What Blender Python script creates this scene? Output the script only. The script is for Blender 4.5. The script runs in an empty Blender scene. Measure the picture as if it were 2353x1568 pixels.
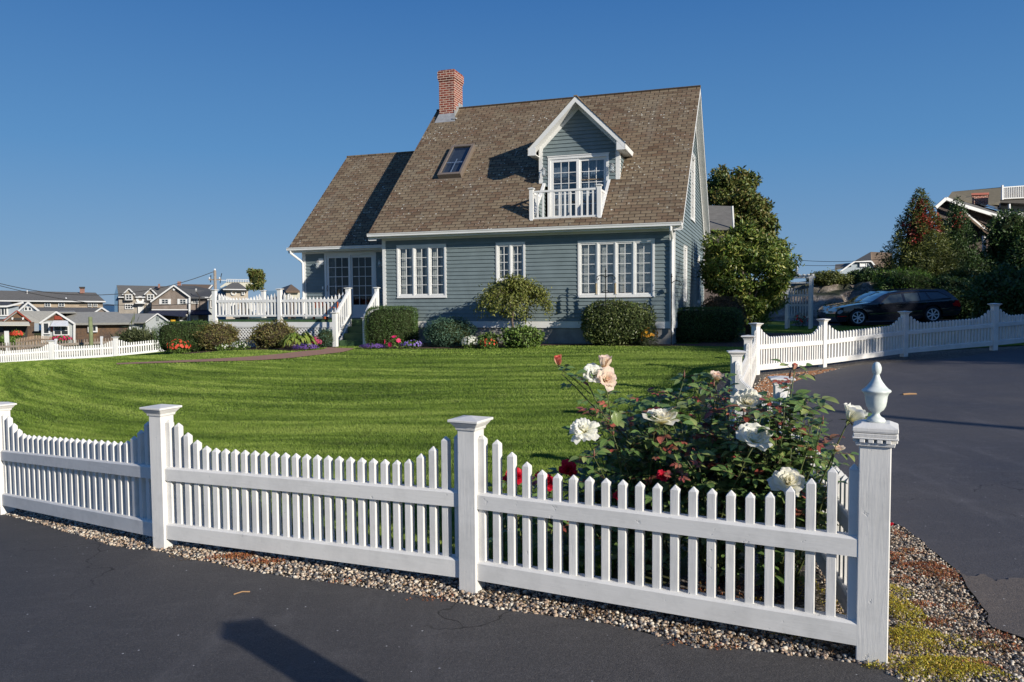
import bpy, bmesh, math, random
import numpy as np
from mathutils import Vector, Matrix
from mathutils.geometry import delaunay_2d_cdt
R = math.radians
scn = bpy.context.scene
col = scn.collection

# ------------------------------------------------------------------ camera
FPX, CX, CY = 1778.0, 1176.5, 784.0          # photograph measured on a 2353 x 1568 grid
PITCH, ROLL = R(-3.0), R(0.42)
EYE = Vector((0, 0, 1.6))
fw = Vector((0, math.cos(PITCH), math.sin(PITCH)))
up0 = Vector((1, 0, 0)).cross(fw)
rt = Vector((1, 0, 0)) * math.cos(ROLL) - up0 * math.sin(ROLL)
up = Vector((1, 0, 0)) * math.sin(ROLL) + up0 * math.cos(ROLL)
cd = bpy.data.cameras.new('camera'); cam = bpy.data.objects.new('camera', cd); col.objects.link(cam)
cd.sensor_width = 36; cd.lens = 36 * FPX / 2353; cd.clip_start = 0.05; cd.clip_end = 5000
cam.matrix_world = Matrix(((rt.x, up.x, -fw.x, 0), (rt.y, up.y, -fw.y, 0), (rt.z, up.z, -fw.z, 1.6), (0, 0, 0, 1)))
scn.camera = cam
# ------------------------------------------------------------------ light
SUN_EL, SUN_AZ = R(20.5), R(134.5)           # azimuth of the sun, clockwise from +Y
w = bpy.data.worlds.new('World'); scn.world = w; w.use_nodes = True
nt = w.node_tree; bg = nt.nodes['Background']
sky = nt.nodes.new('ShaderNodeTexSky'); sky.sky_type = 'NISHITA'; sky.sun_disc = False
sky.sun_elevation = SUN_EL; sky.sun_rotation = SUN_AZ; sky.air_density = 1.0; sky.dust_density = 0.25; sky.ozone_density = 3.5
SKS = 0.10                                   # world strength
tcw = nt.nodes.new('ShaderNodeTexCoord'); spw = nt.nodes.new('ShaderNodeSeparateXYZ'); nt.links.new(tcw.outputs['Generated'], spw.inputs[0])
rpw = nt.nodes.new('ShaderNodeValToRGB'); nt.links.new(spw.outputs[2], rpw.inputs[0]); ew = rpw.color_ramp.elements
for i_, (p_, c_) in enumerate(((0.0, (.190, .318, .490)), (.07, (.145, .288, .495)), (.18, (.082, .235, .480)), (.36, (.036, .146, .390)), (.75, (.028, .095, .300)))):
    e_ = ew[i_] if i_ < 2 else ew.new(p_); e_.position = p_; e_.color = (*c_, 1)
mlw = nt.nodes.new('ShaderNodeVectorMath'); mlw.operation = 'SCALE'; nt.links.new(rpw.outputs[0], mlw.inputs[0]); mlw.inputs['Scale'].default_value = 0.90 / SKS
mxw = nt.nodes.new('ShaderNodeMix'); mxw.data_type = 'RGBA'; mxw.inputs[0].default_value = .92          # clear-air colours measured in the photograph over the physical sky
nt.links.new(sky.outputs[0], mxw.inputs[6]); nt.links.new(mlw.outputs[0], mxw.inputs[7]); nt.links.new(mxw.outputs[2], bg.inputs[0]); bg.inputs[1].default_value = SKS
sd = bpy.data.lights.new('sun', 'SUN'); sd.energy = 5.0; sd.angle = R(0.5); sd.color = (1.0, 0.93, 0.82)
sun = bpy.data.objects.new('sun', sd); col.objects.link(sun)
sdir = Vector((math.sin(SUN_AZ) * math.cos(SUN_EL), math.cos(SUN_AZ) * math.cos(SUN_EL), math.sin(SUN_EL)))
sun.rotation_euler = sdir.to_track_quat('Z', 'Y').to_euler(); sun.location = (20, -20, 20)
scn.view_settings.view_transform = 'Standard'; scn.view_settings.look = 'None'
scn.view_settings.exposure = 0.27; scn.view_settings.gamma = 1
scn.render.engine = 'CYCLES'

# ------------------------------------------------------------------ pixel to place
def ray(px, py): return fw + rt * ((px - CX) / FPX) - up * ((py - CY) / FPX)
def P(px, py, Y):
    r = ray(px, py); return EYE + r * (Y / r.y)
_cp = [(0,0,0),(0,-10,0),(6,0,0),(12,-8,.1),(-6,-2,-.1),(1.57,3.31,0),(-.23,4.18,0),(-2.34,5.1,-.04),(-4.4,6.65,-.23),(-8,9,-.45),(-12,4,-.8),
 (2.1,6.1,0),(2.64,9.1,0),(3.45,12,.04),(4.72,15,.12),(6.5,16.2,.14),(8.62,17,.3),(10.8,17.3,.4),(5,10,0),(10,12,.22),(16,10,.5),(15,30,.36),(20,22,.6),
 (4.39,21,.36),(-3.93,23.77,.3),(.2,22.3,.33),(-5.27,23.16,.24),(-10,25.3,.04),(7,24,.34),(8,35,.4),(12,33,.36),(-9,18,-.05),(-2,14,.02),(-15,24,-.35),
 (-19.6,33,-.8),(-17.1,33.5,-.73),(-15.4,34.5,-.55),(-30,30,-1.25),(-20,20,-.7),(-40,60,-2.8),(-35,50,-2.5),(-60,95,-3.1),(-90,150,-3.3),(-30,100,-3.1),(-140,120,-3.4),(-140,0,-2),
 (0,100,-1.5),(0,60,0),(40,60,.6),(60,0,1),(150,0,1),(150,150,1),(60,150,0),(0,-60,0),(-60,-60,-.5),(100,-60,1),(-25,175,-3.3),(-10,45,-.2)]
_C = np.array(_cp, float)
def _U(r2): return np.where(r2 > 0, r2 * np.log(r2 + 1e-12), 0)
_n = len(_C)
_A = np.zeros((_n + 3, _n + 3)); _d = ((_C[:, None, :2] - _C[None, :, :2]) ** 2).sum(-1)
_A[:_n, :_n] = _U(_d) + np.eye(_n) * 1.0
_A[:_n, _n] = 1; _A[:_n, _n + 1:] = _C[:, :2]; _A[_n, :_n] = 1; _A[_n + 1:, :_n] = _C[:, :2].T
_w = np.linalg.solve(_A, np.concatenate([_C[:, 2], np.zeros(3)]))
def tz_np(X, Y):
    X = np.asarray(X, float); Y = np.asarray(Y, float)
    r2 = (X[..., None] - _C[:, 0]) ** 2 + (Y[..., None] - _C[:, 1]) ** 2
    return _U(r2) @ _w[:_n] + _w[_n] + _w[_n + 1] * X + _w[_n + 2] * Y
def tz(x, y): return float(tz_np(x, y))
def G(px, py):
    r = ray(px, py); t = 2.0; z = 0.0
    for _ in range(40):
        t2 = (z - 1.6) / r.z; q = EYE + r * t2; z2 = tz(q.x, q.y); z += (z2 - z) * .6
    q = EYE + r * ((z - 1.6) / r.z); return Vector((q.x, q.y, z))

# ------------------------------------------------------------------ object helpers
def link(o, parent=None):
    col.objects.link(o)
    if parent is not None: o.parent = parent
    return o
def tag(o, label=None, cat=None, group=None, kind=None):
    if label: o['label'] = label
    if cat: o['category'] = cat
    if group: o['group'] = group
    if kind: o['kind'] = kind
    return o
def thing(name, loc, rz, label, cat, group=None):
    o = bpy.data.objects.new(name, None); col.objects.link(o); o.empty_display_size = .2
    o.location = loc; o.rotation_euler = (0, 0, rz); return tag(o, label, cat, group)

class MB:
    def __init__(s): s.v = []; s.f = []; s.m = []
    def quad(s, *p, mi=0):
        n = len(s.v); s.v += [tuple(q) for q in p]; s.f.append(tuple(range(n, n + len(p)))); s.m.append(mi)
    def box(s, x0, x1, y0, y1, z0, z1, mi=0, M=None):
        c = [(x0,y0,z0),(x1,y0,z0),(x1,y1,z0),(x0,y1,z0),(x0,y0,z1),(x1,y0,z1),(x1,y1,z1),(x0,y1,z1)]
        if M is not None: c = [tuple(M @ Vector(q)) for q in c]
        n = len(s.v); s.v += c
        for f in ((0,3,2,1),(4,5,6,7),(0,1,5,4),(1,2,6,5),(2,3,7,6),(3,0,4,7)): s.f.append(tuple(n + i for i in f)); s.m.append(mi)
    def beam(s, a, b, wd, ht, mi=0, upv=(0, 0, 1)):          # box from a to b
        a = Vector(a); b = Vector(b); d = (b - a); L = d.length; d = d / L
        u = Vector(upv); x = d.cross(u); x.normalize(); z = x.cross(d)
        M = Matrix(((x.x, d.x, z.x, a.x), (x.y, d.y, z.y, a.y), (x.z, d.z, z.z, a.z), (0, 0, 0, 1)))
        s.box(-wd / 2, wd / 2, 0, L, -ht / 2, ht / 2, mi, M)
    def prism(s, poly, vec, mi=0):                            # planar polygon (3d points) extruded by vec
        n = len(s.v); k = len(poly); vec = Vector(vec)
        s.v += [tuple(p) for p in poly] + [tuple(Vector(p) + vec) for p in poly]
        s.f.append(tuple(range(n, n + k))); s.f.append(tuple(range(n + 2 * k - 1, n + k - 1, -1))); s.m += [mi, mi]
        for i in range(k):
            j = (i + 1) % k; s.f.append((n + j, n + i, n + k + i, n + k + j)); s.m.append(mi)
    def tube(s, path, r, n=8, mi=0, cap=True):
        path = [Vector(p) for p in path]; k = len(path)
        rs = r if isinstance(r, (list, tuple)) else [r] * k
        b = len(s.v); x = None
        for i, p in enumerate(path):
            d = (path[min(i + 1, k - 1)] - path[max(i - 1, 0)])
            if d.length < 1e-9: d = Vector((0, 0, 1))
            d.normalize()
            if x is None: x = d.cross(Vector((.31, .17, .93)));
            if x.length < 1e-3: x = d.cross(Vector((1, 0, 0)))
            x = x - d * x.dot(d); x.normalize(); y = d.cross(x)
            for j in range(n):
                a = 2 * math.pi * j / n; s.v.append(tuple(p + (x * math.cos(a) + y * math.sin(a)) * rs[i]))
        for i in range(k - 1):
            for j in range(n):
                q = (j + 1) % n; s.f.append((b + i*n + j, b + i*n + q, b + (i+1)*n + q, b + (i+1)*n + j)); s.m.append(mi)
        if cap:
            s.f.append(tuple(b + j for j in range(n - 1, -1, -1))); s.f.append(tuple(b + (k-1)*n + j for j in range(n))); s.m += [mi, mi]
    def lathe(s, prof, c=(0, 0, 0), n=24, mi=0, cap=True):
        b = len(s.v); k = len(prof)
        for r, z in prof:
            for j in range(n):
                a = 2 * math.pi * j / n; s.v.append((c[0] + r * math.cos(a), c[1] + r * math.sin(a), c[2] + z))
        for i in range(k - 1):
            for j in range(n):
                q = (j + 1) % n; s.f.append((b + i*n + j, b + i*n + q, b + (i+1)*n + q, b + (i+1)*n + j)); s.m.append(mi)
        if not cap: return
        s.f.append(tuple(b + j for j in range(n - 1, -1, -1))); s.f.append(tuple(b + (k-1)*n + j for j in range(n))); s.m += [mi, mi]
    def frustum(s, cx, cy, z0, z1, a0, a1, b0=None, b1=None, mi=0):    # square-section taper
        b0 = a0 if b0 is None else b0; b1 = a1 if b1 is None else b1
        n = len(s.v)
        for (a, b, z) in ((a0, b0, z0), (a1, b1, z1)):
            s.v += [(cx-a, cy-b, z), (cx+a, cy-b, z), (cx+a, cy+b, z), (cx-a, cy+b, z)]
        for f in ((0,3,2,1),(4,5,6,7),(0,1,5,4),(1,2,6,5),(2,3,7,6),(3,0,4,7)): s.f.append(tuple(n + i for i in f)); s.m.append(mi)
    def xf(s, M): s.v = [tuple(M @ Vector(q)) for q in s.v]; return s
    def build(s, name, mats, parent=None, smooth=False, bevel=0, seg=1):
        me = bpy.data.meshes.new(name); me.from_pydata(s.v, [], s.f); me.update()
        for m in (mats if isinstance(mats, (list, tuple)) else [mats]): me.materials.append(m)
        if any(s.m): me.polygons.foreach_set('material_index', s.m)
        if smooth: me.polygons.foreach_set('use_smooth', [True] * len(me.polygons))
        o = link(bpy.data.objects.new(name, me), parent)
        if bevel:
            md = o.modifiers.new('bevel', 'BEVEL'); md.width = bevel; md.segments = seg; md.limit_method = 'ANGLE'
        return o

def mesh_np(name, V, F, mats, parent=None, smooth=False, mi=None):
    V = np.asarray(V, np.float32); F = np.asarray(F, np.int32); k = F.shape[1]
    me = bpy.data.meshes.new(name); me.vertices.add(len(V)); me.vertices.foreach_set('co', V.ravel())
    me.loops.add(F.size); me.loops.foreach_set('vertex_index', F.ravel())
    me.polygons.add(len(F)); me.polygons.foreach_set('loop_start', np.arange(0, F.size, k, dtype=np.int32))
    me.polygons.foreach_set('loop_total', np.full(len(F), k, np.int32))
    if mi is not None: me.polygons.foreach_set('material_index', np.asarray(mi, np.int32))
    if smooth: me.polygons.foreach_set('use_smooth', np.ones(len(F), bool))
    me.update(calc_edges=True); me.validate()
    for m in (mats if isinstance(mats, (list, tuple)) else [mats]): me.materials.append(m)
    return link(bpy.data.objects.new(name, me), parent)

# ------------------------------------------------------------------ materials
class NT:
    def __init__(s, name):
        s.m = bpy.data.materials.new(name); s.m.use_nodes = True; s.t = s.m.node_tree
        s.b = s.t.nodes['Principled BSDF']; s.o = s.t.nodes['Material Output']
    def n(s, typ, **k):
        nd = s.t.nodes.new(typ)
        for a, v in k.items():
            if a.startswith('i_'): nd.inputs[a[2:].replace('_', ' ')].default_value = v
            elif a.startswith('x'): nd.inputs[int(a[1:])].default_value = v
            else: setattr(nd, a, v)
        return nd
    def l(s, a, b): s.t.links.new(a, b)
    def co(s, kind='Object', scale=None, rot=None, loc=None):
        tc = s.n('ShaderNodeTexCoord'); out = tc.outputs[kind]
        if scale or rot or loc:
            mp = s.n('ShaderNodeMapping')
            if scale: mp.inputs['Scale'].default_value = scale
            if rot: mp.inputs['Rotation'].default_value = rot
            if loc: mp.inputs['Location'].default_value = loc
            s.l(out, mp.inputs[0]); out = mp.outputs[0]
        return out
    def noise(s, co, scale, detail=4, rough=.55, out='Fac'):
        nd = s.n('ShaderNodeTexNoise'); nd.inputs['Scale'].default_value = scale; nd.inputs['Detail'].default_value = detail; nd.inputs['Roughness'].default_value = rough
        if co is not None: s.l(co, nd.inputs['Vector'])
        return nd.outputs[out]
    def ramp(s, fac, stops):
        nd = s.n('ShaderNodeValToRGB'); e = nd.color_ramp.elements
        while len(e) < len(stops): e.new(.5)
        for i, (p, c) in enumerate(stops):
            e[i].position = p; e[i].color = (c[0], c[1], c[2], 1) if isinstance(c, (tuple, list)) else (c, c, c, 1)
        s.l(fac, nd.inputs[0]); return nd.outputs[0]
    def mix(s, f, a, b, blend='MIX'):
        nd = s.n('ShaderNodeMix', data_type='RGBA', blend_type=blend)
        for inp, v in ((nd.inputs[0], f), (nd.inputs[6], a), (nd.inputs[7], b)):
            if hasattr(v, 'is_linked') or hasattr(v, 'links'): s.l(v, inp)
            elif isinstance(v, (tuple, list)): inp.default_value = (v[0], v[1], v[2], 1)
            else: inp.default_value = v
        return nd.outputs[2]
    def math(s, op, a, b=None, c=None):
        nd = s.n('ShaderNodeMath', operation=op)
        for i, v in enumerate((a, b, c)):
            if v is None: continue
            if hasattr(v, 'links'): s.l(v, nd.inputs[i])
            else: nd.inputs[i].default_value = v
        return nd.outputs[0]
    def bump(s, h, strength=.3, dist=.01, normal=None):
        nd = s.n('ShaderNodeBump'); nd.inputs['Strength'].default_value = strength; nd.inputs['Distance'].default_value = dist
        s.l(h, nd.inputs['Height'])
        if normal is not None: s.l(normal, nd.inputs['Normal'])
        s.l(nd.outputs[0], s.b.inputs['Normal']); return nd.outputs[0]
    def color(s, c):
        if hasattr(c, 'links'): s.l(c, s.b.inputs['Base Color'])
        else: s.b.inputs['Base Color'].default_value = (c[0], c[1], c[2], 1)
    def rough(s, r):
        if hasattr(r, 'links'): s.l(r, s.b.inputs['Roughness'])
        else: s.b.inputs['Roughness'].default_value = r
    def spec(s, v): s.b.inputs['Specular IOR Level'].default_value = v

def plain(name, c, rough=.6, var=.12, scale=8, spec=.4, metal=0, bump=0, bscale=60):
    t = NT(name); co = t.co()
    f = t.noise(co, scale, 5)
    a = [max(0, x * (1 - var)) for x in c]; b = [min(1, x * (1 + var)) for x in c]
    t.color(t.ramp(f, [(.3, a), (.7, b)])); t.rough(rough); t.spec(spec); t.b.inputs['Metallic'].default_value = metal
    if bump: t.bump(t.noise(co, bscale, 4), bump, .01)
    return t.m
SHRUBL = ('yew_leaf', 'juniper_leaf', 'brown_juniper_leaf', 'viburnum_leaf', 'bright_leaf', 'rhododendron_leaf', 'dark_shrub_leaf', 'dark_shrub_leaf', 'tall_tree_leaf', 'conifer_leaf')
def leafmat(name, cols, rough=.45, spec=.4, trans=.25, gain=1.0):
    gain *= 1.2 if name in SHRUBL else 1.0
    cols = [tuple(min(.85, x * gain) for x in c) for c in cols]
    t = NT(name); g = t.n('ShaderNodeNewGeometry'); k = len(cols)
    c = t.ramp(g.outputs['Random Per Island'], [((i + .5) / k, c) for i, c in enumerate(cols)])
    nz = t.noise(t.co('Object'), 1.7, 3); c2 = t.mix(t.ramp(nz, [(.35, 0.0), (.65, .35)]), c, [x * .55 for x in cols[0]])
    t.color(c2); t.rough(rough); t.spec(spec)
    tr = t.n('ShaderNodeBsdfTranslucent'); t.l(c2, tr.inputs[0]); ms = t.n('ShaderNodeMixShader'); ms.inputs[0].default_value = trans
    t.l(t.b.outputs[0], ms.inputs[1]); t.l(tr.outputs[0], ms.inputs[2]); t.l(ms.outputs[0], t.o.inputs[0])
    return t.m
def glassmat(name, tint=(.75, .8, .82), refl=(1, 1, 1), ior=1.55, rough=.02, wob=.15):
    t = NT(name); t.t.nodes.remove(t.b)
    tr = t.n('ShaderNodeBsdfTransparent'); tr.inputs[0].default_value = (*tint, 1)
    gl = t.n('ShaderNodeBsdfGlossy'); gl.inputs['Roughness'].default_value = rough; gl.inputs[0].default_value = (*refl, 1)
    lw_ = t.n('ShaderNodeLayerWeight'); lw_.inputs[0].default_value = .5; r0 = ((ior - 1) / (ior + 1)) ** 2; fz = t.math('MULTIPLY_ADD', t.math('POWER', lw_.outputs['Facing'], 5.0), 1 - r0, r0)
    bp = t.n('ShaderNodeBump'); bp.inputs['Strength'].default_value = wob; bp.inputs['Distance'].default_value = .02
    t.l(t.noise(t.co(), 1.5, 2), bp.inputs['Height']); t.l(bp.outputs[0], gl.inputs['Normal'])
    ms = t.n('ShaderNodeMixShader'); t.l(fz, ms.inputs[0]); t.l(tr.outputs[0], ms.inputs[1]); t.l(gl.outputs[0], ms.inputs[2])
    t.l(ms.outputs[0], t.o.inputs[0]); return t.m

def mk_whitewood(name='white_painted_wood', gs=(60, 60, 5), gs2=(160, 160, 14)):                       # painted timber of the near fence: grain, knots, dirt low down
    t = NT(name); co = t.co('Object')
    g = t.noise(t.co('Object', scale=gs), 1.0, 5, .6)
    g2 = t.noise(t.co('Object', scale=gs2), 1.0, 3, .6)
    kn = t.noise(co, 22, 3, .7); knm = t.ramp(kn, [(.66, 0.0), (.74, 1.0)])
    h = t.math('ADD', t.math('MULTIPLY', g, .7), t.math('MULTIPLY', g2, .35)); h = t.math('SUBTRACT', h, t.math('MULTIPLY', knm, .8))
    t.bump(h, .42, .0035)
    c = t.mix(t.ramp(t.noise(co, 5, 5, .7), [(.45, 0.0), (.8, 1.0)]), (.71, .695, .66), (.56, .55, .52))
    c = t.mix(t.math('MULTIPLY', knm, .35), c, (.42, .41, .38))
    t.color(c); t.rough(.42); t.spec(.4); return t.m
def mk_asphalt(name, base, light):
    t = NT(name); co = t.co('Object')
    big = t.noise(co, .5, 5, .6); fine = t.noise(co, 90, 3, .7); mid = t.noise(t.co('Object', scale=(1, 3, 1)), 3, 6, .65)
    c = t.mix(t.ramp(big, [(.3, 0.0), (.75, 1.0)]), base, light)
    c = t.mix(t.ramp(mid, [(.5, 0.0), (.8, .5)]), c, [x * 1.5 for x in light])
    c = t.mix(t.ramp(t.noise(co, 260, 2), [(.50, 0.0), (.72, .55)]), c, [x * 2.6 for x in light])
    c = t.mix(t.ramp(fine, [(.35, .45), (.6, 0.0)]), c, [x * .55 for x in base])
    st = t.noise(t.co('Object', scale=(1, .25, 1), rot=(0, 0, .5)), 1.4, 7, .75); c = t.mix(t.ramp(st, [(.56, 0.0), (.70, .35)]), c, [x * 1.9 for x in light])
    vo = t.n('ShaderNodeTexVoronoi'); vo.inputs['Scale'].default_value = 34; t.l(co, vo.inputs['Vector'])
    rnd = t.n('ShaderNodeSeparateColor'); t.l(vo.outputs['Color'], rnd.inputs[0])
    dot = t.math('MULTIPLY', t.math('LESS_THAN', vo.outputs['Distance'], .16), t.math('GREATER_THAN', rnd.outputs[0], .975))
    c = t.mix(t.math('MULTIPLY', dot, .7), c, (.5, .5, .5))
    dv = t.n('ShaderNodeVectorMath', operation='ADD'); nzv = t.n('ShaderNodeTexNoise'); nzv.inputs['Scale'].default_value = 1.6; nzv.inputs['Detail'].default_value = 5; t.l(co, nzv.inputs['Vector']); t.l(co, dv.inputs[0]); t.l(nzv.outputs['Color'], dv.inputs[1])
    ve = t.n('ShaderNodeTexVoronoi', feature='DISTANCE_TO_EDGE'); ve.inputs['Scale'].default_value = .42; t.l(dv.outputs[0], ve.inputs['Vector'])
    crk = t.math('MULTIPLY', t.math('LESS_THAN', ve.outputs['Distance'], .0022), t.ramp(t.noise(co, .45, 2), [(.48, 0.0), (.56, .8)])); c = t.mix(crk, c, (.012, .011, .010))
    t.color(c); t.rough(t.ramp(big, [(.3, .62), (.7, .78)])); t.spec(.35)
    t.bump(t.math('ADD', t.noise(co, 150, 3), t.noise(co, 30, 4)), .5, .006); return t.m
def mk_shingle(name, ang):
    t = NT(name); co = t.co('Object', rot=(-ang, 0, 0))
    br = t.n('ShaderNodeTexBrick', offset=.5); t.l(co, br.inputs['Vector'])
    br.inputs['Scale'].default_value = 1; br.inputs['Brick Width'].default_value = .30; br.inputs['Row Height'].default_value = .14
    br.inputs['Mortar Size'].default_value = .013; br.inputs['Mortar Smooth'].default_value = .15; br.inputs['Bias'].default_value = 0
    br.inputs['Color1'].default_value = (0, 0, 0, 1); br.inputs['Color2'].default_value = (1, 1, 1, 1); br.inputs['Mortar'].default_value = (.5, .5, .5, 1)
    base = t.ramp(br.outputs['Color'], [(0.0, (.130, .082, .052)), (.35, (.208, .158, .104)), (.7, (.262, .205, .136)), (1.0, (.160, .098, .062))])
    nz = t.noise(co, 1.1, 5, .6); base = t.mix(t.ramp(nz, [(.35, 0.0), (.7, .45)]), base, (.245, .198, .135))
    red = t.noise(co, 2.2, 4, .6); base = t.mix(t.ramp(red, [(.52, 0.0), (.68, .4)]), base, (.19, .10, .065))
    stre = t.noise(t.co('Object', rot=(-ang, 0, 0), scale=(2.4, .35, 1)), 1, 4); base = t.mix(t.ramp(stre, [(.55, 0.0), (.78, .45)]), base, (.27, .25, .20))
    base = t.mix(t.math('MULTIPLY', br.outputs['Fac'], .95), base, (.028, .022, .018))
    vo = t.n('ShaderNodeTexVoronoi'); vo.inputs['Scale'].default_value = 11; t.l(co, vo.inputs['Vector'])
    sp = t.n('ShaderNodeSeparateColor'); t.l(vo.outputs['Color'], sp.inputs[0])
    d = t.math('LESS_THAN', vo.outputs['Distance'], t.math('MULTIPLY', sp.outputs[1], .32))
    pm = t.ramp(t.noise(co, .7, 3), [(.42, 0.0), (.62, 1.0)])
    lich = t.math('MULTIPLY', t.math('MULTIPLY', d, t.math('GREATER_THAN', sp.outputs[0], .40)), pm)
    base = t.mix(t.math('MULTIPLY', lich, .9), base, (.68, .68, .60))
    gr = t.noise(co, 120, 2); base = t.mix(t.ramp(gr, [(.3, .35), (.6, 0.0)]), base, (.06, .048, .038))
    t.color(base); t.rough(.9); t.spec(.15); t.bump(gr, .3, .004); return t.m
def mk_brick(name, scale=1, c1=(.26, .048, .026), c2=(.12, .026, .018), mortar=(.52, .42, .34)):
    t = NT(name); co = t.co('Object'); sx = t.n('ShaderNodeSeparateXYZ'); t.l(co, sx.inputs[0]); cb = t.n('ShaderNodeCombineXYZ')
    t.l(t.math('ADD', sx.outputs[0], sx.outputs[1]), cb.inputs[0]); t.l(sx.outputs[2], cb.inputs[1])
    br = t.n('ShaderNodeTexBrick'); t.l(cb.outputs[0], br.inputs['Vector'])
    br.inputs['Scale'].default_value = scale; br.inputs['Brick Width'].default_value = .23; br.inputs['Row Height'].default_value = .080; br.inputs['Mortar Size'].default_value = .010
    br.inputs['Color1'].default_value = (*c1, 1); br.inputs['Color2'].default_value = (*c2, 1); br.inputs['Mortar'].default_value = (*mortar, 1)
    c = t.mix(t.ramp(t.noise(co, 9, 4), [(.56, 0.0), (.7, .55)]), br.outputs['Color'], (.50, .33, .22))
    t.color(c); t.rough(.85); t.bump(br.outputs['Fac'], -.6, .008); return t.m
def mk_shake(name, c1, c2, c3, row=.14):
    t = NT(name); co = t.co('Object'); sx = t.n('ShaderNodeSeparateXYZ'); t.l(co, sx.inputs[0]); cb = t.n('ShaderNodeCombineXYZ')
    t.l(t.math('ADD', sx.outputs[0], sx.outputs[1]), cb.inputs[0]); t.l(sx.outputs[2], cb.inputs[1])
    br = t.n('ShaderNodeTexBrick'); t.l(cb.outputs[0], br.inputs['Vector'])
    br.inputs['Brick Width'].default_value = .16; br.inputs['Row Height'].default_value = row; br.inputs['Mortar Size'].default_value = .012; br.inputs['Scale'].default_value = 1
    br.inputs['Color1'].default_value = (*c1, 1); br.inputs['Color2'].default_value = (*c2, 1); br.inputs['Mortar'].default_value = tuple(x * .35 for x in c1) + (1,)
    c = t.mix(t.ramp(t.noise(co, .8, 5, .7), [(.4, 0.0), (.7, .8)]), br.outputs['Color'], c3)
    t.color(c); t.rough(.9); t.spec(.1); t.bump(br.outputs['Fac'], -.5, .01); return t.m
def mk_roofgrey(name, c):
    t = NT(name); co = t.co('Object'); f = t.noise(t.co('Object', scale=(1, 1, 5)), 3, 6, .7)
    t.color(t.ramp(f, [(.3, [x * .8 for x in c]), (.7, [x * 1.2 for x in c])])); t.rough(.9); t.spec(.15); return t.m

M = {}
M['fence'] = mk_whitewood(); M['fencerail'] = mk_whitewood('white_painted_rail', (5, 5, 70), (13, 13, 170))
M['white'] = plain('white_trim', (.71, .71, .69), .45, .05, 3, bump=.1)
M['whiteold'] = plain('white_trim_weathered', (.62, .64, .66), .6, .1, 3)
M['vinyl'] = plain('white_vinyl', (.74, .76, .78), .35, .05, 4)
M['siding'] = plain('blue_grey_siding', (.160, .201, .208), .55, .10, 3, bump=.12, bscale=25)
M['roof'] = mk_shingle('brown_shingles', R(42.8))
M['roofd'] = mk_shingle('brown_shingles_dormer', R(0))
M['brick'] = mk_brick('chimney_brick')
M['lead'] = plain('lead_flashing', (.36, .37, .37), .5, .2, 6, metal=.3)
M['concrete'] = plain('concrete', (.30, .29, .27), .9, .2, 4, bump=.3)
M['glass'] = glassmat('window_glass', tint=(.80, .83, .84), ior=1.8)
M['doorglass'] = glassmat('door_glass', tint=(.60, .64, .66), ior=1.5)
M['glassb'] = glassmat('window_glass_upstairs', tint=(.50, .58, .68), ior=1.9)
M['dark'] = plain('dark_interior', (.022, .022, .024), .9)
M['room'] = plain('room_wall', (.10, .095, .085), .9)
M['curtain'] = plain('curtain_cloth', (.55, .55, .52), .9, .2, 10)
M['bronze'] = plain('bronze_frame', (.10, .075, .06), .45, .1)
M['green'] = plain('green_deck_paint', (.045, .095, .036), .6, .25, 5, bump=.1)
M['metal'] = plain('black_iron', (.02, .02, .02), .5, .1, metal=.3)
M['steel'] = plain('galvanised_metal', (.45, .46, .47), .35, .15, metal=.7)
M['bark'] = plain('bark', (.11, .085, .065), .9, .35, 12, bump=.6, bscale=30)
M['wood'] = plain('weathered_wood', (.26, .22, .18), .9, .25, 9, bump=.3)
M['tanwood'] = plain('tan_wood', (.34, .25, .17), .9, .2, 9)
M['piling'] = plain('treated_piling', (.17, .20, .10), .9, .2, 6)
M['yellow'] = plain('yellow_sign', (.75, .42, .03), .6)
M['orange'] = plain('orange_paint', (.42, .085, .03), .5, .15)
M['asphalt'] = mk_asphalt('asphalt', (.048, .045, .044), (.078, .073, .071))
M['asphalt2'] = mk_asphalt('asphalt_driveway', (.052, .049, .052), (.086, .081, .083))
M['asphalt3'] = mk_asphalt('asphalt_old', (.090, .078, .068), (.150, .122, .098))

# ------------------------------------------------------------------ leaves, shrubs, trees
def unit(a): return a / (np.linalg.norm(a, axis=-1, keepdims=True) + 1e-9)
def leaf_arrays(p, nrm, L, W, rng, up_bias=.2, out=.6, droop=0.0, fold=.25):
    n = len(p); rv = rng.normal(size=(n, 3)); d = unit(rv + nrm * out + np.array([0, 0, up_bias - droop]))
    nn = unit(nrm * .9 + rng.normal(size=(n, 3)) * .55 + np.array([0, 0, .35])); nn = unit(nn - d * (nn * d).sum(-1, keepdims=True)); s = np.cross(d, nn)
    Ls = (L * rng.uniform(.65, 1.25, n))[:, None]; Ws = Ls * (W / L)
    a = p; b = p + d * Ls * .45 + s * Ws * .5 + nn * Ws * fold; c = p + d * Ls + nn * Ls * rng.uniform(-.25, .05, (n, 1)); e = p + d * Ls * .45 - s * Ws * .5 + nn * Ws * fold
    V = np.stack([a, b, c, e], 1).reshape(-1, 3); i = np.arange(n)[:, None] * 4
    F = np.concatenate([i + np.array([[0, 1, 2]]), i + np.array([[0, 2, 3]])], 1).reshape(-1, 3)
    return V, F
def join(parts):
    V = []; F = []; o = 0
    for v, f in parts: V.append(v); F.append(f + o); o += len(v)
    return np.concatenate(V), np.concatenate(F)
def lump(d, rng, amp, freq):
    h = np.zeros(len(d))
    for k in range(6):
        w_ = rng.normal(size=3) * freq; h += np.sin(d @ w_ + rng.uniform(0, 6.3))
    return 1 + amp * h / 6 * 2
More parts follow.
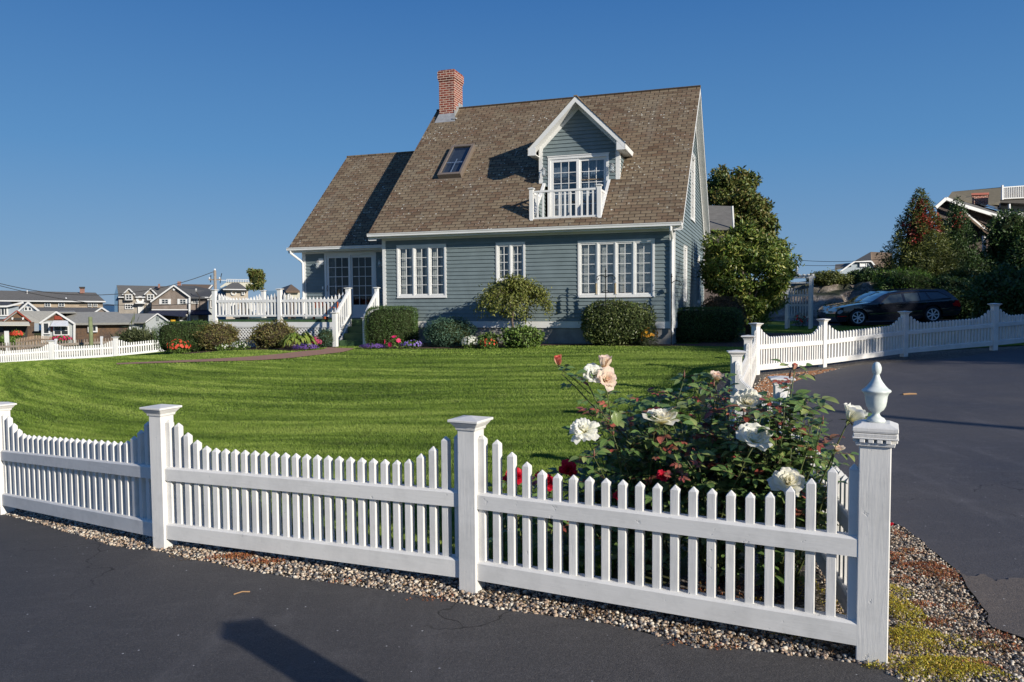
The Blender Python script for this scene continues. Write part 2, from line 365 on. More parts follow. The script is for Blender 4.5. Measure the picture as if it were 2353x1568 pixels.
def blob_pts(rng, n, c, r, box=0, amp=.12, freq=4, inner=.75, zmin=-1, lseed=None):
    d = unit(rng.normal(size=(int(n * 1.6), 3))); d = d[d[:, 2] > zmin][:n]
    if box:
        e = 2 / (1 - box * .85 + 1e-6) if box < 1 else 12
        q = np.abs(d) ** e; k = (q.sum(-1)) ** (-1 / e); dd = d * k[:, None]
    else: dd = d
    lf = lump(d, rng if lseed is None else np.random.default_rng(lseed), amp, freq); rad = rng.uniform(inner, 1.0, len(d)) ** .6
    p = np.array(c) + dd * np.array(r) * (lf * rad)[:, None]
    nr = unit(d / np.array(r) * max(r)); return p, nr
def core(name, c, r, mat, parent, box=0, seed=0, amp=.1, freq=4, k=.86):
    rng = np.random.default_rng(seed); nu, nv = 24, 14; V = []; F = []
    for i in range(nv + 1):
        th = math.pi * i / nv
        for j in range(nu): a = 2 * math.pi * j / nu; V.append((math.sin(th) * math.cos(a), math.sin(th) * math.sin(a), math.cos(th)))
    d = np.array(V)
    if box: e = 2 / (1 - box * .85 + 1e-6); dd = d * ((np.abs(d) ** e).sum(-1) ** (-1 / e))[:, None]
    else: dd = d
    p = np.array(c) + dd * np.array(r) * (k * lump(d, rng, amp, freq))[:, None]
    for i in range(nv):
        for j in range(nu): q = (j + 1) % nu; F.append((i*nu+j, (i+1)*nu+j, (i+1)*nu+q, i*nu+q))
    return mesh_np(name, p, F, mat, parent, smooth=True)
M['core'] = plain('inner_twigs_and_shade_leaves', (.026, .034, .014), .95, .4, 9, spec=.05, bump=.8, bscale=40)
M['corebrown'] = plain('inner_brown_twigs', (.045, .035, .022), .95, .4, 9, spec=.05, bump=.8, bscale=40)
LM = {
 'yew': leafmat('yew_leaf', [(.022,.042,.010),(.035,.062,.014),(.05,.085,.02),(.03,.055,.014)], gain=1.9),
 'juniper': leafmat('juniper_leaf', [(.05,.10,.065),(.07,.135,.085),(.035,.075,.05),(.09,.16,.10)], gain=1.25),
 'junbrown': leafmat('brown_juniper_leaf', [(.10,.105,.03),(.16,.14,.04),(.07,.08,.022),(.19,.14,.055)], gain=1.25),
 'viburnum': leafmat('viburnum_leaf', [(.05,.075,.02),(.085,.105,.03),(.12,.13,.05),(.04,.055,.018)], rough=.35, gain=1.35),
 'bright': leafmat('bright_leaf', [(.07,.125,.022),(.10,.16,.03),(.05,.09,.018),(.14,.19,.04)], gain=1.35),
 'hosta': leafmat('hosta_leaf', [(.22,.30,.045),(.30,.37,.07),(.14,.22,.035),(.35,.38,.10)], rough=.4),
 'weep': leafmat('weeping_leaf', [(.09,.105,.02),(.13,.145,.03),(.065,.08,.018),(.18,.18,.045)], gain=1.7),
 'magnolia': leafmat('magnolia_leaf', [(.045,.075,.014),(.07,.11,.02),(.11,.14,.03),(.20,.19,.05),(.035,.06,.013)], rough=.35, gain=2.2),
 'tall': leafmat('tall_tree_leaf', [(.065,.095,.022),(.11,.135,.032),(.15,.15,.042),(.15,.105,.038),(.08,.115,.026)], gain=1.3),
 'conifer': leafmat('conifer_leaf', [(.055,.070,.018),(.095,.110,.025),(.13,.135,.03),(.04,.05,.014)], gain=1.5),
 'vine': leafmat('red_vine_leaf', [(.30,.035,.025),(.38,.06,.03),(.20,.03,.02)]),
 'shade': leafmat('dark_shrub_leaf', [(.03,.055,.016),(.045,.08,.022),(.022,.04,.012)], gain=1.7),
 'rhodo': leafmat('rhododendron_leaf', [(.06,.12,.018),(.10,.17,.03),(.045,.085,.015)], rough=.35, gain=1.2),
 'brownbush': leafmat('brown_bush_leaf', [(.07,.045,.028),(.10,.07,.04),(.05,.05,.022)], gain=1.5),
 'greypl': leafmat('beach_grass', [(.10,.13,.06),(.16,.18,.08),(.08,.10,.04)]),
}
def flat(name, c, rough=.6, trans=.3): return leafmat(name, [tuple(x * .8 for x in c), c, tuple(min(1, x * 1.15) for x in c)], rough=rough, trans=trans)
FM = {'white': flat('white_petal', (.78, .78, .68)), 'pink': flat('pink_petal', (.80, .10, .24)), 'purple': flat('purple_petal', (.16, .075, .33)), 'red': flat('red_petal', (.75, .03, .03)),
      'coral': flat('coral_petal', (.80, .10, .05)), 'orange': flat('orange_petal', (.90, .38, .02)), 'violet': flat('violet_petal', (.30, .20, .62)), 'magenta': flat('magenta_petal', (.80, .03, .16))}

def shrub(name, label, px0, px1, ytop, ybase, mat, leaf=.05, n=2500, depth=.9, box=0.0, amp=.12, freq=4, cat='shrub', group='shrubs in the flower bed', lw=.4, corem='core', Y=None, seed=1, stem=0, coremk=.86, zlift=0, nparts=None):
    xm = (px0 + px1) / 2
    g = G(xm, ybase) if Y is None else P(xm, ybase, Y)
    s = g.y / FPX; rx = (px1 - px0) / 2 * s; ry = rx * depth
    c0 = Vector((g.x, g.y + ry * .8, 0)); c0.x = ray(xm, 700).x / ray(xm, 700).y * c0.y; rx *= c0.y / g.y
    top = P(xm, ytop, c0.y).z; z0 = tz(c0.x, c0.y) if Y is None else g.z
    rng = np.random.default_rng(seed); t = thing(name, (c0.x, c0.y, z0), 0, label, cat, group)
    h = top - z0; zc = h * (.5 + zlift / 2); rz = h * (.5 - zlift / 2)
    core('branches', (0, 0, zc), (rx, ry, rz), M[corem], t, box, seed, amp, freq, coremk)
    p, nr = blob_pts(rng, n, (0, 0, zc), (rx, ry, rz), box, amp, freq, inner=.88, lseed=seed); k_ = (rng.random(len(p)) < .05)[:, None]; p = p + nr * k_ * rng.uniform(0, leaf * 1.6, (len(p), 1))
    keep = p[:, 2] > .01; p = p[keep]; nr = nr[keep]
    V, F = leaf_arrays(p, nr, leaf, leaf * lw, rng)
    mesh_np('foliage', V, F, mat, t)
    if stem:
        mb = MB(); mb.tube([(0, 0, -.05), (0, 0, zc)], stem, 8); mb.build('stem', M['bark'], t, True)
    return t
# ------------------------------------------------------------------ ground, sheets
def axis(lims):
    a = []
    for lo, hi, st in lims: a += list(np.arange(lo, hi, st))
    return np.array(sorted(set(np.round(a + [lims[-1][1]], 4))))
xs = axis([(-220, -40, 12), (-40, -14, 2), (-14, 16, .5), (16, 60, 4), (60, 400.1, 20)])
ys = axis([(-200, -12, 12), (-12, 30, .5), (30, 60, 2), (60, 400, 14)])
XX, YY = np.meshgrid(xs, ys)
ZZ = tz_np(XX, YY)
far = np.clip((YY - 150) / 60, 0, 1); ZZ = ZZ * (1 - far) + (-7) * far
dist = np.hypot(XX, YY - 20); ZZ = np.clip(ZZ, -8, 6)
i = np.arange(len(xs) * len(ys)).reshape(len(ys), len(xs))
F = np.stack([i[:-1, :-1], i[:-1, 1:], i[1:, 1:], i[1:, :-1]], -1).reshape(-1, 4)
t = NT('rough_grass_ground'); co = t.co()
t.color(t.mix(t.ramp(t.noise(co, .35, 6), [(.4, 0.0), (.65, 1.0)]), (.055, .075, .022), (.10, .09, .05))); t.rough(.95); t.spec(.1)
tag(mesh_np('ground', np.stack([XX, YY, ZZ], -1).reshape(-1, 3), F, t.m, smooth=True), kind='structure')
t = NT('sea_water'); t.color((.02, .05, .09)); t.rough(.35); t.bump(t.noise(t.co(scale=(1, 3, 1)), .6, 4), .4, .3)
mb = MB(); mb.quad((-3000, -200, -5.6), (3000, -200, -5.6), (3000, 4500, -5.6), (-3000, 4500, -5.6)); tag(mb.build('sea', t.m), kind='structure')

def inside(px, py, poly):
    px = np.asarray(px); py = np.asarray(py); r = np.zeros(px.shape, bool); n = len(poly)
    for a in range(n):
        x1, y1 = poly[a]; x2, y2 = poly[(a + 1) % n]
        c = ((y1 > py) != (y2 > py)) & (px < (x2 - x1) * (py - y1) / (y2 - y1 + 1e-12) + x1); r ^= c
    return r
def sheet(name, poly, off, mat, step=.5, kind='structure', skirt=0):
    poly = [(p[0], p[1]) for p in poly]; pts = []
    n = len(poly)
    for a in range(n):                                        # subdivide edges
        x1, y1 = poly[a]; x2, y2 = poly[(a + 1) % n]; k = max(1, int(math.hypot(x2 - x1, y2 - y1) / step))
        for q in range(k): pts.append((x1 + (x2 - x1) * q / k, y1 + (y2 - y1) * q / k))
    m = len(pts); edges = [(a, (a + 1) % m) for a in range(m)]
    xs_ = [p[0] for p in poly]; ys_ = [p[1] for p in poly]
    gx, gy = np.meshgrid(np.arange(min(xs_), max(xs_), step), np.arange(min(ys_), max(ys_), step))
    gx = gx.ravel(); gy = gy.ravel(); k = inside(gx, gy, poly)
    allp = [Vector(p) for p in pts] + [Vector((a, b)) for a, b in zip(gx[k], gy[k])]
    v, e, f, _, _, _ = delaunay_2d_cdt(allp, edges, [], 1, 1e-5)
    a = np.array([(q.x, q.y) for q in v]); z = tz_np(a[:, 0], a[:, 1]) + off
    o = mesh_np(name, np.column_stack([a, z]), [tuple(q) for q in f if len(q) == 3], mat, smooth=True)
    return tag(o, kind=kind)
def GP(l): return [tuple(G(*p))[:2] for p in l]
def smooth_line(l, k=4, wob=0.0, seed=0):                     # Catmull-Rom through points, with a little unevenness
    rnd = random.Random(seed); out = []; n = len(l)
    for a in range(n - 1):
        p0 = l[max(a - 1, 0)]; p1 = l[a]; p2 = l[a + 1]; p3 = l[min(a + 2, n - 1)]
        for q in range(k):
            u = q / k; r = []
            for c in (0, 1): r.append(.5 * (2*p1[c] + (p2[c]-p0[c])*u + (2*p0[c]-5*p1[c]+4*p2[c]-p3[c])*u*u + (3*p1[c]-p0[c]-3*p2[c]+p3[c])*u**3) + rnd.uniform(-wob, wob))
            out.append(tuple(r))
    return out + [l[-1]]

# fence post places (x, y) shared by the ground layout
P1 = (1.566, 3.311); P2 = (-.229, 4.183); P3 = tuple(P(380, 1262, 5.1))[:2]; P4 = tuple(P(12, 1180, 6.65))[:2]; P5 = (-6.5, 8.6)
D1 = (2.13, 6.1); D2 = tuple(P(1692, 804, 9.1))[:2]; D3 = tuple(P(1719, 771, 12.0))[:2]; D4 = tuple(P(1737, 745, 15.0))[:2]
D5 = tuple(P(1892, 729, 16.2))[:2]; D6 = tuple(P(2079, 717, 17.0))[:2]; D7 = tuple(P(2286, 696, 17.3))[:2]; D8 = (13.1, 17.9)

# asphalt in front of the near fence
front_edge = GP([(-260, 1150), (-60, 1172), (0, 1184), (78, 1206), (250, 1257), (367, 1273), (469, 1297), (684, 1336), (919, 1368), (1100, 1400), (1287, 1425), (1407, 1444), (1531, 1475), (1600, 1495), (1711, 1500), (1841, 1517), (2022, 1540), (2055, 1566)])
front_edge = [(-14, 11.5), (-9, 8.9)] + front_edge + [(1.85, 2.9), (2.4, 2.45), (3.2, 2.2), (4.5, 2.3)]
fe = smooth_line(front_edge, 5, .008, 3)
sheet('front_road', [(-40, 14)] + fe + [(9, 2.0), (30, 0), (30, -30), (-40, -30)], .016, M['asphalt'])
drive_pix = GP([(2353, 1478), (2260, 1405), (2200, 1322), (2140, 1268), (2085, 1226), (2045, 1200), (2010, 1150)])
drive_edge = [(5.2, 2.35), (4.4, 2.5)] + [(3.3, 2.9)] + drive_pix + [(2.02, 5.2), (2.42, 6.3), (2.9, 8.2), (3.25, 9.3)] + GP([(1815, 893), (1850, 872), (1950, 845), (2078, 835), (2200, 825), (2353, 803)]) + [(14, 17.2)]
de = smooth_line(drive_edge, 4, .012, 5)
sheet('driveway', de + [(40, 16), (40, 0.2), (9, 1.6)], .020, M['asphalt2'])
sheet('driveway_apron', smooth_line(GP([(2196, 1322), (2225, 1334), (2262, 1331), (2290, 1345), (2330, 1338), (2420, 1345), (2600, 1420)]), 5, .012, 9) + [(5.2, 2.36)] + [q for q in de if q[1] < G(2204, 1322).y and q[0] < 5.1 and q[0] > 1.9][:], .026, M['asphalt3'], .3)
# parking pad beyond the rear fence
sheet('parking_pad', GP([(1885, 756), (1960, 752), (2090, 757), (2240, 748)]) + [(24, 30), (27, 38), (14.8, 39.5), (12.6, 35)], .016, M['asphalt2'])

# gravel bed beside both roads
t = NT('gravel_bed'); co = t.co(); vo = t.n('ShaderNodeTexVoronoi'); vo.inputs['Scale'].default_value = 55; t.l(co, vo.inputs['Vector'])
sp = t.n('ShaderNodeSeparateColor'); t.l(vo.outputs['Color'], sp.inputs[0])
c = t.ramp(sp.outputs[0], [(0, (.05, .045, .04)), (.4, (.16, .13, .10)), (.7, (.30, .25, .20)), (1, (.40, .36, .31))])
c = t.mix(t.ramp(vo.outputs['Distance'], [(.25, 0.0), (.6, .9)]), c, (.02, .016, .012)); t.color(c); t.rough(.9); t.bump(vo.outputs['Distance'], -.8, .012)
M['gravelbed'] = t.m
inner = [(-6.3, 9.0), (P4[0] + .25, P4[1] + .32), (P3[0] + .15, P3[1] + .36), (P2[0] + .05, P2[1] + .38), (.7, 4.1), (1.2, 4.6), (1.75, 5.8), (2.1, 7.4), (2.35, 9.1), (3.0, 11.9), (4.2, 15.2), (6.4, 16.7), (8.6, 17.45), (13, 18.2)]
gravel_poly = inner + [(14.5, 17.0)] + list(reversed(de[:len(de)])) + [(5.2, 2.2)] + list(reversed(fe[:len(fe)]))
sheet('gravel_strip', gravel_poly, .008, M['gravelbed'], .4)
# pine-needle mulch patch along the driveway fence
t = NT('needle_mulch'); co = t.co(); f = t.noise(t.co(scale=(1, 1.6, 1)), 26, 8, .75)
t.color(t.ramp(f, [(.3, (.10, .040, .015)), (.5, (.36, .14, .045)), (.7, (.50, .25, .10))])); t.rough(.95); t.bump(f, .9, .02); M['mulch'] = t.m
sheet('mulch_patch', [(2.2, 6.6), (2.9, 8.1), (3.15, 9.3), (3.55, 10.3), (4.4, 12.2), (5.5, 13.6), (7.0, 14.9), (6.6, 15.9), (4.95, 14.9), (3.55, 11.9), (2.72, 9.0)], .013, M['mulch'], .4)

# ---------------- lawn
def mk_lawn(name, blades):
    t = NT(name); g = t.n('ShaderNodeNewGeometry'); pos = g.outputs['Position']; sx = t.n('ShaderNodeSeparateXYZ'); t.l(pos, sx.inputs[0])
    wb = t.noise(pos, .22, 3); x2 = t.math('MULTIPLY', sx.outputs[0], sx.outputs[0])
    xm_ = t.math('MINIMUM', sx.outputs[0], 0.0); s = t.math('ADD', sx.outputs[1], t.math('MULTIPLY', t.math('MULTIPLY', xm_, xm_), -.05)); s = t.math('ADD', s, t.math('MULTIPLY', sx.outputs[0], .05)); s = t.math('ADD', s, t.math('MULTIPLY', wb, 1.1)); s = t.math('ADD', s, t.math('MULTIPLY', t.noise(pos, 1.3, 4), .14))
    fine = t.noise(None, 1, 1); cbs = t.n('ShaderNodeCombineXYZ'); t.l(t.math('MULTIPLY', sx.outputs[0], .11), cbs.inputs[0]); t.l(s, cbs.inputs[1]); nz = t.n('ShaderNodeTexNoise', noise_dimensions='2D'); nz.inputs['Scale'].default_value = 1.9; nz.inputs['Detail'].default_value = 5; nz.inputs['Roughness'].default_value = .74; t.l(cbs.outputs[0], nz.inputs['Vector'])
    st = t.ramp(nz.outputs['Fac'], [(.36, 0.0), (.50, .5), (.64, 1.0)])
    if blades: dark, mid, lite = [(.072, .132, .016), (.198, .300, .040), (.370, .465, .095)]
    else: dark, mid, lite = [(.045, .085, .013), (.12, .19, .03), (.23, .30, .06)]
    c = t.ramp(st, [(0.0, dark), (.5, mid), (1.0, lite)])
    cl = t.noise(pos, 2.5, 6, .7); c = t.mix(t.ramp(cl, [(.52, 0.0), (.75, .5)]), c, (.17, .18, .055))
    if blades:
        c = t.mix(t.math('MULTIPLY', g.outputs['Random Per Island'], .55), c, (.16, .23, .05)); t.color(c)
        tr = t.n('ShaderNodeBsdfTranslucent'); t.l(c, tr.inputs[0]); ms = t.n('ShaderNodeMixShader'); ms.inputs[0].default_value = .3
        t.l(t.b.outputs[0], ms.inputs[1]); t.l(tr.outputs[0], ms.inputs[2]); t.l(ms.outputs[0], t.o.inputs[0]); t.rough(.5); t.spec(.25)
    else:
        f2 = t.noise(pos, 45, 4, .8); c = t.mix(t.ramp(f2, [(.35, .5), (.6, 0.0)]), c, (.012, .024, .005)); t.color(c); t.rough(.95); t.spec(.1); t.bump(f2, .8, .03)
    return t.m
M['lawn'] = mk_lawn('lawn_turf', False); M['blade'] = mk_lawn('lawn_blades', True)
far_fence = [tuple(P(-160, 853, 31.5))[:2], tuple(P(-20, 843, 32.4))[:2], tuple(P(120, 832, 33.0))[:2], tuple(P(267, 822, 33.6))[:2], tuple(P(398, 809, 34.4))[:2]]
lawn_poly = [(-22, 30.0), (-22, 24), (-13, 14), (-9, 10.5)] + [(-6.3, 9.05), (P4[0] + .25, P4[1] + .34), (P3[0] + .15, P3[1] + .38), (P2[0] + .05, P2[1] + .42), (.55, 4.3), (.75, 5.2), (1.35, 6.2), (1.95, 7.4), (2.25, 9.1), (2.9, 12.0), (4.1, 15.3), (6.3, 16.8), (8.5, 17.6), (13, 18.4), (18, 21), (21, 26), (24, 37), (12, 40), (-16, 40)] + [tuple(far_fence[i]) for i in (4, 3, 2, 1)]
sheet('lawn', lawn_poly, .012, M['lawn'], .5)
bed_edge = GP([(1725, 800), (1600, 797), (1500, 797), (1380, 796), (1250, 796), (1130, 802), (1000, 803), (880, 803), (825, 802)])
bedR = smooth_line(bed_edge, 4)
def HL(x, y): return (4.39046 + x * math.cos(R(18.4)) + y * math.sin(R(18.4)), 21 - x * math.sin(R(18.4)) + y * math.cos(R(18.4)))
t = NT('bark_mulch'); f = t.noise(t.co(), 22, 8, .75); t.color(t.ramp(f, [(.3, (.020, .012, .008)), (.55, (.085, .045, .028)), (.75, (.17, .085, .05))])); t.rough(.95); t.bump(f, 1.0, .03); M['bark_mulch'] = t.m
sheet('flower_bed', bedR + [HL(-8.9, -.2), HL(-8.8, .3), HL(.6, .3), HL(1.2, 8), HL(3.6, 8), HL(3.8, 1)], .02, M['bark_mulch'], .4)
bedL = smooth_line(GP([(770, 801), (735, 801), (680, 808), (640, 806), (560, 806), (490, 810), (430, 815), (385, 814)]), 4)
sheet('flower_bed_by_deck', bedL + [HL(-17.5, 1.5), HL(-15, .4), HL(-10.2, .2)], .02, M['bark_mulch'], .4)
path_low = GP([(268, 840), (300, 839), (380, 836.5), (460, 834), (540, 832), (600, 830), (660, 826), (700, 821.5), (740, 817), (790, 811), (815, 803)])
path_up = GP([(752, 801), (738, 806), (700, 809), (640, 816), (560, 823), (450, 829), (350, 833.5), (268, 837)])
t = NT('brick_path_paving'); br = t.n('ShaderNodeTexBrick'); t.l(t.co(rot=(0, 0, .5)), br.inputs['Vector']); br.inputs['Scale'].default_value = 1; br.inputs['Brick Width'].default_value = .21; br.inputs['Row Height'].default_value = .105; br.inputs['Mortar Size'].default_value = .008
br.inputs['Color1'].default_value = (.38, .19, .125, 1); br.inputs['Color2'].default_value = (.32, .16, .105, 1); br.inputs['Mortar'].default_value = (.26, .19, .14, 1); t.color(br.outputs[0]); t.rough(.9)
sheet('path', smooth_line(path_low, 4) + smooth_line(path_up, 4), .03, t.m, .3)

rng = np.random.default_rng(7)
def outside_all(x, y, polys):
    k = np.ones(x.shape, bool)
    for p in polys: k &= ~inside(x, y, p)
    return k
path_poly = smooth_line(path_low, 4) + smooth_line(path_up, 4); bedpolyR = bedR + [HL(-8.9, -.2), HL(-8.8, .3), HL(-8.8, 10), HL(1.2, 10), HL(3.6, 8), HL(3.8, 1)]; bedpolyL = bedL + [HL(-17.5, 1.5), HL(-17, 8), HL(-8.8, 8), HL(-10.2, .2)]
def blades(lo, hi, dens, L, W):
    A = 0; xs_ = []; ys_ = []
    n = int(dens * (hi - lo) * (hi * 1.5))
    y = rng.uniform(lo, hi, n); x = rng.uniform(-.72, .72, n) * hi
    k = (np.abs(x) < y * .70 + .6) & inside(x, y, lawn_poly) & outside_all(x, y, [path_poly, bedpolyR, bedpolyL]); x = x[k]; y = y[k]; n = len(x)
    z = tz_np(x, y) + .012; a = rng.uniform(0, 6.283, n); ln = L * rng.uniform(.5, 1.2, n)
    lean = rng.normal(size=(n, 2)) * .45; s = np.stack([np.cos(a), np.sin(a)], -1) * (W * rng.uniform(.6, 1.3, n))[:, None] / 2
    b = np.stack([x, y, z], -1); v0 = b.copy(); v0[:, :2] -= s; v1 = b.copy(); v1[:, :2] += s
    v2 = b.copy(); v2[:, :2] += lean * ln[:, None]; v2[:, 2] += ln * .8
    return np.stack([v0, v1, v2], 1).reshape(-1, 3), np.arange(n * 3).reshape(-1, 3)
parts = [blades(3.9, 7.5, 13000, .028, .0045), blades(7.5, 12, 6500, .028, .0065), blades(12, 19, 2600, .030, .011), blades(19, 34, 800, .034, .020)]
V, F = join(parts)
tag(mesh_np('grass', V, F, M['blade']), 'short mown lawn grass with lighter and darker mowing stripes', 'grass', kind='stuff')

# ---------------- pebbles
def pebbles(poly, dens, size, bounds, name, label, cols, seed, zoff=.008, ymax=99):
    rg = np.random.default_rng(seed); x0, x1, y0, y1 = bounds; n = int((x1 - x0) * (y1 - y0) * dens); x = rg.uniform(x0, x1, n); y = rg.uniform(y0, y1, n)
    k = inside(x, y, poly) & (inside(x, y, gravel_poly) | (name != 'fence_gravel')); x = x[k]; y = y[k]; n = len(x)
    ico = bmesh.new(); bmesh.ops.create_icosphere(ico, subdivisions=1, radius=1); iv = np.array([v.co[:] for v in ico.verts]); fi = np.array([[v.index for v in f.verts] for f in ico.faces]); ico.free()
    sc = size * rg.uniform(.45, 1.25, (n, 1)) ** 1.1 * np.stack([rg.uniform(.7, 1.3, n), rg.uniform(.6, 1.1, n), rg.uniform(.45, .9, n)], -1)
    a = rg.uniform(0, 6.28, n); ca, sa = np.cos(a), np.sin(a)
    jit = 1 + rg.normal(size=(n, 12, 1)) * .14; v = iv[None] * jit * sc[:, None, :]
    tilt = rg.uniform(-.6, .6, (n, 1)); v = np.stack([v[..., 0], v[..., 1] * np.cos(tilt) - v[..., 2] * np.sin(tilt), v[..., 1] * np.sin(tilt) + v[..., 2] * np.cos(tilt)], -1)
    v = np.stack([v[..., 0] * ca[:, None] - v[..., 1] * sa[:, None], v[..., 0] * sa[:, None] + v[..., 1] * ca[:, None], v[..., 2]], -1)
    z = tz_np(x, y) + zoff + sc[:, 2] * .35 + rg.uniform(0, .012, n); v += np.stack([x, y, z], -1)[:, None, :]
    F = (np.arange(n)[:, None, None] * 12 + fi[None]).reshape(-1, 3)
    return tag(mesh_np(name, v.reshape(-1, 3), F, cols), label, name, kind='stuff')
t = NT('pebble_stone'); g = t.n('ShaderNodeNewGeometry'); c = t.ramp(g.outputs['Random Per Island'], [(0, (.05, .052, .055)), (.16, (.14, .14, .14)), (.32, (.42, .31, .22)), (.50, (.56, .47, .36)), (.70, (.66, .60, .50)), (.88, (.36, .26, .19)), (1, (.78, .74, .68))])
e_ = [x for x in t.t.nodes if x.type == 'VALTORGB'][0]; e_.color_ramp.interpolation = 'CONSTANT'
t.color(t.mix(t.ramp(t.noise(t.co(), 60, 3), [(.4, 0.0), (.7, .4)]), c, (.16, .12, .09))); t.rough(.7); t.spec(.3)
front_peb = [(-6.4, 9.0), (P4[0] + .25, P4[1] + .25), (P3[0] + .15, P3[1] + .28), (P2[0] + .05, P2[1] + .3), (1.4, 3.75), (1.75, 3.6), (1.75, 2.9)] + list(reversed([p for p in fe if p[0] < 1.8]))
pebbles(front_peb, 4300, .0105, (-8, 2.0, 2.5, 9), 'gravel', 'mixed tan and grey pebbles between the fence and the front asphalt', t.m, 5)
side_peb = [(1.5, 3.35), (2.0, 5.4), (2.4, 6.3)] + [p for p in reversed(de) if p[1] < 6.3][:] + [(5, 2.2)] + list(reversed([p for p in fe if p[0] > 1.55]))
pebbles(side_peb, 5600, .0075, (1.4, 5, 2.2, 6.5), 'small_gravel', 'fine grey gravel in the wedge between corner post and driveway', t.m, 6)
pebbles([(2.3, 6.4), (3.2, 9.2), (4.2, 11.6), (8, 15.6), (7.5, 16.2), (4.85, 14.9), (3.5, 11.9), (2.7, 9.1)], 120, .018, (2, 8, 6, 17), 'fence_gravel', 'scattered pale pebbles along the driveway fence', t.m, 8)

# ---------------- low ground cover
def tufts(name, label, cat, spots, mat, leaf, dens, h, seed, mound=.02):
    rg = np.random.default_rng(seed); parts = []
    for (cx_, cy_, rx_, ry_, d_) in spots:
        n = int(dens * rx_ * ry_ * 3.14 * d_); a = rg.uniform(0, 6.283, n); r = np.sqrt(rg.uniform(0, 1, n)); rr = 1 + .3 * np.sin(a * 3 + rg.uniform(0, 6)) + .15 * np.sin(a * 7 + rg.uniform(0, 6))
        x = cx_ + np.cos(a) * r * rx_ * rr; y = cy_ + np.sin(a) * r * ry_ * rr
        z = tz_np(x, y) + .01 + h * rg.uniform(0, 1, n) * (1 - r ** 2 * .6) + mound * (1 - r ** 2)
        parts.append(leaf_arrays(np.stack([x, y, z], -1), np.tile([0, 0, 1.0], (n, 1)), leaf, leaf * .5, rg, up_bias=.5))
    V, F = join(parts); return tag(mesh_np(name, V, F, mat), label, cat, kind='stuff')
def gs(px, py, rx, ry, d=1): g = G(px, py); return (g.x, g.y, rx, ry, d)
sed = leafmat('sedum_leaf', [(.44, .40, .035), (.60, .50, .05), (.28, .29, .035), (.62, .40, .07)]); sedr = leafmat('red_sedum_leaf', [(.42, .13, .06), (.52, .22, .09), (.32, .09, .05), (.36, .24, .08)])
tufts('sedum', 'yellow green sedum mat spreading at the foot of the corner post', 'ground cover', [gs(2080, 1480, .17, .16, 1.4), gs(2130, 1545, .24, .12, 1.4), gs(2075, 1420, .10, .18, 1.2), gs(2190, 1550, .22, .09, 1.2), gs(2130, 1480, .16, .08, 1), gs(2240, 1500, .10, .04, .6), gs(2060, 1400, .08, .14, 1), gs(2060, 1370, .07, .10), gs(2230, 1560, .1, .05, .5), gs(1960, 1440, .10, .10, .8), (1.35, 3.75, .16, .22, .8), (1.6, 4.1, .10, .2, .6)], sed, .011, 15000, .025, 11)
tufts('red_sedum', 'reddish brown sedum and dry needles patched over the gravel', 'ground cover', [gs(2120, 1310, .16, .08, 1.4), gs(2165, 1330, .12, .09, 1.3), gs(2060, 1290, .06, .12, 1), gs(2150, 1440, .10, .05, 1), gs(2280, 1470, .10, .05, .8), gs(2080, 1340, .08, .06, .8), gs(2090, 1275, .08, .06), gs(2120, 1400, .10, .05, .8), gs(2205, 1405, .07, .05, .7), gs(2240, 1540, .12, .05, .7), gs(2310, 1500, .12, .05, .5), gs(545, 1287, .16, .06, 2.2), gs(610, 1300, .14, .045, 1.4), gs(800, 1345, .10, .03, .6), gs(1000, 1385, .14, .03, .5), gs(210, 1218, .035, .02), gs(1650, 1500, .12, .015, .8), gs(1560, 1490, .08, .015, .6), (1.1, 4.0, .3, .25, .35), gs(2065, 1235, .05, .12, .6)], sedr, .013, 11000, .02, 12, .01)
rgl = random.Random(8); lit = leafmat('dry_litter', [(.20, .12, .06), (.30, .18, .09), (.14, .08, .045), (.34, .25, .14)], trans=.1)
tufts('leaf_litter', 'dry brown needles and leaf crumbs scattered over the gravel by the fence', 'litter', [(q[0] + rgl.uniform(-.1, .1), q[1] + rgl.uniform(.04, .20), rgl.uniform(.05, .15), rgl.uniform(.03, .06), rgl.uniform(.10, .30)) for q in fe if -4.5 < q[0] < 1.7] + [gs(rgl.uniform(2060, 2340), 1500, rgl.uniform(.05, .13), rgl.uniform(.03, .07), .25) for _ in range(6)] + [gs(2040 + 30 * k + rgl.uniform(0, 60), 1250 + 36 * k, rgl.uniform(.06, .12), .06, .35) for k in range(7)], lit, .016, 9000, .014, 31, .006)
t = NT('dry_twig'); t.color((.32, .19, .09)); t.rough(.8)
for px, py, a, L, lab in ((556, 1372, .45, .085, 'dry straw lying on the front asphalt'), (2090, 910, .1, .22, 'dry leaf strip lying on the driveway')):
    g = G(px, py); mb = MB(); mb.tube([(g.x - L/2*math.cos(a), g.y - L/2*math.sin(a), g.z + .022), (g.x, g.y + .004, g.z + .028), (g.x + L/2*math.cos(a), g.y + L/2*math.sin(a), g.z + .022)], .0035 if py > 1000 else .02, 6)
    tag(mb.build('twig', t.m), lab, 'twig')
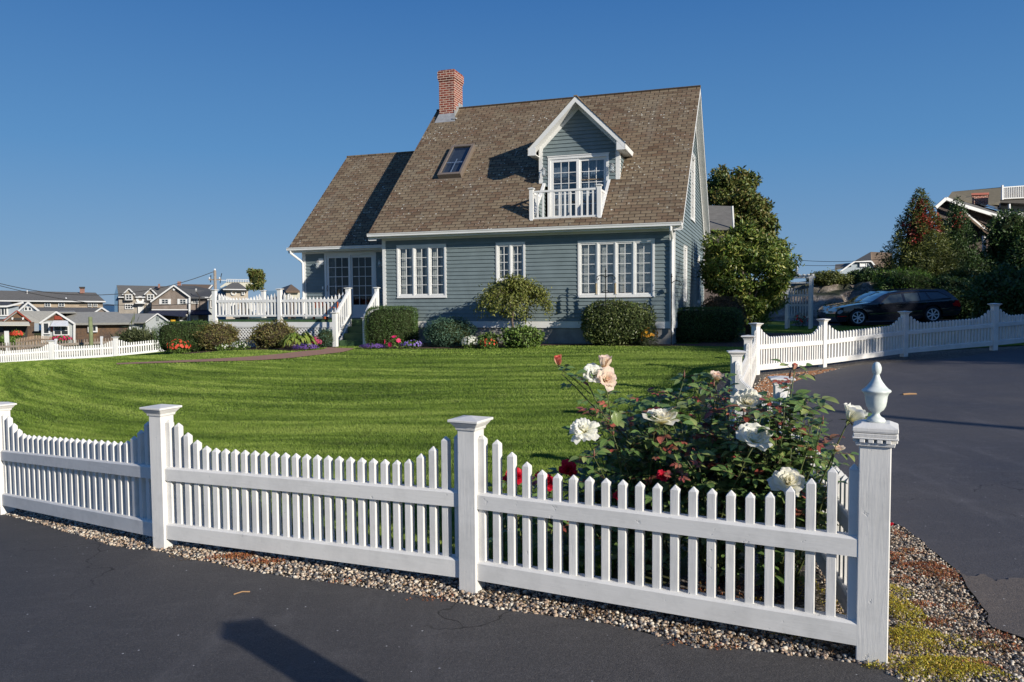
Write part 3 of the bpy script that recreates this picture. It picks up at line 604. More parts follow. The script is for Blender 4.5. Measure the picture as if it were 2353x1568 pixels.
# ------------------------------------------------------------------ picket fences
def post(parent, x, y, z, rz, w=.108, h=.976, finial=False, capw=None, mat='fence', pts=True):
    Mt = Matrix.Translation((x, y, z)) @ Matrix.Rotation(rz, 4, 'Z')
    mb = MB(); a = w / 2; hc = h - .062
    mb.box(-a, a, -a, a, -.25, hc)
    p = mb.xf(Mt).build('post', M[mat], parent, bevel=.004 if pts else 0)
    c = (capw or w * 1.72) / 2; mb = MB()
    if finial:
        mb.frustum(0, 0, hc - .03, hc - .012, a + .012, a + .016)
        for i in range(4):                                              # dentils under the moulding
            for k in (-1.5, -.5, .5, 1.5):
                b_ = MB(); b_.box(k * .034 - .011, k * .034 + .011, -a - .024, -a, hc - .014, hc + .004); b_.xf(Matrix.Rotation(i * math.pi / 2, 4, 'Z')); n_ = len(mb.v); mb.v += b_.v; mb.f += [tuple(q + n_ for q in f) for f in b_.f]; mb.m += b_.m
        mb.frustum(0, 0, hc + .002, hc + .010, a + .026, a + .027); mb.frustum(0, 0, hc + .010, hc + .026, a + .020, a + .024)
        mb.frustum(0, 0, hc + .026, hc + .034, c * .90, c); mb.frustum(0, 0, hc + .034, hc + .052, c, c); mb.frustum(0, 0, hc + .052, hc + .068, c, c * .62)
    else:
        mb.frustum(0, 0, hc - .012, hc + .004, a + .006, a + .010); mb.frustum(0, 0, hc + .004, hc + .030, a + .010, c * .90); mb.frustum(0, 0, hc + .033, hc + .047, c, c); mb.frustum(0, 0, hc + .047, hc + .062, c, .004)
    mb.xf(Mt).build('post_cap', M[mat], p, bevel=.0025 if pts else 0)
    if finial:
        z0 = hc + .068
        prof = [(.0, 0), (.040, 0), (.042, .008), (.036, .016), (.024, .022), (.017, .030), (.016, .036), (.019, .042), (.033, .052), (.042, .068), (.046, .088), (.049, .112), (.054, .124), (.062, .130), (.064, .135), (.061, .139), (.053, .143), (.040, .156), (.027, .173), (.018, .188), (.013, .202), (.0125, .206), (.018, .212), (.021, .224), (.021, .236), (.017, .248), (.010, .257), (.0, .260)]
        mb = MB(); mb.lathe([(r * .93, zz_) for r, zz_ in prof], (0, 0, z0), 32); f = mb.xf(Mt).build('finial', M['finial'], p, True)
    return p
t = NT('finial_paint'); co = t.co(); t.color(t.ramp(t.noise(co, 30, 4), [(.4, (.66, .70, .66)), (.7, (.52, .58, .54))])); t.rough(.4); M['finial'] = t.m

def fence(root, A, B, zA, zB, count, wz=None, scale=1.0, pw=.041, rail_d=.076, merged=False, budget=None, jitter=.0, ends=(.88, .86, .80, .755, .72), flatz=.71, gapA=.054, gapB=.054, round_rail=True, mat='fence', rd=None):
    rd = rd or random.Random(3)
    A = Vector((A[0], A[1], 0)); B = Vector((B[0], B[1], 0)); d = (B - A); L = d.length; d /= L; nrm = Vector((d.y, -d.x, 0))
    def z(u): return zA + (zB - zA) * u / L
    pan = MB(); s = scale
    for (zc, hh, dd) in ((.52 * s, .088 * s, rail_d), (.137 * s, .105 * s, rail_d + .004)):
        u0, u1 = gapA * .8, L - gapB * .8
        prof = [(-dd/2, -hh/2), (dd/2, -hh/2), (dd/2, hh/2 - .012), (dd/2 - .008, hh/2 - .003), (dd/2 - .018, hh/2), (-dd/2 + .018, hh/2), (-dd/2 + .008, hh/2 - .003), (-dd/2, hh/2 - .012)]
        pa = [tuple(A + d * u0 + nrm * p[0] + Vector((0, 0, z(u0) + zc + p[1]))) for p in prof]
        pan.prism(pa, d * (u1 - u0) + Vector((0, 0, z(u1) - z(u0))))
    fp = pan.build('rail', M['fencerail' if mat == 'fence' else mat], root)
    pk = MB()
    for i in range(count):
        u = gapA + .02 + (L - gapA - gapB - .04) * i / (count - 1)
        e = min(i, count - 1 - i); hp_ = (ends[e] if e < len(ends) else flatz) * s
        zz = z(u); c = A + d * u; h = pw / 2
        ang = math.atan2(d.y, d.x) + rd.uniform(-jitter, jitter)
        m = MB(); m.box(-h, h, -h, h, .09 * s, hp_ - .026 * s)
        n = len(m.v); zt = hp_ - .026 * s; m.v += [(-h, -h, zt), (h, -h, zt), (h, h, zt), (-h, h, zt), (0, 0, hp_)]
        for f in ((0, 1, 4), (1, 2, 4), (2, 3, 4), (3, 0, 4)): m.f.append(tuple(n + q for q in f)); m.m.append(0)
        m.xf(Matrix.Translation((c.x, c.y, zz)) @ Matrix.Rotation(ang, 4, 'Z'))
        if merged or (budget is not None and budget[0] <= 0):
            n = len(pk.v); pk.v += m.v; pk.f += [tuple(q + n for q in f) for f in m.f]; pk.m += m.m
        else:
            m.build('picket', M[mat], fp, bevel=.0025 if not merged and jitter else 0)
            if budget is not None: budget[0] -= 1
    if pk.v: o = pk.build('picket', M[mat], fp); o['kind'] = 'stuff'
    return fp
def ang(a, b): return math.atan2(b[1] - a[1], b[0] - a[0])

z3p = P(380, 1262, 5.1).z; z4p = P(12, 1180, 6.65).z
ff = thing('picket_fence', (0, 0, 0), 0, 'white scalloped picket fence in the foreground along the front asphalt, nearest the camera', 'fence', 'white picket fences around the lawn')
post(ff, P1[0] + .009, P1[1] + .021, 0, ang(P2, P1), w=.126, h=1.058, finial=True, capw=.178)
post(ff, P2[0], P2[1], 0, ang(P2, P1)); post(ff, P3[0], P3[1], z3p, ang(P3, P2)); post(ff, P4[0], P4[1], z4p, ang(P4, P3)); post(ff, P5[0], P5[1], tz(*P5), ang(P5, P4), pts=False)
rd = random.Random(4)
fence(ff, P2, P1, 0, 0, 22, jitter=.035, gapB=.062, rd=rd); fence(ff, P3, P2, z3p, 0, 28, jitter=.03, rd=rd); fence(ff, P4, P3, z4p, z3p, 27, jitter=.03, rd=rd); fence(ff, P5, P4, tz(*P5), z4p, 23, merged=True)

fd = thing('picket_fence', (0, 0, 0), 0, 'white picket fence running from the urn topped corner post up beside the driveway', 'fence', 'white picket fences around the lawn')
zz = [0, 0, tz(*D2), tz(*D3), tz(*D4)]
dl = [P1, D1, D2, D3, D4]; bud = [100]
post(fd, *D1, tz(*D1), ang(P1, D1) , w=.11, h=.99); post(fd, *D2, tz(*D2), ang(D1, D2), w=.12, h=1.0); post(fd, *D3, tz(*D3), ang(D2, D3), w=.12, h=1.0)
for a in range(4): fence(fd, dl[a], dl[a + 1], zz[a], tz(*dl[a + 1]), 29 if a == 0 else 30, budget=bud, gapA=.075 if a == 0 else .054)
fr = thing('picket_fence', (0, 0, 0), 0, 'white picket fence crossing behind the driveway in front of the black cars', 'fence', 'white picket fences around the lawn')
rl = [D4, D5, D6, D7, D8]; bud = [100]
post(fr, *D4, tz(*D4), ang(D4, D5), w=.12, h=1.02); post(fr, *D5, P(1892, 848, 16.2).z, ang(D4, D5), w=.12, h=1.06); post(fr, *D6, P(2079, 821, 17.0).z, ang(D5, D6), w=.12, h=1.02); post(fr, *D7, P(2286, 805.6, 17.3).z, ang(D6, D7), w=.12, h=1.06); post(fr, *D8, tz(*D8), ang(D7, D8), w=.12, h=1.0)
rz_ = [tz(*D4), P(1892, 846, 16.2).z, P(2079, 821, 17.0).z, P(2286, 803, 17.3).z, tz(*D8) + .1]
for a in range(4): fence(fr, rl[a], rl[a + 1], rz_[a], rz_[a + 1], 27, budget=bud, merged=(a == 3), scale=1.04)
fl = thing('picket_fence', (0, 0, 0), 0, 'distant white picket fence at the left edge of the lawn below the village', 'fence', 'white picket fences around the lawn')
fz = [P(-160, 853, 31.5), P(-20, 843, 32.4), P(120, 832, 33.0), P(267, 823, 33.6), P(398, 809, 34.4)]
for i_, q in enumerate(fz): post(fl, q.x, q.y, q.z, 0, w=.15, h=.93, pts=False, mat='white', capw=.26)
for a in range(4): fence(fl, fz[a], fz[a + 1], fz[a].z, fz[a + 1].z, 25 if a < 3 else 22, scale=.88, pw=.050, rail_d=.06, mat='white', merged=(a == 0), gapA=.12, gapB=.12)
# grey picket fence of the neighbours, beyond and below
fg = thing('grey_picket_fence', (0, 0, 0), 0, 'weathered grey picket fence behind the distant white fence on the left', 'fence')
gz = [P(-40, 828, 46), P(130, 822, 46), P(235, 816, 46.5), P(340, 812, 47)]
for a in range(3):
    A_, B_ = gz[a], gz[a + 1]; n_ = 27 if a == 0 else 17
    fence(fg, A_, B_, A_.z, B_.z, n_, scale=1.45, pw=.045, rail_d=.06, mat='wood', ends=(.7,), flatz=.7, gapA=.05, gapB=.05)
for q in gz:
    mb = MB(); mb.box(q.x - .06, q.x + .06, q.y - .06, q.y + .06, q.z - .6, q.z + 1.12); mb.build('post', M['whiteold'], fg)
fs = thing('wooden_fence', (0, 0, 0), 0, 'tan wooden picket ramp rail in front of the small shops', 'fence')
for a, b, n_ in ((P(38, 812, 60), P(85, 800, 68), 14), (P(85, 800, 68), P(120, 800, 74), 12)):
    fence(fs, a, b, a.z, b.z, n_, scale=1.5, pw=.055, rail_d=.05, mat='tanwood', ends=(.75,), flatz=.75) if 'tanwood' in M else None
# ------------------------------------------------------------------ the house (local axes: x along the front wall to the right, y into the house)
HY = R(-18.4); HO = (4.39046, 21.0, 0)
house = thing('house', HO, HY, 'blue grey clapboard house with steep brown shingle roof, brick chimney and balcony dormer', 'house')
def iv_sub(a0, a1, holes):
    seg = [(a0, a1)]
    for h0, h1 in holes:
        ns = []
        for s0, s1 in seg:
            if h1 <= s0 or h0 >= s1: ns.append((s0, s1)); continue
            if h0 > s0: ns.append((s0, h0))
            if h1 < s1: ns.append((h1, s1))
        seg = ns
    return seg
def clap(F, a0, a1, z0, z1, holes=(), exp=.113, lim=None):
    """clapboards on a wall; F(a, out, z) -> local point; holes = (a0, a1, z0, z1)"""
    mb = MB(); z = z0
    zb = sorted({z0, z1} | {h[2] for h in holes} | {h[3] for h in holes})
    while z < z1 - 1e-4:
        zt = min(z + exp, z1)
        cuts = [z] + [q for q in zb if z + .004 < q < zt - .004] + [zt]
        for lo, hi in zip(cuts[:-1], cuts[1:]):
            mid = (lo + hi) / 2
            hs = [(h[0], h[1]) for h in holes if h[2] < mid < h[3]]
            ob = .029 - .024 * (lo - z) / exp; ot = .029 - .024 * (hi - z) / exp
            if lim is None:
                for s0, s1 in iv_sub(a0, a1, hs):
                    mb.quad(F(s0, ob, lo), F(s1, ob, lo), F(s1, ot, hi), F(s0, ot, hi))
                    if lo == z: mb.quad(F(s0, .003, lo), F(s1, .003, lo), F(s1, ob, lo), F(s0, ob, lo))
            else:
                b0, b1 = lim(lo); c0, c1 = lim(hi)
                for s0, s1 in iv_sub(min(b0, c0), max(b1, c1), hs):
                    q0 = max(s0, b0); q1 = min(s1, b1); r0 = max(s0, c0); r1 = min(s1, c1)
                    if q1 - q0 < .005: continue
                    if r1 < r0: r0 = r1 = (r0 + r1) / 2
                    mb.quad(F(q0, ob, lo), F(q1, ob, lo), F(r1, ot, hi), F(r0, ot, hi))
                    if lo == z: mb.quad(F(q0, .003, lo), F(q1, .003, lo), F(q1, ob, lo), F(q0, ob, lo))
        z = zt
    return mb
FR = lambda y0: (lambda a, o, z: (a, y0 - o, z))           # wall facing the camera
RS = lambda x0: (lambda a, o, z: (x0 + o, a, z))           # wall facing right
LS = lambda x0: (lambda a, o, z: (x0 - o, a, z))           # wall facing left
def fbox(mb, F, a0, a1, o0, o1, z0, z1, mi=0):
    p = [F(a0, o0, z0), F(a1, o0, z0), F(a1, o1, z0), F(a0, o1, z0), F(a0, o0, z1), F(a1, o0, z1), F(a1, o1, z1), F(a0, o1, z1)]
    n = len(mb.v); mb.v += p
    for f in ((0,3,2,1),(4,5,6,7),(0,1,5,4),(1,2,6,5),(2,3,7,6),(3,0,4,7)): mb.f.append(tuple(n + i for i in f)); mb.m.append(mi)

def window(F, a0, a1, z0, z1, units, cols, rows, curtain='half', cas=.055, name='window', glass='glass', sash=.042, screen=None, par=house, mats='white'):
    """casing + one sash per unit; muntins, panes and curtains are sub-parts"""
    mb = MB()
    fbox(mb, F, a0, a1, -.04, .042, z0, z0 + cas); fbox(mb, F, a0, a1, -.04, .040, z1 - cas, z1)
    fbox(mb, F, a0, a0 + cas, -.04, .041, z0 + cas, z1 - cas); fbox(mb, F, a1 - cas, a1, -.04, .041, z0 + cas, z1 - cas)
    fbox(mb, F, a0 - .01, a1 + .01, -.01, .060, z0 - .025, z0 - .001); fbox(mb, F, a0 - .008, a1 + .008, -.01, .055, z1 + .001, z1 + .018)
    wd = (a1 - a0 - 2 * cas) / units; mt = MB(); pn = MB(); cu = MB()
    for u in range(units):
        b0 = a0 + cas + u * wd; b1 = b0 + wd
        if u: fbox(mb, F, b0 - .022, b0 + .022, -.04, .038, z0 + cas, z1 - cas)
        s0 = b0 + (.022 if u else 0); s1 = b1 - (.022 if u < units - 1 else 0); y0 = z0 + cas; y1 = z1 - cas
        fbox(mb, F, s0, s0 + sash, -.03, .018, y0, y1); fbox(mb, F, s1 - sash, s1, -.03, .018, y0, y1)
        fbox(mb, F, s0 + sash, s1 - sash, -.03, .017, y0, y0 + sash); fbox(mb, F, s0 + sash, s1 - sash, -.03, .017, y1 - sash, y1)
        g0, g1, h0, h1 = s0 + sash, s1 - sash, y0 + sash, y1 - sash
        pn.quad(F(g0, -.010, h0), F(g1, -.010, h0), F(g1, -.010, h1), F(g0, -.010, h1))
        for c in range(1, cols): x = g0 + (g1 - g0) * c / cols; fbox(mt, F, x - .008, x + .008, -.008, .004, h0, h1)
        for r in range(1, rows): zc = h0 + (h1 - h0) * r / rows; fbox(mt, F, g0, g1, -.007, .0055, zc - .008, zc + .008)
        n = 26
        if curtain:
            for (k0, k1) in ([(0, .42), (.62, 1)] if curtain == 'half' else [(0, 1)]):
                if curtain == 'blind':
                    zc = h1
                    while zc > h0 + (h1 - h0) * .02:
                        fbox(cu, F, g0, g1, -.10, -.085, zc - .030, zc - .006); zc -= .034
                    break
                pr = []
                for q in range(n + 1):
                    aa = g0 - .02 + (g1 - g0 + .04) * (k0 + (k1 - k0) * q / n); pr.append((aa, -.12 + .02 * math.sin(q * 1.9)))
                for q in range(n): cu.quad(F(pr[q][0], pr[q][1], h0), F(pr[q+1][0], pr[q+1][1], h0), F(pr[q+1][0], pr[q+1][1], h1), F(pr[q][0], pr[q][1], h1))
    o = mb.build(name, M[mats], par); mt.build('muntins', M[mats], o); pn.build('pane', M[glass], o)
    if cu.v: cu.build('blind' if curtain == 'blind' else 'curtain', M['curtain'], o)
    return o

XL, XR = -8.77, 0.0
ZS, ZF, ZE = 1.0, 3.44, 3.62
RS0, RK = .925, -.35                                       # roof slope; eave line y
RY, RZ = 4.95, 3.62 + .925 * 5.30                           # ridge
YB = 9.9
wins = [(-8.28, -6.66, 1.72, 3.275), (-5.09, -4.20, 2.15, 3.26), (-2.65, -.51, 1.69, 3.235)]
clap(FR(0), XL + .10, XR - .10, ZS, ZF - .005, wins).build('wall', M['siding'], house)
swins = [(2.3, 3.2, 1.55, 3.20), (6.8, 7.75, 1.47, 3.15), (4.45, 5.75, 4.2, 6.35)]
glim = lambda z: (0.10, YB - .1) if z < 3.75 else ((z - 3.75) / .925 + .02, YB - (z - 3.75) / .925 - .02)
clap(RS(0), .1, YB - .1, ZS, 8.30, swins, lim=glim).build('wall', M['siding'], house)
clap(LS(XL), 0, YB, ZS, 8.30, (), lim=glim).build('wall', M['siding'], house)
mb = MB(); mb.quad((XL, YB, .8), (XR, YB, .8), (XR, YB, 3.7), (XL, YB, 3.7)); mb.build('wall', M['siding'], house)
mb = MB(); mb.quad((XL + .01, 2.2, .8), (XR - .01, 2.2, .8), (XR - .01, 2.2, 6.0), (XL + .01, 2.2, 6.0)); mb.quad((XL, 0.0, 1.2), (XR, 0.0, 1.2), (XR, 9.9, 1.2), (XL, 9.9, 1.2)); mb.build('room_partition', M['room'], house)
mb = MB(); mb.box(XL + .02, XR - .02, .02, YB - .02, -.3, .80); mb.build('foundation', M['concrete'], house)
mb = MB(); mb.box(XL - .02, XR + .02, -.022, 0, .81, 1.0); mb.box(XR, XR + .02, 0, YB, .81, 1.0); mb.build('water_table', M['white'], house)
mb = MB()                                                   # corner boards and frieze
mb.box(XL, XL + .11, -.028, 0, 1.0, ZF); mb.box(XR - .11, XR + .028, -.028, .0, 1.0, ZF); mb.box(XR, XR + .028, 0, .10, 1.0, 3.8); mb.box(XR, XR + .028, YB - .1, YB, 1.0, 3.8); mb.box(XL - .028, XL, 0, .1, 1.0, 3.8)
mb.build('corner_board', M['white'], house)
mb = MB(); mb.box(XL, XR, -.032, 0, ZF, ZE + .02); mb.build('frieze', M['white'], house)
window(FR(0), *wins[0], 3, 2, 5, 'half'); window(FR(0), *wins[1], 2, 2, 4, 'half'); window(FR(0), *wins[2], 4, 2, 5, 'blind')
for w_ in swins: window(RS(0), *w_, 1, 2, 5, None, glass='glass')

# roofs ------------------------------------------------------------
def shingle(mb, x0, x1, y0, z0, slope, ylen, holes=(), step=.14, sgn=1, xl=None):
    """courses of shingles: x range, start at eave (y0, z0), rise along +y * sgn"""
    ca = 1 / math.sqrt(1 + slope * slope); n = int(round(ylen / ca / step)); dy = ylen / n
    for i in range(n):
        ya = i * dy; yb = ya + dy; ym = (ya + yb) / 2
        hs = [(h[0], h[1]) for h in holes if h[2] < y0 + ym < h[3]]
        for s0, s1 in iv_sub(x0 if xl is None else xl(ym)[0], x1 if xl is None else xl(ym)[1], hs):
            A = (s0, y0 + sgn * ya, z0 + slope * ya + .022); B = (s1, y0 + sgn * ya, z0 + slope * ya + .022)
            C = (s1, y0 + sgn * yb, z0 + slope * yb + .002); D = (s0, y0 + sgn * yb, z0 + slope * yb + .002)
            mb.quad(A, B, C, D); mb.quad((A[0], A[1], A[2] - .022), (B[0], B[1], B[2] - .022), B, A)
REC = (-3.98, -2.02, -.06, 1.25)
mb = MB(); shingle(mb, -9.08, .27, RK, 3.62, .925, 5.30, [REC]); shingle(mb, -9.08, .27, 2 * RY - RK, 3.62, .925, 5.30, sgn=-1)
mb.box(-9.08, .27, RY - .06, RY + .06, RZ - .02, RZ + .028)
roofo = mb.build('roof', M['roof'], house)
mb = MB()                                                    # eave soffit, fascia, rakes
mb.box(-9.06, .25, RK + .01, -.03, 3.50, 3.53)
mb.box(-9.06, .25, RK, RK + .02, 3.49, 3.615)
sl = lambda y: 3.62 + .925 * (y + .35)
def rake(mb, xa, xb, th=.17, y0=RK, y1=RY, z0=3.62, sl=.925, ym=None):
    for sg in (1, -1):
        yy0 = y0 if sg == 1 else 2 * y1 - y0
        zt = z0 + sl * (y1 - y0)
        pl = [(xa, yy0, z0 - .012), (xa, y1, zt - .012), (xa, y1, zt - .012 - th * 1.3), (xa, yy0, z0 - .012 - th)]
        mb.prism(pl, (xb - xa, 0, 0))
rake(mb, .235, .262); rake(mb, -9.07, -9.04)
# sloping soffit under the rake overhang, both slopes
for (xa, xb) in ((0.03, .235), (-9.04, -8.80)):
    for sg in (1, -1):
        yy0 = RK if sg == 1 else 2 * RY - RK
        mb.prism([(xa, yy0, 3.62 - .16), (xa, RY, RZ - .16), (xa, RY, RZ - .19), (xa, yy0, 3.62 - .19)], (xb - xa, 0, 0))
        yq = 0.0 if sg == 1 else YB; mb.prism([(xa - .0, yq, sl(0) - .19), (xa, RY, RZ - .19), (xa, RY, RZ - .40), (xa, yq, sl(0) - .40)], (.028 if xa > 0 else -.0 + .028, 0, 0))
mb.build('roof_trim', M['white'], roofo)
def gutter(mb, x0, x1, y, z):
    prof = [(0, 0), (-.09, 0), (-.105, .012), (-.105, .05), (-.122, .085), (-.122, .10), (-.112, .10), (-.1, .06), (-.09, .02), (0, .02)]
    mb.prism([(x0, y + p[0], z + p[1]) for p in prof], (x1 - x0, 0, 0)); mb.prism([(x0 - .003, y + p[0], z + p[1]) for p in [(0, 0), (-.09, 0), (-.105, .012), (-.122, .1), (0, .1)]], (.003, 0, 0)); mb.prism([(x1, y + p[0], z + p[1]) for p in [(0, 0), (-.09, 0), (-.105, .012), (-.122, .1), (0, .1)]], (.003, 0, 0))
mb = MB(); gutter(mb, -9.05, .24, RK, 3.535); gu = mb.build('gutter', M['white'], house)
mb = MB(); x = -.035; mb.tube([(x, RK - .06, 3.54), (x, RK - .06, 3.44), (x, -.10, 3.24), (x, -.075, 3.15), (x, -.075, .75), (x + .03, -.16, .68)], .040, 8); mb.build('downspout', M['white'], gu)

# chimney ----------------------------------------------------------
mb = MB(); cx0, cx1, cy0, cy1 = -8.80, -8.22, 4.50, 5.30
mb.box(cx0, cx1, cy0, cy1, 7.6, 9.42); mb.box(cx0 - .02, cx1 + .02, cy0 - .02, cy1 + .02, 9.42, 9.49); mb.box(cx0 - .04, cx1 + .04, cy0 - .04, cy1 + .04, 9.49, 9.75); mb.box(cx0 - .01, cx1 + .01, cy0 - .01, cy1 + .01, 9.75, 9.80)
ch = mb.build('chimney', M['brick'], house)
mb = MB(); sl = lambda y: 3.62 + .925 * (y + .35)
mb.prism([(cx0 - .10, cy0 - .22, sl(cy0 - .22) + .018), (cx1 + .12, cy0 - .22, sl(cy0 - .22) + .018), (cx1 + .012, cy0 - .008, sl(cy0) + .16), (cx0 - .012, cy0 - .008, sl(cy0) + .16)], (0, .006, -.006))
for k in range(4):
    y = cy0 + k * .2 - .02; z = min(sl(y + .1), RZ); mb.box(cx1 + .003, cx1 + .010, y, y + .205, z - .16, z + .19)
mb.box(cx1 + .004, cx1 + .14, cy0 - .2, cy0 + .2, sl(cy0) - .1, sl(cy0) - .05); mb.build('flashing', M['lead'], ch)

# skylight ----------------------------------------------------------
n_ = Vector((0, -.925, 1)).normalized(); u_ = Vector((0, 1, .925)).normalized(); o_ = Vector((-7.22, 2.30, sl(2.30)))
def SK(x, u, o): return tuple(o_ + Vector((x, 0, 0)) + u_ * u + n_ * o)
def skbox(mb, x0, x1, u0, u1, h0, h1):
    p = [SK(x0,u0,h0),SK(x1,u0,h0),SK(x1,u1,h0),SK(x0,u1,h0),SK(x0,u0,h1),SK(x1,u0,h1),SK(x1,u1,h1),SK(x0,u1,h1)]; n = len(mb.v); mb.v += p
    for f in ((0,3,2,1),(4,5,6,7),(0,1,5,4),(1,2,6,5),(2,3,7,6),(3,0,4,7)): mb.f.append(tuple(n + i for i in f)); mb.m.append(0)
mb = MB(); a, b = .40, .86
M['skyframe'] = plain('skylight_frame', (.16, .13, .105), .4, .1)
skbox(mb, -a, -a+.085, -b, b, 0, .17); skbox(mb, a-.085, a, -b, b, 0, .171); skbox(mb, -a+.085, a-.085, -b, -b+.10, 0, .173); skbox(mb, -a+.085, a-.085, b-.10, b, 0, .172); skbox(mb, -a-.03, a+.03, -b-.12, -b, 0, .012)
so = mb.build('skylight', M['skyframe'], house, bevel=.008)
mb = MB(); mb.quad(SK(-a+.085,-b+.1,.13), SK(a-.085,-b+.1,.13), SK(a-.085,b-.1,.13), SK(-a+.085,b-.1,.13)); mb.build('pane', M['glassb'], so)
mb = MB(); mb.quad(SK(-a+.085,-b+.1,.02), SK(a-.085,-b+.1,.02), SK(a-.085,b-.1,.02), SK(-a+.085,b-.1,.02)); mb.build('shaft', M['room'], so)
mb = MB(); skbox(mb, -a+.085, a-.085, -.12, -.09, .105, .116); skbox(mb, -.02, .0, -.7, .1, .10, .11); mb.build('opener_bar', M['whiteold'], so)

# dormer ------------------------------------------------------------
DC, DY, HW = -2.92, 1.25, 1.20
DA = 7.50; dsl = .99; OV = .25
def dz(x): return DA - dsl * abs(x - DC)
dlim = lambda z: (max(DC - HW + .09, DC - (DA - .16 - z) / dsl), min(DC + HW - .09, DC + (DA - .16 - z) / dsl))
dd = (-3.86, -2.02, 3.93, 5.86)
dm = clap(FR(DY), 0, 0, 5.0, 7.32, [dd], lim=dlim).build('dormer', M['siding'], house)
for sx in (-1, 1):
    x = DC + sx * HW; F_ = RS(x) if sx > 0 else LS(x); zt = dz(x) - .15
    lim_ = lambda z: (DY, min((z - 3.62) / .925 - .35, 4.2))
    clap(F_, 0, 0, 5.1, zt, (), lim=lim_).build('cheek', M['siding'], dm)
mb = MB()
for sx in (-1, 1):
    x = DC + sx * HW; mb.box(min(x, x - sx * .10), max(x, x - sx * .10), DY - .024, DY, 5.10, dz(x) - .1); mb.box(min(x, x + sx * .024), max(x, x + sx * .024), DY - .024, DY + .12, 5.10, dz(x) - .1)
    # rake fascia, soffit and the inner frieze following the slope
    xe = DC + sx * (HW + OV); yf = DY - .42
    for (y0_, y1_, t0, t1, xin) in ((yf, yf + .028, .010, .175, 0), (yf + .028, DY, .14, .165, 0), (DY - .03, DY, .165, .30, 0)):
        pa = [(DC, y0_, DA - t0), (xe, y0_, DA - t0 - dsl * (HW + OV)), (xe, y0_, DA - t1 - dsl * (HW + OV)), (DC, y0_, DA - t1)]
        if y0_ == DY - .03: pa = [(DC, y0_, DA - t0), (DC + sx * HW, y0_, DA - t0 - dsl * HW), (DC + sx * HW, y0_, DA - t1 - dsl * HW), (DC, y0_, DA - t1)]
        mb.prism(pa, (0, y1_ - y0_, 0))
    zb = DA - dsl * (HW + OV); x0_, x1_ = sorted((DC + sx * (HW + .0), xe))
    mb.box(x0_, x1_, yf + .002, yf + .03, zb - .19, zb + .04)                      # boxed return at the foot of the rake
    mb.box(x0_, x1_, yf + .03, 3.4, zb - .19, zb - .165); mb.box(min(xe, xe - sx * .02), max(xe, xe - sx * .02), yf, 3.4, zb - .19, zb - .015)
mb.build('dormer_trim', M['white'], dm)
mb = MB()
for sx in (-1, 1):                                           # dormer roof slopes run back into the main roof
    xe = DC + sx * (HW + OV + .02); yf = DY - .44; k = 16
    for i in range(k):
        f0, f1 = i / k, (i + 1) / k
        xa = DC + (xe - DC) * f0; xb = DC + (xe - DC) * f1; za, zb = dz(xa), dz(xb)
        ya = (za - 3.62) / .925 - .35 + .15; yb = (zb - 3.62) / .925 - .35 + .15
        p = [(xa, yf, za + .002), (xb, yf, zb + .012), (xb, yb, zb + .012), (xa, ya, za + .002)]
        mb.quad(*(p if sx < 0 else p[::-1])); mb.quad((xb, yf, zb + .002), (xb, yf, zb + .012), (xb, yb, zb + .012), (xb, yb, zb + .002))
mb.box(DC - .05, DC + .05, DY - .44, 4.0, DA - .02, DA + .015); mb.build('dormer_roof', M['roofd'], dm)
def slider(F, a0, a1, z0, z1, par, glass, name='sliding_door', screen=True, kick=.06, curt='half'):
    mb = MB(); c = .075
    fbox(mb, F, a0, a0 + c, -.05, .035, z0, z1); fbox(mb, F, a1 - c, a1, -.05, .035, z0, z1); fbox(mb, F, a0 + c, a1 - c, -.05, .034, z1 - c, z1); fbox(mb, F, a0 + c, a1 - c, -.05, .034, z0, z0 + .05)
    fbox(mb, F, a0 - .02, a1 + .02, 0, .05, z1 + .001, z1 + .03)
    m_ = (a0 + a1) / 2; o = mb.build(name, M['white'], par)
    for k, (b0, b1, of) in enumerate(((a0 + c, m_ + .03, .0), (m_ - .0, a1 - c, -.035))):
        s = .085; lm = MB(); y0 = z0 + .05; y1 = z1 - c
        fbox(lm, F, b0, b0 + s, of - .03, of + .012, y0, y1); fbox(lm, F, b1 - s, b1, of - .03, of + .012, y0, y1); fbox(lm, F, b0 + s, b1 - s, of - .03, of + .011, y1 - s, y1); fbox(lm, F, b0 + s, b1 - s, of - .03, of + .011, y0, y0 + s + kick)
        g0, g1, h0, h1 = b0 + s, b1 - s, y0 + s + kick, y1 - s
        for c_ in range(1, 3): x = g0 + (g1 - g0) * c_ / 3; fbox(lm, F, x - .009, x + .009, of - .012, of + .002, h0, h1)
        for r in range(1, 5): zc = h0 + (h1 - h0) * r / 5; fbox(lm, F, g0, g1, of - .011, of + .004, zc - .009, zc + .009)
        lm.build('door_leaf', M['white'], o)
        pn = MB(); pn.quad(F(g0, of - .016, h0), F(g1, of - .016, h0), F(g1, of - .016, h1), F(g0, of - .016, h1)); pn.build('pane', M[glass], o)
    cu = MB(); n = 70
    for (k0, k1) in (((.02, .30), (.56, .98)) if par is not house else ((.02, .16),)):
        pr = [(a0 + c + (a1 - a0 - 2 * c) * (k0 + (k1 - k0) * q / n), -.16 + .025 * math.sin(q * 1.3)) for q in range(n + 1)]
        for q in range(n): cu.quad(F(pr[q][0], pr[q][1], z0 + .08), F(pr[q+1][0], pr[q+1][1], z0 + .08), F(pr[q+1][0], pr[q+1][1], z1 - .1), F(pr[q][0], pr[q][1], z1 - .1))
    if curt: cu.build('curtain', M['curtain'], o)
    return o
slider(FR(DY), *dd, dm, 'glassb', 'balcony_door')
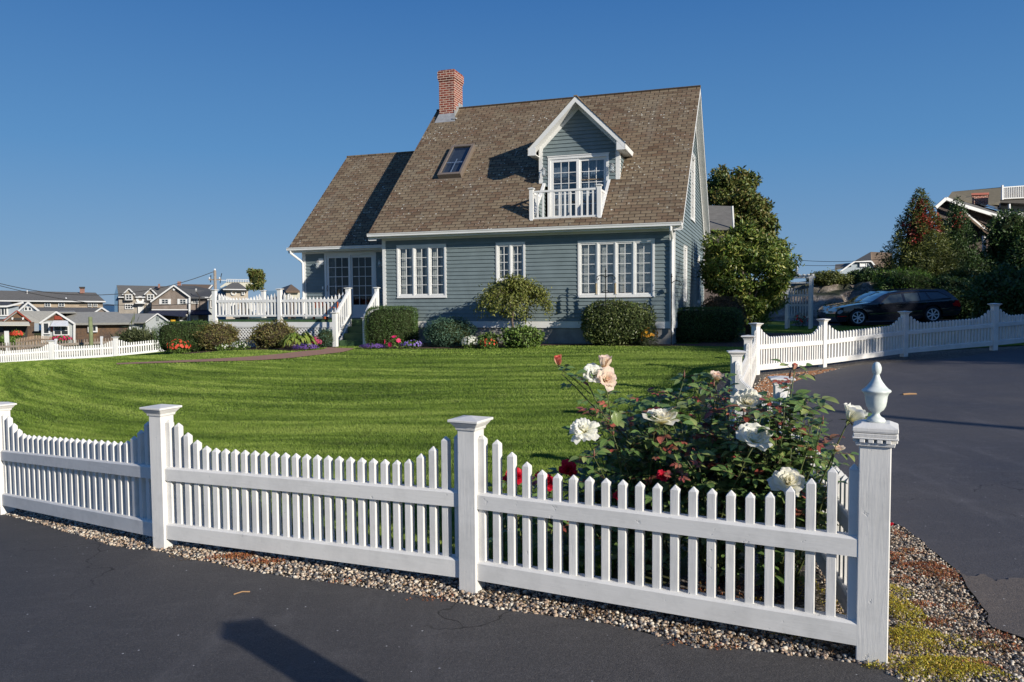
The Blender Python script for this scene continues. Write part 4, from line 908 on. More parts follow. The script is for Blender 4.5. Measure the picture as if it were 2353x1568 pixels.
# balcony recess
clap(RS(REC[0]), 0, 0, 3.86, 5.1, (), lim=lambda z: (max(REC[2], (z - 3.62) / .925 - .35), DY)).build('recess_wall', M['siding'], dm)
clap(LS(REC[1]), 0, 0, 3.86, 5.1, (), lim=lambda z: (max(REC[2], (z - 3.62) / .925 - .35), DY)).build('recess_wall', M['siding'], dm)
mb = MB()
for x0_, x1_ in ((REC[0] - .05, REC[0] + .035), (REC[1] - .035, REC[1] + .05)):
    mb.prism([(x0_, -.10, sl(-.10) + .03), (x0_, DY, sl(DY) + .03), (x0_, DY, sl(DY) - .05), (x0_, -.10, sl(-.10) - .05)], (x1_ - x0_, 0, 0))
mb.build('recess_trim', M['white'], dm)
mb = MB(); mb.box(REC[0], REC[1], -.08, DY, 3.80, 3.88); mb.build('balcony_floor', M['lead'], dm)
mb = MB(); px0, px1, pyb = -4.0, -2.04, -.02
bal = MB()
for x in (px0, px1):
    bal.box(x - .055, x + .055, pyb - .055, pyb + .055, 3.84, 4.74)
    bal.frustum(x, pyb, 4.74, 4.765, .06, .085); bal.frustum(x, pyb, 4.765, 4.785, .085, .085); bal.frustum(x, pyb, 4.785, 4.81, .085, .01)
    # short sloping end rail back to the roof
    bal.beam((x, pyb + .05, 4.66), (x, .74, 4.66), .05, .06)
    for yy in (.12, .24, .36, .48, .60): bal.box(x - .017, x + .017, yy - .017, yy + .017, sl(yy), 4.63)
bal.beam((px0, pyb, 4.68), (px1, pyb, 4.68), .07, .055); bal.beam((px0, pyb, 3.93), (px1, pyb, 3.93), .06, .05)
bo = bal.build('balcony_railing', M['white'], dm)
for i_ in range(11):
    x = px0 + .055 + (px1 - px0 - .11) * (i_ + .75) / 11.5; b_ = MB(); b_.box(x - .022, x + .022, pyb - .02, pyb + .02, 3.95, 4.66); b_.build('baluster', M['white'], bo)

def lantern(F, a, z, par, block=False, s=1.0):
    mb = MB()
    if block: fbox(mb, F, a - .02, a + .16, .0, .05, z - .02, z + .20, 0)
    fbox(mb, F, a - .035*s, a + .035*s, .018, .03, z - .10*s, z + .10*s, 1)
    c = F(a, .13 * s, z); mb.tube([F(a, .02, z + .02), F(a, .08 * s, z + .12 * s), F(a, .13 * s, z + .10 * s)], .008, 6, 1)
    mb.lathe([(.01, .12*s), (.055*s, .07*s), (.06*s, .06*s), (.05*s, .055*s)], c, 8, 1); mb.lathe([(.035*s, -.115*s), (.04*s, -.10*s), (.01*s, -.095*s)], c, 8, 1)
    for k in range(4):
        q = k * math.pi / 2 + .78; x, y = c[0] + .045*s*math.cos(q), c[1] + .045*s*math.sin(q); mb.tube([(x, y, c[2] - .10*s), (x, y, c[2] + .06*s)], .004, 4, 1)
    o = mb.build('wall_lantern', [M['white'], M['steel']], par); g = MB(); g.lathe([(.03*s, -.09*s), (.042*s, -.06*s), (.042*s, .05*s), (.03*s, .058*s)], c, 8); g.build('lamp_glass', M['lampglass'], o); return o
t = NT('lamp_glass'); t.b.inputs['Transmission Weight'].default_value = .7; t.color((.8, .85, .85)); t.rough(.1); M['lampglass'] = t.m
lantern(FR(DY), -3.97, 5.42, dm, s=1.15); lantern(FR(DY), -1.90, 5.42, dm, s=1.15)

# left wing ----------------------------------------------------------
WY, WL = 1.5, -12.58
WRY = 5.15; WE = WY - .35; wsl = .935; WZ = 3.40
wd_ = (-11.74, -9.84, 1.06, 3.22)
clap(FR(WY), WL + .10, XL, 1.0, 3.22, [wd_]).build('wing_wall', M['siding'], house)
wl = lambda z: (WY + .05, 2 * WRY - WY) if z < 3.5 else (WY + (z - 3.45) / wsl, 2 * WRY - WY - (z - 3.45) / wsl)
clap(LS(WL), 0, 0, 1.0, 6.8, (), lim=wl).build('wing_wall', M['siding'], house)
mb = MB(); mb.box(WL, WL + .11, WY - .028, WY, .9, 3.24); mb.box(WL - .028, WL, WY - .028, WY + .1, .9, 3.45); mb.box(WL, XL, WY - .03, WY, 3.222, 3.42)
mb.box(-9.86, -9.80, WY - .03, WY, 1.04, 3.22); mb.box(WL - .33, XL, WE + .005, WY, 3.27, 3.30); mb.box(WL - .33, XL, WE, WE + .02, 3.27, 3.40); mb.build('wing_trim', M['white'], house)
mb = MB(); mb.quad((WL, 3.6, .9), (XL, 3.6, .9), (XL, 3.6, 4.2), (WL, 3.6, 4.2)); mb.quad((WL, WY, 1.03), (XL, WY, 1.03), (XL, 6, 1.03), (WL, 6, 1.03)); mb.box(WL + .03, XL - .1, WY + .03, 8.7, -.3, .95); mb.build('room_partition', M['room'], house)
slider(FR(WY), *wd_, house, 'doorglass', 'patio_door', kick=.30)
mb = MB(); shingle(mb, WL - .35, XL + .35, WE, WZ, wsl, WRY - WE); shingle(mb, WL - .35, XL, 2 * WRY - WE, WZ, wsl, WRY - WE, sgn=-1); mb.box(WL - .35, XL, WRY - .06, WRY + .06, WZ + wsl * (WRY - WE) - .02, WZ + wsl * (WRY - WE) + .025)
wr = mb.build('wing_roof', M['roof'], house)
mb = MB(); rake(mb, WL - .345, WL - .32, .15, WE, WRY, WZ, wsl)
for sg in (1, -1):
    yy0 = WE if sg == 1 else 2 * WRY - WE; zt = WZ + wsl * (WRY - WE)
    mb.prism([(WL - .32, yy0, WZ - .13), (WL - .32, WRY, zt - .13), (WL - .32, WRY, zt - .16), (WL - .32, yy0, WZ - .16)], (.30, 0, 0))
mb.build('roof_trim', M['white'], wr)
mb = MB(); gutter(mb, WL - .33, XL - .02, WE, 3.315); g2 = mb.build('gutter', M['white'], house)
mb = MB(); mb.tube([(WL - .22, WE - .06, 3.32), (WL - .22, WE - .05, 3.24), (WL - .02, WY - .09, 2.98), (WL + .03, WY - .075, 2.90), (WL + .03, WY - .075, 1.0)], .038, 8); mb.build('downspout', M['white'], g2)
lantern(FR(WY), -11.93, 2.86, house, True, 1.1); lantern(FR(WY), -9.6, 2.86, house, False, 1.1)
mb = MB(); fbox(mb, FR(WY), -11.84, -11.79, .02, .05, 2.02, 2.12); mb.build('door_switch', M['white'], house)
mb = MB(); mb.tube([(-11.62, WY - .07, 1.95), (-11.62, WY - .09, 2.05), (-11.62, WY - .07, 2.15)], .014, 6); mb.build('door_handle', M['bronze'], house)

# deck ----------------------------------------------------------------
deck = thing('wooden_deck', HO, HY, 'raised deck with white picket railing, lattice skirt and green steps left of the house', 'deck')
dk0, dk1, dky = -14.90, -9.0, -.15
mb = MB(); mb.box(dk0, XL - .03, dky + .03, WY - .03, .97, 1.04); mb.box(dk0, WL - .4, WY - .03, 6.2, .97, 1.04); mb.build('deck_floor', M['green'], deck)
mb = MB(); mb.box(dk0, -9.93, dky - .01, dky + .03, .80, .965); mb.box(dk0 - .03, dk0, dky, 6.2, .80, .965); mb.build('fascia_board', M['white'], deck)
mb = MB(); x = dk0 + .05; s_ = .075
while x < -9.9 + 1.2:                                          # diagonal lattice strips, two layers
    for sg, yy in ((1, dky + .012), (-1, dky + .020)):
        a_, b_ = (x, .0), (x - sg * .80, .80)
        if sg == -1: a_, b_ = (x - .8, .0), (x, .80)
        # clip to the skirt
        (xa, za), (xb, zb) = a_, b_
        def cut(xa, za, xb, zb, lo, hi):
            if max(xa, xb) < lo or min(xa, xb) > hi: return None
            for lim_, f in ((lo, min), (hi, max)):
                pass
            pts = []
            for (x1_, z1_, x2_, z2_) in ((xa, za, xb, zb), (xb, zb, xa, za)):
                if x1_ < lo: u = (lo - x1_) / (x2_ - x1_); x1_, z1_ = lo, z1_ + (z2_ - z1_) * u
                elif x1_ > hi: u = (hi - x1_) / (x2_ - x1_); x1_, z1_ = hi, z1_ + (z2_ - z1_) * u
                pts.append((x1_, z1_))
            return pts
        q = cut(xa, za, xb, zb, dk0 + .03, -9.93)
        if q and math.hypot(q[0][0] - q[1][0], q[0][1] - q[1][1]) > .05: mb.beam((q[0][0], yy, q[0][1]), (q[1][0], yy, q[1][1]), .007, .040, upv=(0, 1, 0)) if False else mb.prism([(q[0][0] - .028, yy, q[0][1]), (q[0][0] + .028, yy, q[0][1]), (q[1][0] + .028, yy, q[1][1]), (q[1][0] - .028, yy, q[1][1])], (0, .006, 0))
    x += .118
mb.box(dk0, -9.93, dky + .006, dky + .028, .765, .798); lt = mb.build('lattice', M['white'], deck)
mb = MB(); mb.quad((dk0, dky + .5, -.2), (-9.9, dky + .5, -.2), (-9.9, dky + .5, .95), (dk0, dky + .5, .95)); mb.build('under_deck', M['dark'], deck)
def railing(A, B, n, posts_, par, h0=1.04, ends=(.86, .82, .78, .745), flatz=.72, hz=(.60, .13)):
    A = Vector(A); B = Vector(B); d = B - A; L = d.length; d /= L; mb = MB()
    for zc in hz: mb.beam(A + Vector((0, 0, zc)), B + Vector((0, 0, zc)), .06, .085 if zc > .3 else .06)
    o = mb.build('railing', M['white'], par)
    for i in range(n):
        u = L * (i + .9) / (n + .8); e = min(i, n - 1 - i); hh = ends[e] if e < len(ends) else flatz; c = A + d * u; m = MB(); h = .026
        m.box(c.x - h, c.x + h, c.y - h, c.y + h, c.z + .10, c.z + hh - .09); m.frustum(c.x, c.y, c.z + hh - .09, c.z + hh, h, .003); m.build('picket', M['white'], o)
    return o
def dpost(x, y, zb, h, par, w=.062):
    mb = MB(); mb.box(x - w, x + w, y - w, y + w, zb, h - .05); mb.frustum(x, y, h - .05, h - .03, w + .005, w + .035); mb.frustum(x, y, h - .03, h - .015, w + .035, w + .035); mb.frustum(x, y, h - .015, h, w + .035, .01); mb.build('post', M['white'], par)
yP = dky - .05
for x in (-14.86, -12.35, -9.88): dpost(x, yP, .80, 2.04, deck)
railing((-14.80, yP, 1.04), (-12.41, yP, 1.04), 17, None, deck); railing((-12.29, yP, 1.04), (-9.94, yP, 1.04), 17, None, deck)
dpost(-14.86, 2.4, .8, 2.04, deck); dpost(-14.86, 5.9, .8, 2.04, deck)
railing((-14.86, 0, 1.04), (-14.86, 2.3, 1.04), 14, None, deck); railing((-14.86, 2.5, 1.04), (-14.86, 5.8, 1.04), 20, None, deck); railing((-14.8, 6.1, 1.04), (-12.5, 6.1, 1.04), 15, None, deck)
# steps
mb = MB(); sx0, sx1 = -9.80, -8.86
for k in range(4):
    zt = .84 - k * .20; y1_ = dky + .03 - k * .26; mb.box(sx0, sx1, y1_ - .28, y1_, zt - .04, zt); mb.box(sx0 + .01, sx1 - .01, y1_ - .015, y1_, zt, zt + .16)
mb.box(sx0 + .01, sx1 - .01, -1.06, -1.04, -.1, .20)
mb.build('steps', M['green'], deck)
dpost(-9.86, -1.02, -.05, 1.30, deck); dpost(-8.86, -1.02, -.05, 1.15, deck, .05); dpost(-8.88, yP - .02, .9, 2.04, deck, .05)
for x in (-9.86, -8.87):
    mb = MB(); mb.beam((x, dky - .05, 1.92), (x, -1.02, 1.16), .06, .08); mb.beam((x, dky - .05, 1.18), (x, -1.02, .46), .05, .08)
    mb.prism([(x - .02, dky, 1.0), (x - .02, -1.0, .22), (x - .02, -1.0, .02), (x - .02, dky, .78)], (.04, 0, 0))
    for k in range(6): yy = dky - .14 - k * .125; zb_ = 1.0 + (yy - dky) * .86 + .12; mb.box(x - .018, x + .018, yy - .018, yy + .018, zb_, zb_ + .80)
    mb.build('stair_rail', M['white'], deck)
# things standing on the deck
def lawn_chair(name, x, y, rz, mat, label):
    q = HL(x, y); c = thing(name, (q[0], q[1], 1.04), rz, label, 'chair'); mb = MB()
    mb.box(-.28, .28, -.25, .25, .36, .39); mb.build('seat', M[mat], c)
    mb = MB()
    for k in range(5): mb.box(-.27 + k * .11, -.17 + k * .11, .25, .28, .36, .66 - abs(k - 2) * .02)
    mb.build('backrest', M[mat], c)
    for sx in (-1, 1):
        for sy in (-.24, .24): m = MB(); m.box(sx*.29-.025, sx*.29+.025, sy-.03, sy+.03, 0, .58 if sy < 0 else .5); m.build('leg', M[mat], c)
        m = MB(); m.box(sx*.30-.06, sx*.30+.06, -.30, .26, .58, .61); m.build('armrest', M[mat], c)
lawn_chair('deck_chair', -11.15, .55, HY + 2.9, 'orange', 'orange wooden deck chair behind the railing by the patio door')
mb = MB(); q = HL(-13.6, .9); tb = thing('deck_table', (q[0], q[1], 1.04), 0, 'long table with a yellow edge behind the deck railing', 'table'); mb.box(-.9, .9, -.4, .4, .60, .64); mb.build('tabletop', M['whiteold'], tb)
for sx in (-1, 1): m = MB(); m.box(sx*.8-.03, sx*.8+.03, -.35, .35, 0, .60); m.build('leg', M['bronze'], tb)

# electric box on the wall, hooks with feeders
mb = MB(); fbox(mb, FR(0), -.30, -.20, .01, .07, 1.78, 1.88); mb.build('outlet_box', M['siding'], house)
def hook(name, x, y, h, arms, feeders, label, cat='garden hook'):
    q = HL(x, y); z0 = tz(*q); o = thing(name, (q[0], q[1], 0), HY, label, cat); mb = MB(); r = .013
    mb.tube([(0, 0, z0 - .1), (0, 0, h - .03)], r, 6)
    mb.lathe([(.0, 0), (.022, .02), (.0, .045)], (0, 0, h - .28), 8); mb.lathe([(.0, 0), (.02, .02), (.0, .04)], (0, 0, 1.68), 8); mb.lathe([(0, 0), (.016, .03), (.03, .05), (.008, .08), (.02, .10), (0, .14)], (0, 0, h - .14), 8)
    for s in arms:
        pts = [(0, 0, h - .30 + .0)]
        for k in range(1, 15): a_ = k / 14 * math.pi * .95; pts.append((s * (.13 - .13 * math.cos(a_)), 0, h - .30 + .09 * math.sin(a_)))
        for k in range(1, 9): a_ = k / 8 * math.pi * 1.2; pts.append((s * (.26 - .03 + .03 * math.cos(a_)) , 0, h - .30 - .035 * math.sin(a_)))
        mb.tube(pts, r * .8, 6)
    if len(arms) > 1:
        for s in (-1, 1): mb.tube([(s * (.02 + .07 * math.sin(k / 8 * 3.2)), 0, h - .62 + .05 * k / 8 * 2 - .02 * k) for k in range(9)], r * .7, 5)
    mb.build('hook_pole', M['metal'], o)
    return o
hook('shepherd_hook', -1.74, -.62, 2.47, (-1, 1), True, 'black double shepherd hook in front of the four part window')
for s, lb in ((-1, 'tube bird feeder hanging on the left arm of the double hook'), (1, 'tube bird feeder hanging on the right arm of the double hook')):
    q = HL(-1.74 + s * .26, -.62); f = thing('bird_feeder', (q[0], q[1], 2.13), 0, lb, 'bird feeder', 'bird feeders on the double hook'); mb = MB(); mb.lathe([(.0, -.05), (.03, -.055), (.036, -.07), (.036, -.08), (0, -.082)], n=10); mb.lathe([(0, -.40), (.05, -.40), (.05, -.385), (.03, -.375), (0, -.375)], n=10); mb.tube([(0, 0, 0), (0, 0, -.06)], .003, 4); mb.build('cap_and_tray', M['steel'], f)
    mb = MB(); mb.lathe([(.031, -.372), (.031, -.084), (.0, -.083)], n=12); mb.build('seed_tube', plain('seed_tube' + str(s), (.30, .24, .15), .4, .4, 60), f)
hook('shepherd_hook', -.02, -.32, 2.30, (1,), False, 'slim single shepherd hook by the white downspout at the house corner')
# ------------------------------------------------------------------ shrubs round the house
shrub('yew_hedge', 'large rounded dark green yew at the left end of the deck', 369, 492, 739, 812, LM['yew'], .05, 9000, .8, .75, .05, 3, lw=.3, seed=2)
shrub('juniper_shrub', 'brownish spreading juniper in front of the left deck corner', 449, 545, 744, 808, LM['junbrown'], .09, 3200, .7, 0, .22, 5, lw=.25, corem='corebrown', seed=3)
shrub('juniper_shrub', 'brownish juniper in front of the lattice below the middle deck post', 575, 682, 743, 803, LM['junbrown'], .09, 3000, .7, 0, .22, 5, lw=.25, corem='corebrown', seed=4)
shrub('dwarf_spruce', 'small dark green dwarf spruce beside the stair post', 728, 768, 757, 800, LM['juniper'], .05, 1400, .8, 0, .15, 5, lw=.25, seed=5)
shrub('yew_hedge', 'box clipped dark yew hedge to the right of the green steps', 842, 958, 706, 797, LM['yew'], .05, 12000, .75, .8, .03, 3, lw=.3, seed=6)
shrub('rhododendron', 'glossy bright green rhododendron below the three part window', 958, 1040, 684, 775, LM['rhodo'], .13, 1500, .8, 0, .2, 4, lw=.32, seed=7)
shrub('juniper_shrub', 'blue green mounded juniper below the weeping tree on its left', 978, 1090, 733, 801, LM['juniper'], .07, 5200, .8, .2, .10, 5, lw=.22, seed=8)
shrub('low_shrub', 'low leafy green shrub at the foot of the weeping tree', 1150, 1246, 752, 803, LM['bright'], .08, 1700, .8, 0, .2, 6, lw=.45, seed=9)
shrub('juniper_shrub', 'flat topped blue green juniper in the middle of the bed', 1233, 1334, 723, 785, LM['juniper'], .07, 4600, .8, .3, .08, 5, lw=.22, seed=10, corem='corebrown', zlift=.1)
shrub('viburnum_shrub', 'big rounded olive green shrub under the four part window', 1342, 1498, 693, 797, LM['viburnum'], .075, 7000, .8, .45, .06, 5, lw=.5, seed=11)
shrub('yew_hedge', 'long flat topped yew hedge at the right corner of the house', 1521, 1697, 708, 789, LM['yew'], .055, 14000, .6, .85, .03, 3, lw=.3, seed=12)
shrub('brown_shrub', 'round brownish shrub behind the corner hedge beside the house', 1608, 1712, 681, 775, LM['brownbush'], .06, 5000, .9, .2, .06, 3, lw=.4, seed=13, corem='corebrown', Y=24.3)
shrub('low_shrub', 'small dark fern behind the orange flowers', 1098, 1145, 768, 803, LM['bright'], .08, 500, .8, 0, .2, 6, seed=14)

def tree_crown(t, blobs, n, leaf, mat, seed, lw=.45, corek=.55, corem='core', up=.1, out=.5):
    rng = np.random.default_rng(seed); parts = []; vol = sum(b[3] * b[4] * b[5] for b in blobs)
    for k, b in enumerate(blobs):
        m = int(n * (b[3] * b[4] * b[5]) ** .67 / sum((q[3] * q[4] * q[5]) ** .67 for q in blobs))
        ns = 9; sd = unit(rng.normal(size=(ns, 3))); cen = np.array(b[:3]) + sd * np.array(b[3:]) * rng.uniform(.35, .92, (ns, 1))     # each bough carries its own clumps
        for q in range(ns):
            rr = np.array(b[3:]).mean() * rng.uniform(.28, .58); p, nr = blob_pts(rng, max(8, m // ns), cen[q], (rr * 1.15, rr * 1.15, rr * .8), 0, .25, 4, inner=.3); parts.append(leaf_arrays(p, nr, leaf, leaf * lw, rng, up_bias=up, out=out, droop=.25))
    V, F = join(parts); return mesh_np('crown', V, F, mat, t)
def limbs(mb, base, tips, r0, rng, sway=.15):
    for tp in tips:
        a = Vector(base); b = Vector(tp); m1 = a.lerp(b, .35) + Vector((rng.uniform(-sway, sway), rng.uniform(-sway, sway), .1)); m2 = a.lerp(b, .7) + Vector((rng.uniform(-sway, sway), rng.uniform(-sway, sway), .12))
        mb.tube([a, m1, m2, b], [r0, r0 * .7, r0 * .45, r0 * .15], 6)
# weeping tree in the bed
g = G(1178, 803); g.y += .6; g.x = ray(1178, 700).x / ray(1178, 700).y * g.y; g.z = tz(g.x, g.y); s = g.y / FPX
wt = thing('weeping_tree', g, 0, 'small weeping tree with drooping olive leaves between the middle and right windows', 'tree')
rd = random.Random(5); mb = MB(); H_ = (803 - 640) * s
mb.tube([(0, 0, -.1), (.03, 0, .35), (-.02, .02, .75), (.02, 0, 1.0)], [.045, .035, .03, .028], 8)
cano = []
for k in range(40):
    a = rd.uniform(0, 6.283); rr = rd.uniform(.35, 1.0); x, y = math.cos(a) * rr * 1.06, math.sin(a) * rr * .8; zt_ = H_ * (1.0 - .26 * rr ** 2) + rd.uniform(-.12, .05)
    zl = zt_ - rd.uniform(.25, .75) * rr; pts = [(0, 0, 1.0), (x * .3, y * .3, zt_ * .93), (x * .75, y * .75, zt_), (x, y, (zt_ + zl) / 2), (x * 1.05, y * 1.05, zl)]
    mb.tube(pts, [.02, .014, .009, .005, .003], 5); cano.append(pts)
mb.build('trunk', M['bark'], wt, True)
rng = np.random.default_rng(4); pp = []
for pts in cano:
    for i in range(1, 4):
        A = np.array(pts[i]); B = np.array(pts[i + 1]); m = 62; u = rng.uniform(0, 1, (m, 1)); pp.append(A + (B - A) * u + rng.normal(size=(m, 3)) * .085)
p = np.concatenate(pp); d_ = unit(p - np.array([0, 0, .8])); V, F = leaf_arrays(p, d_, .085, .036, rng, droop=1.0, out=.3, up_bias=0); mesh_np('crown', V, F, LM['weep'], wt)

# leafy magnolia-like tree and the tall one behind
Y_ = 26.0; s = Y_ / FPX; c = P(1718, 757, Y_)
mt_ = thing('leafy_tree', (c.x, c.y, tz(c.x, c.y)), 0, 'broad dense tree with large glossy leaves just right of the house gable', 'tree')
mb = MB(); mb.tube([(0, 0, -.2), (.03, 0, .6), (0, .05, 1.4), (.05, 0, 2.4)], [.10, .08, .07, .04], 10); rd = random.Random(9)
def pxb(px, py, rpx, rpy, dy=0, base=c, Y=26.0):
    q = P(px, py, Y + dy); s_ = (Y + dy) / FPX; return (q.x - base.x, dy, q.z - tz(base.x, base.y), rpx * s_, min(rpx, rpy) * s_ * .95, rpy * s_)
bl = [pxb(1700, 570, 62, 55), pxb(1760, 560, 55, 45, .3), pxb(1675, 625, 60, 60, -.2), pxb(1755, 612, 62, 55, -.3), pxb(1785, 600, 40, 50, .5), pxb(1700, 690, 62, 45, .3), pxb(1748, 690, 52, 52), pxb(1730, 540, 45, 28), pxb(1735, 735, 45, 25, 0), pxb(1645, 600, 32, 48, .4), pxb(1660, 668, 44, 44, .2), pxb(1690, 725, 50, 30, .2), pxb(1795, 640, 30, 36, .3)]
limbs(mb, (0, 0, .7), [(b[0], b[1], b[2]) for b in bl], .045, rd); mb.build('trunk', M['bark'], mt_, True)
tree_crown(mt_, bl, 24000, .17, LM['magnolia'], 6, .36)
Y_ = 47.0; c = P(1705, 700, Y_)
tt = thing('tall_tree', (c.x, c.y, tz(c.x, c.y)), 0, 'taller autumn tinged tree rising behind the glossy tree and the gable', 'tree')
mb = MB(); mb.tube([(0, 0, -.2), (0, 0, 2.5), (.1, 0, 4.5)], [.16, .12, .07], 10)
pb = lambda *a, **k: pxb(*a, base=c, Y=47.0, **k)
bl = [pb(1665, 425, 42, 38), pb(1705, 430, 40, 36), pb(1650, 470, 45, 45), pb(1700, 480, 52, 45), pb(1735, 470, 30, 36), pb(1745, 510, 34, 30), pb(1690, 530, 60, 30), pb(1660, 398, 25, 18), pb(1712, 408, 20, 16), pb(1755, 492, 24, 22), pb(1640, 440, 28, 30), pb(1760, 535, 26, 26)]
limbs(mb, (0, 0, 2.2), [(b[0], b[1], b[2]) for b in bl], .07, rd, .3); mb.build('trunk', M['bark'], tt, True)
tree_crown(tt, bl, 14000, .27, LM['tall'], 7, .5)

# ------------------------------------------------------------------ flowers in the beds
def flowers(name, label, px0, px1, ytop, ybase, fm, n, fs, lm='bright', ln=350, ls=.06, seed=1, cat='flowers', Y=None, spread=.5, group='flower clumps in the beds', dbl=None, lw=.4):
    xm = (px0 + px1) / 2; g = G(xm, ybase) if Y is None else P(xm, ybase, Y); s = g.y / FPX; rx = (px1 - px0) / 2 * s; h = (ybase - ytop) * s
    t = thing(name, (g.x, g.y + rx * .3, g.z), 0, label, cat, group); rng = np.random.default_rng(seed)
    p, nr = blob_pts(rng, ln, (0, 0, h * .38), (rx * .95, rx * .6, h * .5), 0, .15, 4, inner=.2); k = p[:, 2] > 0; V, F = leaf_arrays(p[k], nr[k], ls, ls * lw, rng); mesh_np('foliage', V, F, LM[lm], t)
    d = unit(rng.normal(size=(n * 4, 3)) * np.array([1, 1, .7])); d = d[(d[:, 2] > -.2) & (d[:, 1] < .6)][:n]
    p = np.array([0, 0, h * (1 - spread) * .9]) + d * np.array([rx, rx * .62, h * spread]) * rng.uniform(.85, 1.05, (len(d), 1)); m = 7
    parts = []
    for q in range(m):                                          # petals round each flower head
        a = 2 * math.pi * q / m; tx = unit(np.cross(d, [0.1, .3, 1.0])); ty = np.cross(d, tx); dr = tx * math.cos(a) + ty * math.sin(a)
        L = fs * rng.uniform(.8, 1.2, (len(d), 1)); sd_ = np.cross(dr, d); A_ = p; B_ = p + dr * L * .6 + sd_ * L * .35 + d * L * .2; C_ = p + dr * L + d * L * .15; E_ = p + dr * L * .6 - sd_ * L * .35 + d * L * .2
        v = np.stack([A_, B_, C_, E_], 1).reshape(-1, 3); i_ = np.arange(len(d))[:, None] * 4; parts.append((v, np.concatenate([i_ + np.array([[0, 1, 2]]), i_ + np.array([[0, 2, 3]])], 1).reshape(-1, 3)))
    V, F = join(parts); mesh_np('blossoms', V, F, FM[fm], t); return t
flowers('geranium_clump', 'orange red flowers in front of the yew at the far left of the deck', 381, 434, 778, 815, 'coral', 26, .05, ln=900, seed=21)
flowers('daisy_clump', 'white flower clump under the lattice at the left', 528, 574, 781, 806, 'white', 60, .028, ln=500, seed=22)
flowers('daisy_clump', 'few small white blooms at the foot of the brown juniper', 492, 530, 790, 808, 'white', 9, .028, ln=380, seed=23)
flowers('phlox_clump', 'bright pink flower clump left of the stair post', 712, 756, 769, 800, 'pink', 150, .038, ln=260, seed=24)
flowers('aster_carpet', 'low purple flowers along the path left of the steps', 669, 730, 790, 807, 'purple', 170, .022, 'shade', 260, .03, seed=25)
flowers('aster_carpet', 'low purple flowers to the right of the green steps', 825, 884, 789, 804, 'purple', 190, .022, 'shade', 260, .03, seed=26)
flowers('dahlia_clump', 'two big pink red dahlias in front of the clipped yew', 884, 930, 770, 803, 'magenta', 5, .075, ln=330, seed=27)
flowers('pansy_clump', 'violet and white pansies right of the red dahlias', 918, 972, 781, 802, 'violet', 40, .034, ln=320, seed=28)
flowers('hydrangea_ball', 'blue violet flower ball in shade beside the juniper', 956, 980, 765, 785, 'purple', 60, .03, 'shade', 120, seed=29)
flowers('hydrangea_clump', 'cream white flower heads right of the blue juniper', 1060, 1101, 770, 803, 'white', 110, .034, ln=420, seed=30)
flowers('coleus_clump', 'red tinged bedding plant right of the cream flowers', 1102, 1142, 775, 804, 'coral', 22, .03, ln=520, seed=31)
flowers('marigold_clump', 'orange and yellow flowers on tall stems right of the olive shrub', 1474, 1514, 751, 797, 'orange', 17, .05, 'greypl', 520, .10, seed=32, lw=.15)
# hosta
g = G(680, 806); s = g.y / FPX; ho = thing('hosta', (g.x, g.y + .3, g.z), 0, 'yellow green hosta with arching leaves between juniper and pink flowers', 'plant'); rng = np.random.default_rng(3); V = []; F = []
for k in range(150):
    a = rng.uniform(0, 6.283); r_ = rng.uniform(.15, 1) ** .7 * .50; hh = .50 * (1 - .5 * (r_ / .5) ** 2) * rng.uniform(.7, 1.1); L = rng.uniform(.14, .24); W_ = L * .40; dx, dy = math.cos(a), math.sin(a); b_ = len(V)
    for i in range(5):
        u = i / 4; wv = W_ * math.sin(math.pi * min(.97, u * .85 + .12)); x = dx * (r_ * .7 + L * u); y = dy * (r_ * .7 + L * u); z = hh + .06 * math.sin(u * 2.6) - L * .75 * u * u
        V += [(x - dy * wv / 2, y + dx * wv / 2, z + .012), (x, y, z), (x + dy * wv / 2, y - dx * wv / 2, z + .012)]
    for i in range(4):
        for j in range(2): q = b_ + i * 3 + j; F += [(q, q + 1, q + 4, q + 3)]
mesh_np('foliage', [(x * 1.08, y, max(z, .02)) for x, y, z in V], F, LM['hosta'], ho, True)

# ------------------------------------------------------------------ roses in the corner of the fence
FM['cream'] = None
def petalmat(name, base, edge, heart):
    t = NT(name); tc = t.n('ShaderNodeUVMap'); sx = t.n('ShaderNodeSeparateXYZ'); t.l(tc.outputs[0], sx.inputs[0])
    c = t.ramp(sx.outputs[1], [(0.0, heart), (.35, base), (.8, base), (1.0, edge)]); g = t.n('ShaderNodeNewGeometry'); c = t.mix(t.math('MULTIPLY', g.outputs['Random Per Island'], .35), c, edge)
    t.color(c); t.rough(.55); t.spec(.3); t.b.inputs['Subsurface Weight'].default_value = 0
    tr = t.n('ShaderNodeBsdfTranslucent'); t.l(c, tr.inputs[0]); ms = t.n('ShaderNodeMixShader'); ms.inputs[0].default_value = .5; t.l(t.b.outputs[0], ms.inputs[1]); t.l(tr.outputs[0], ms.inputs[2]); t.l(ms.outputs[0], t.o.inputs[0]); return t.m
PM = {'cream': petalmat('cream_rose_petal', (.97, .94, .76), (.97, .93, .84), (.88, .72, .16)), 'white': petalmat('white_rose_petal', (.97, .96, .84), (.98, .96, .89), (.90, .84, .32)),
      'peach': petalmat('blush_rose_petal', (.92, .80, .64), (.90, .68, .58), (.85, .56, .16)), 'coral': petalmat('coral_rose_petal', (.88, .50, .34), (.80, .08, .06), (.84, .58, .28)), 'red': petalmat('red_rose_petal', (.75, .012, .04), (.80, .03, .07), (.45, .005, .015))}
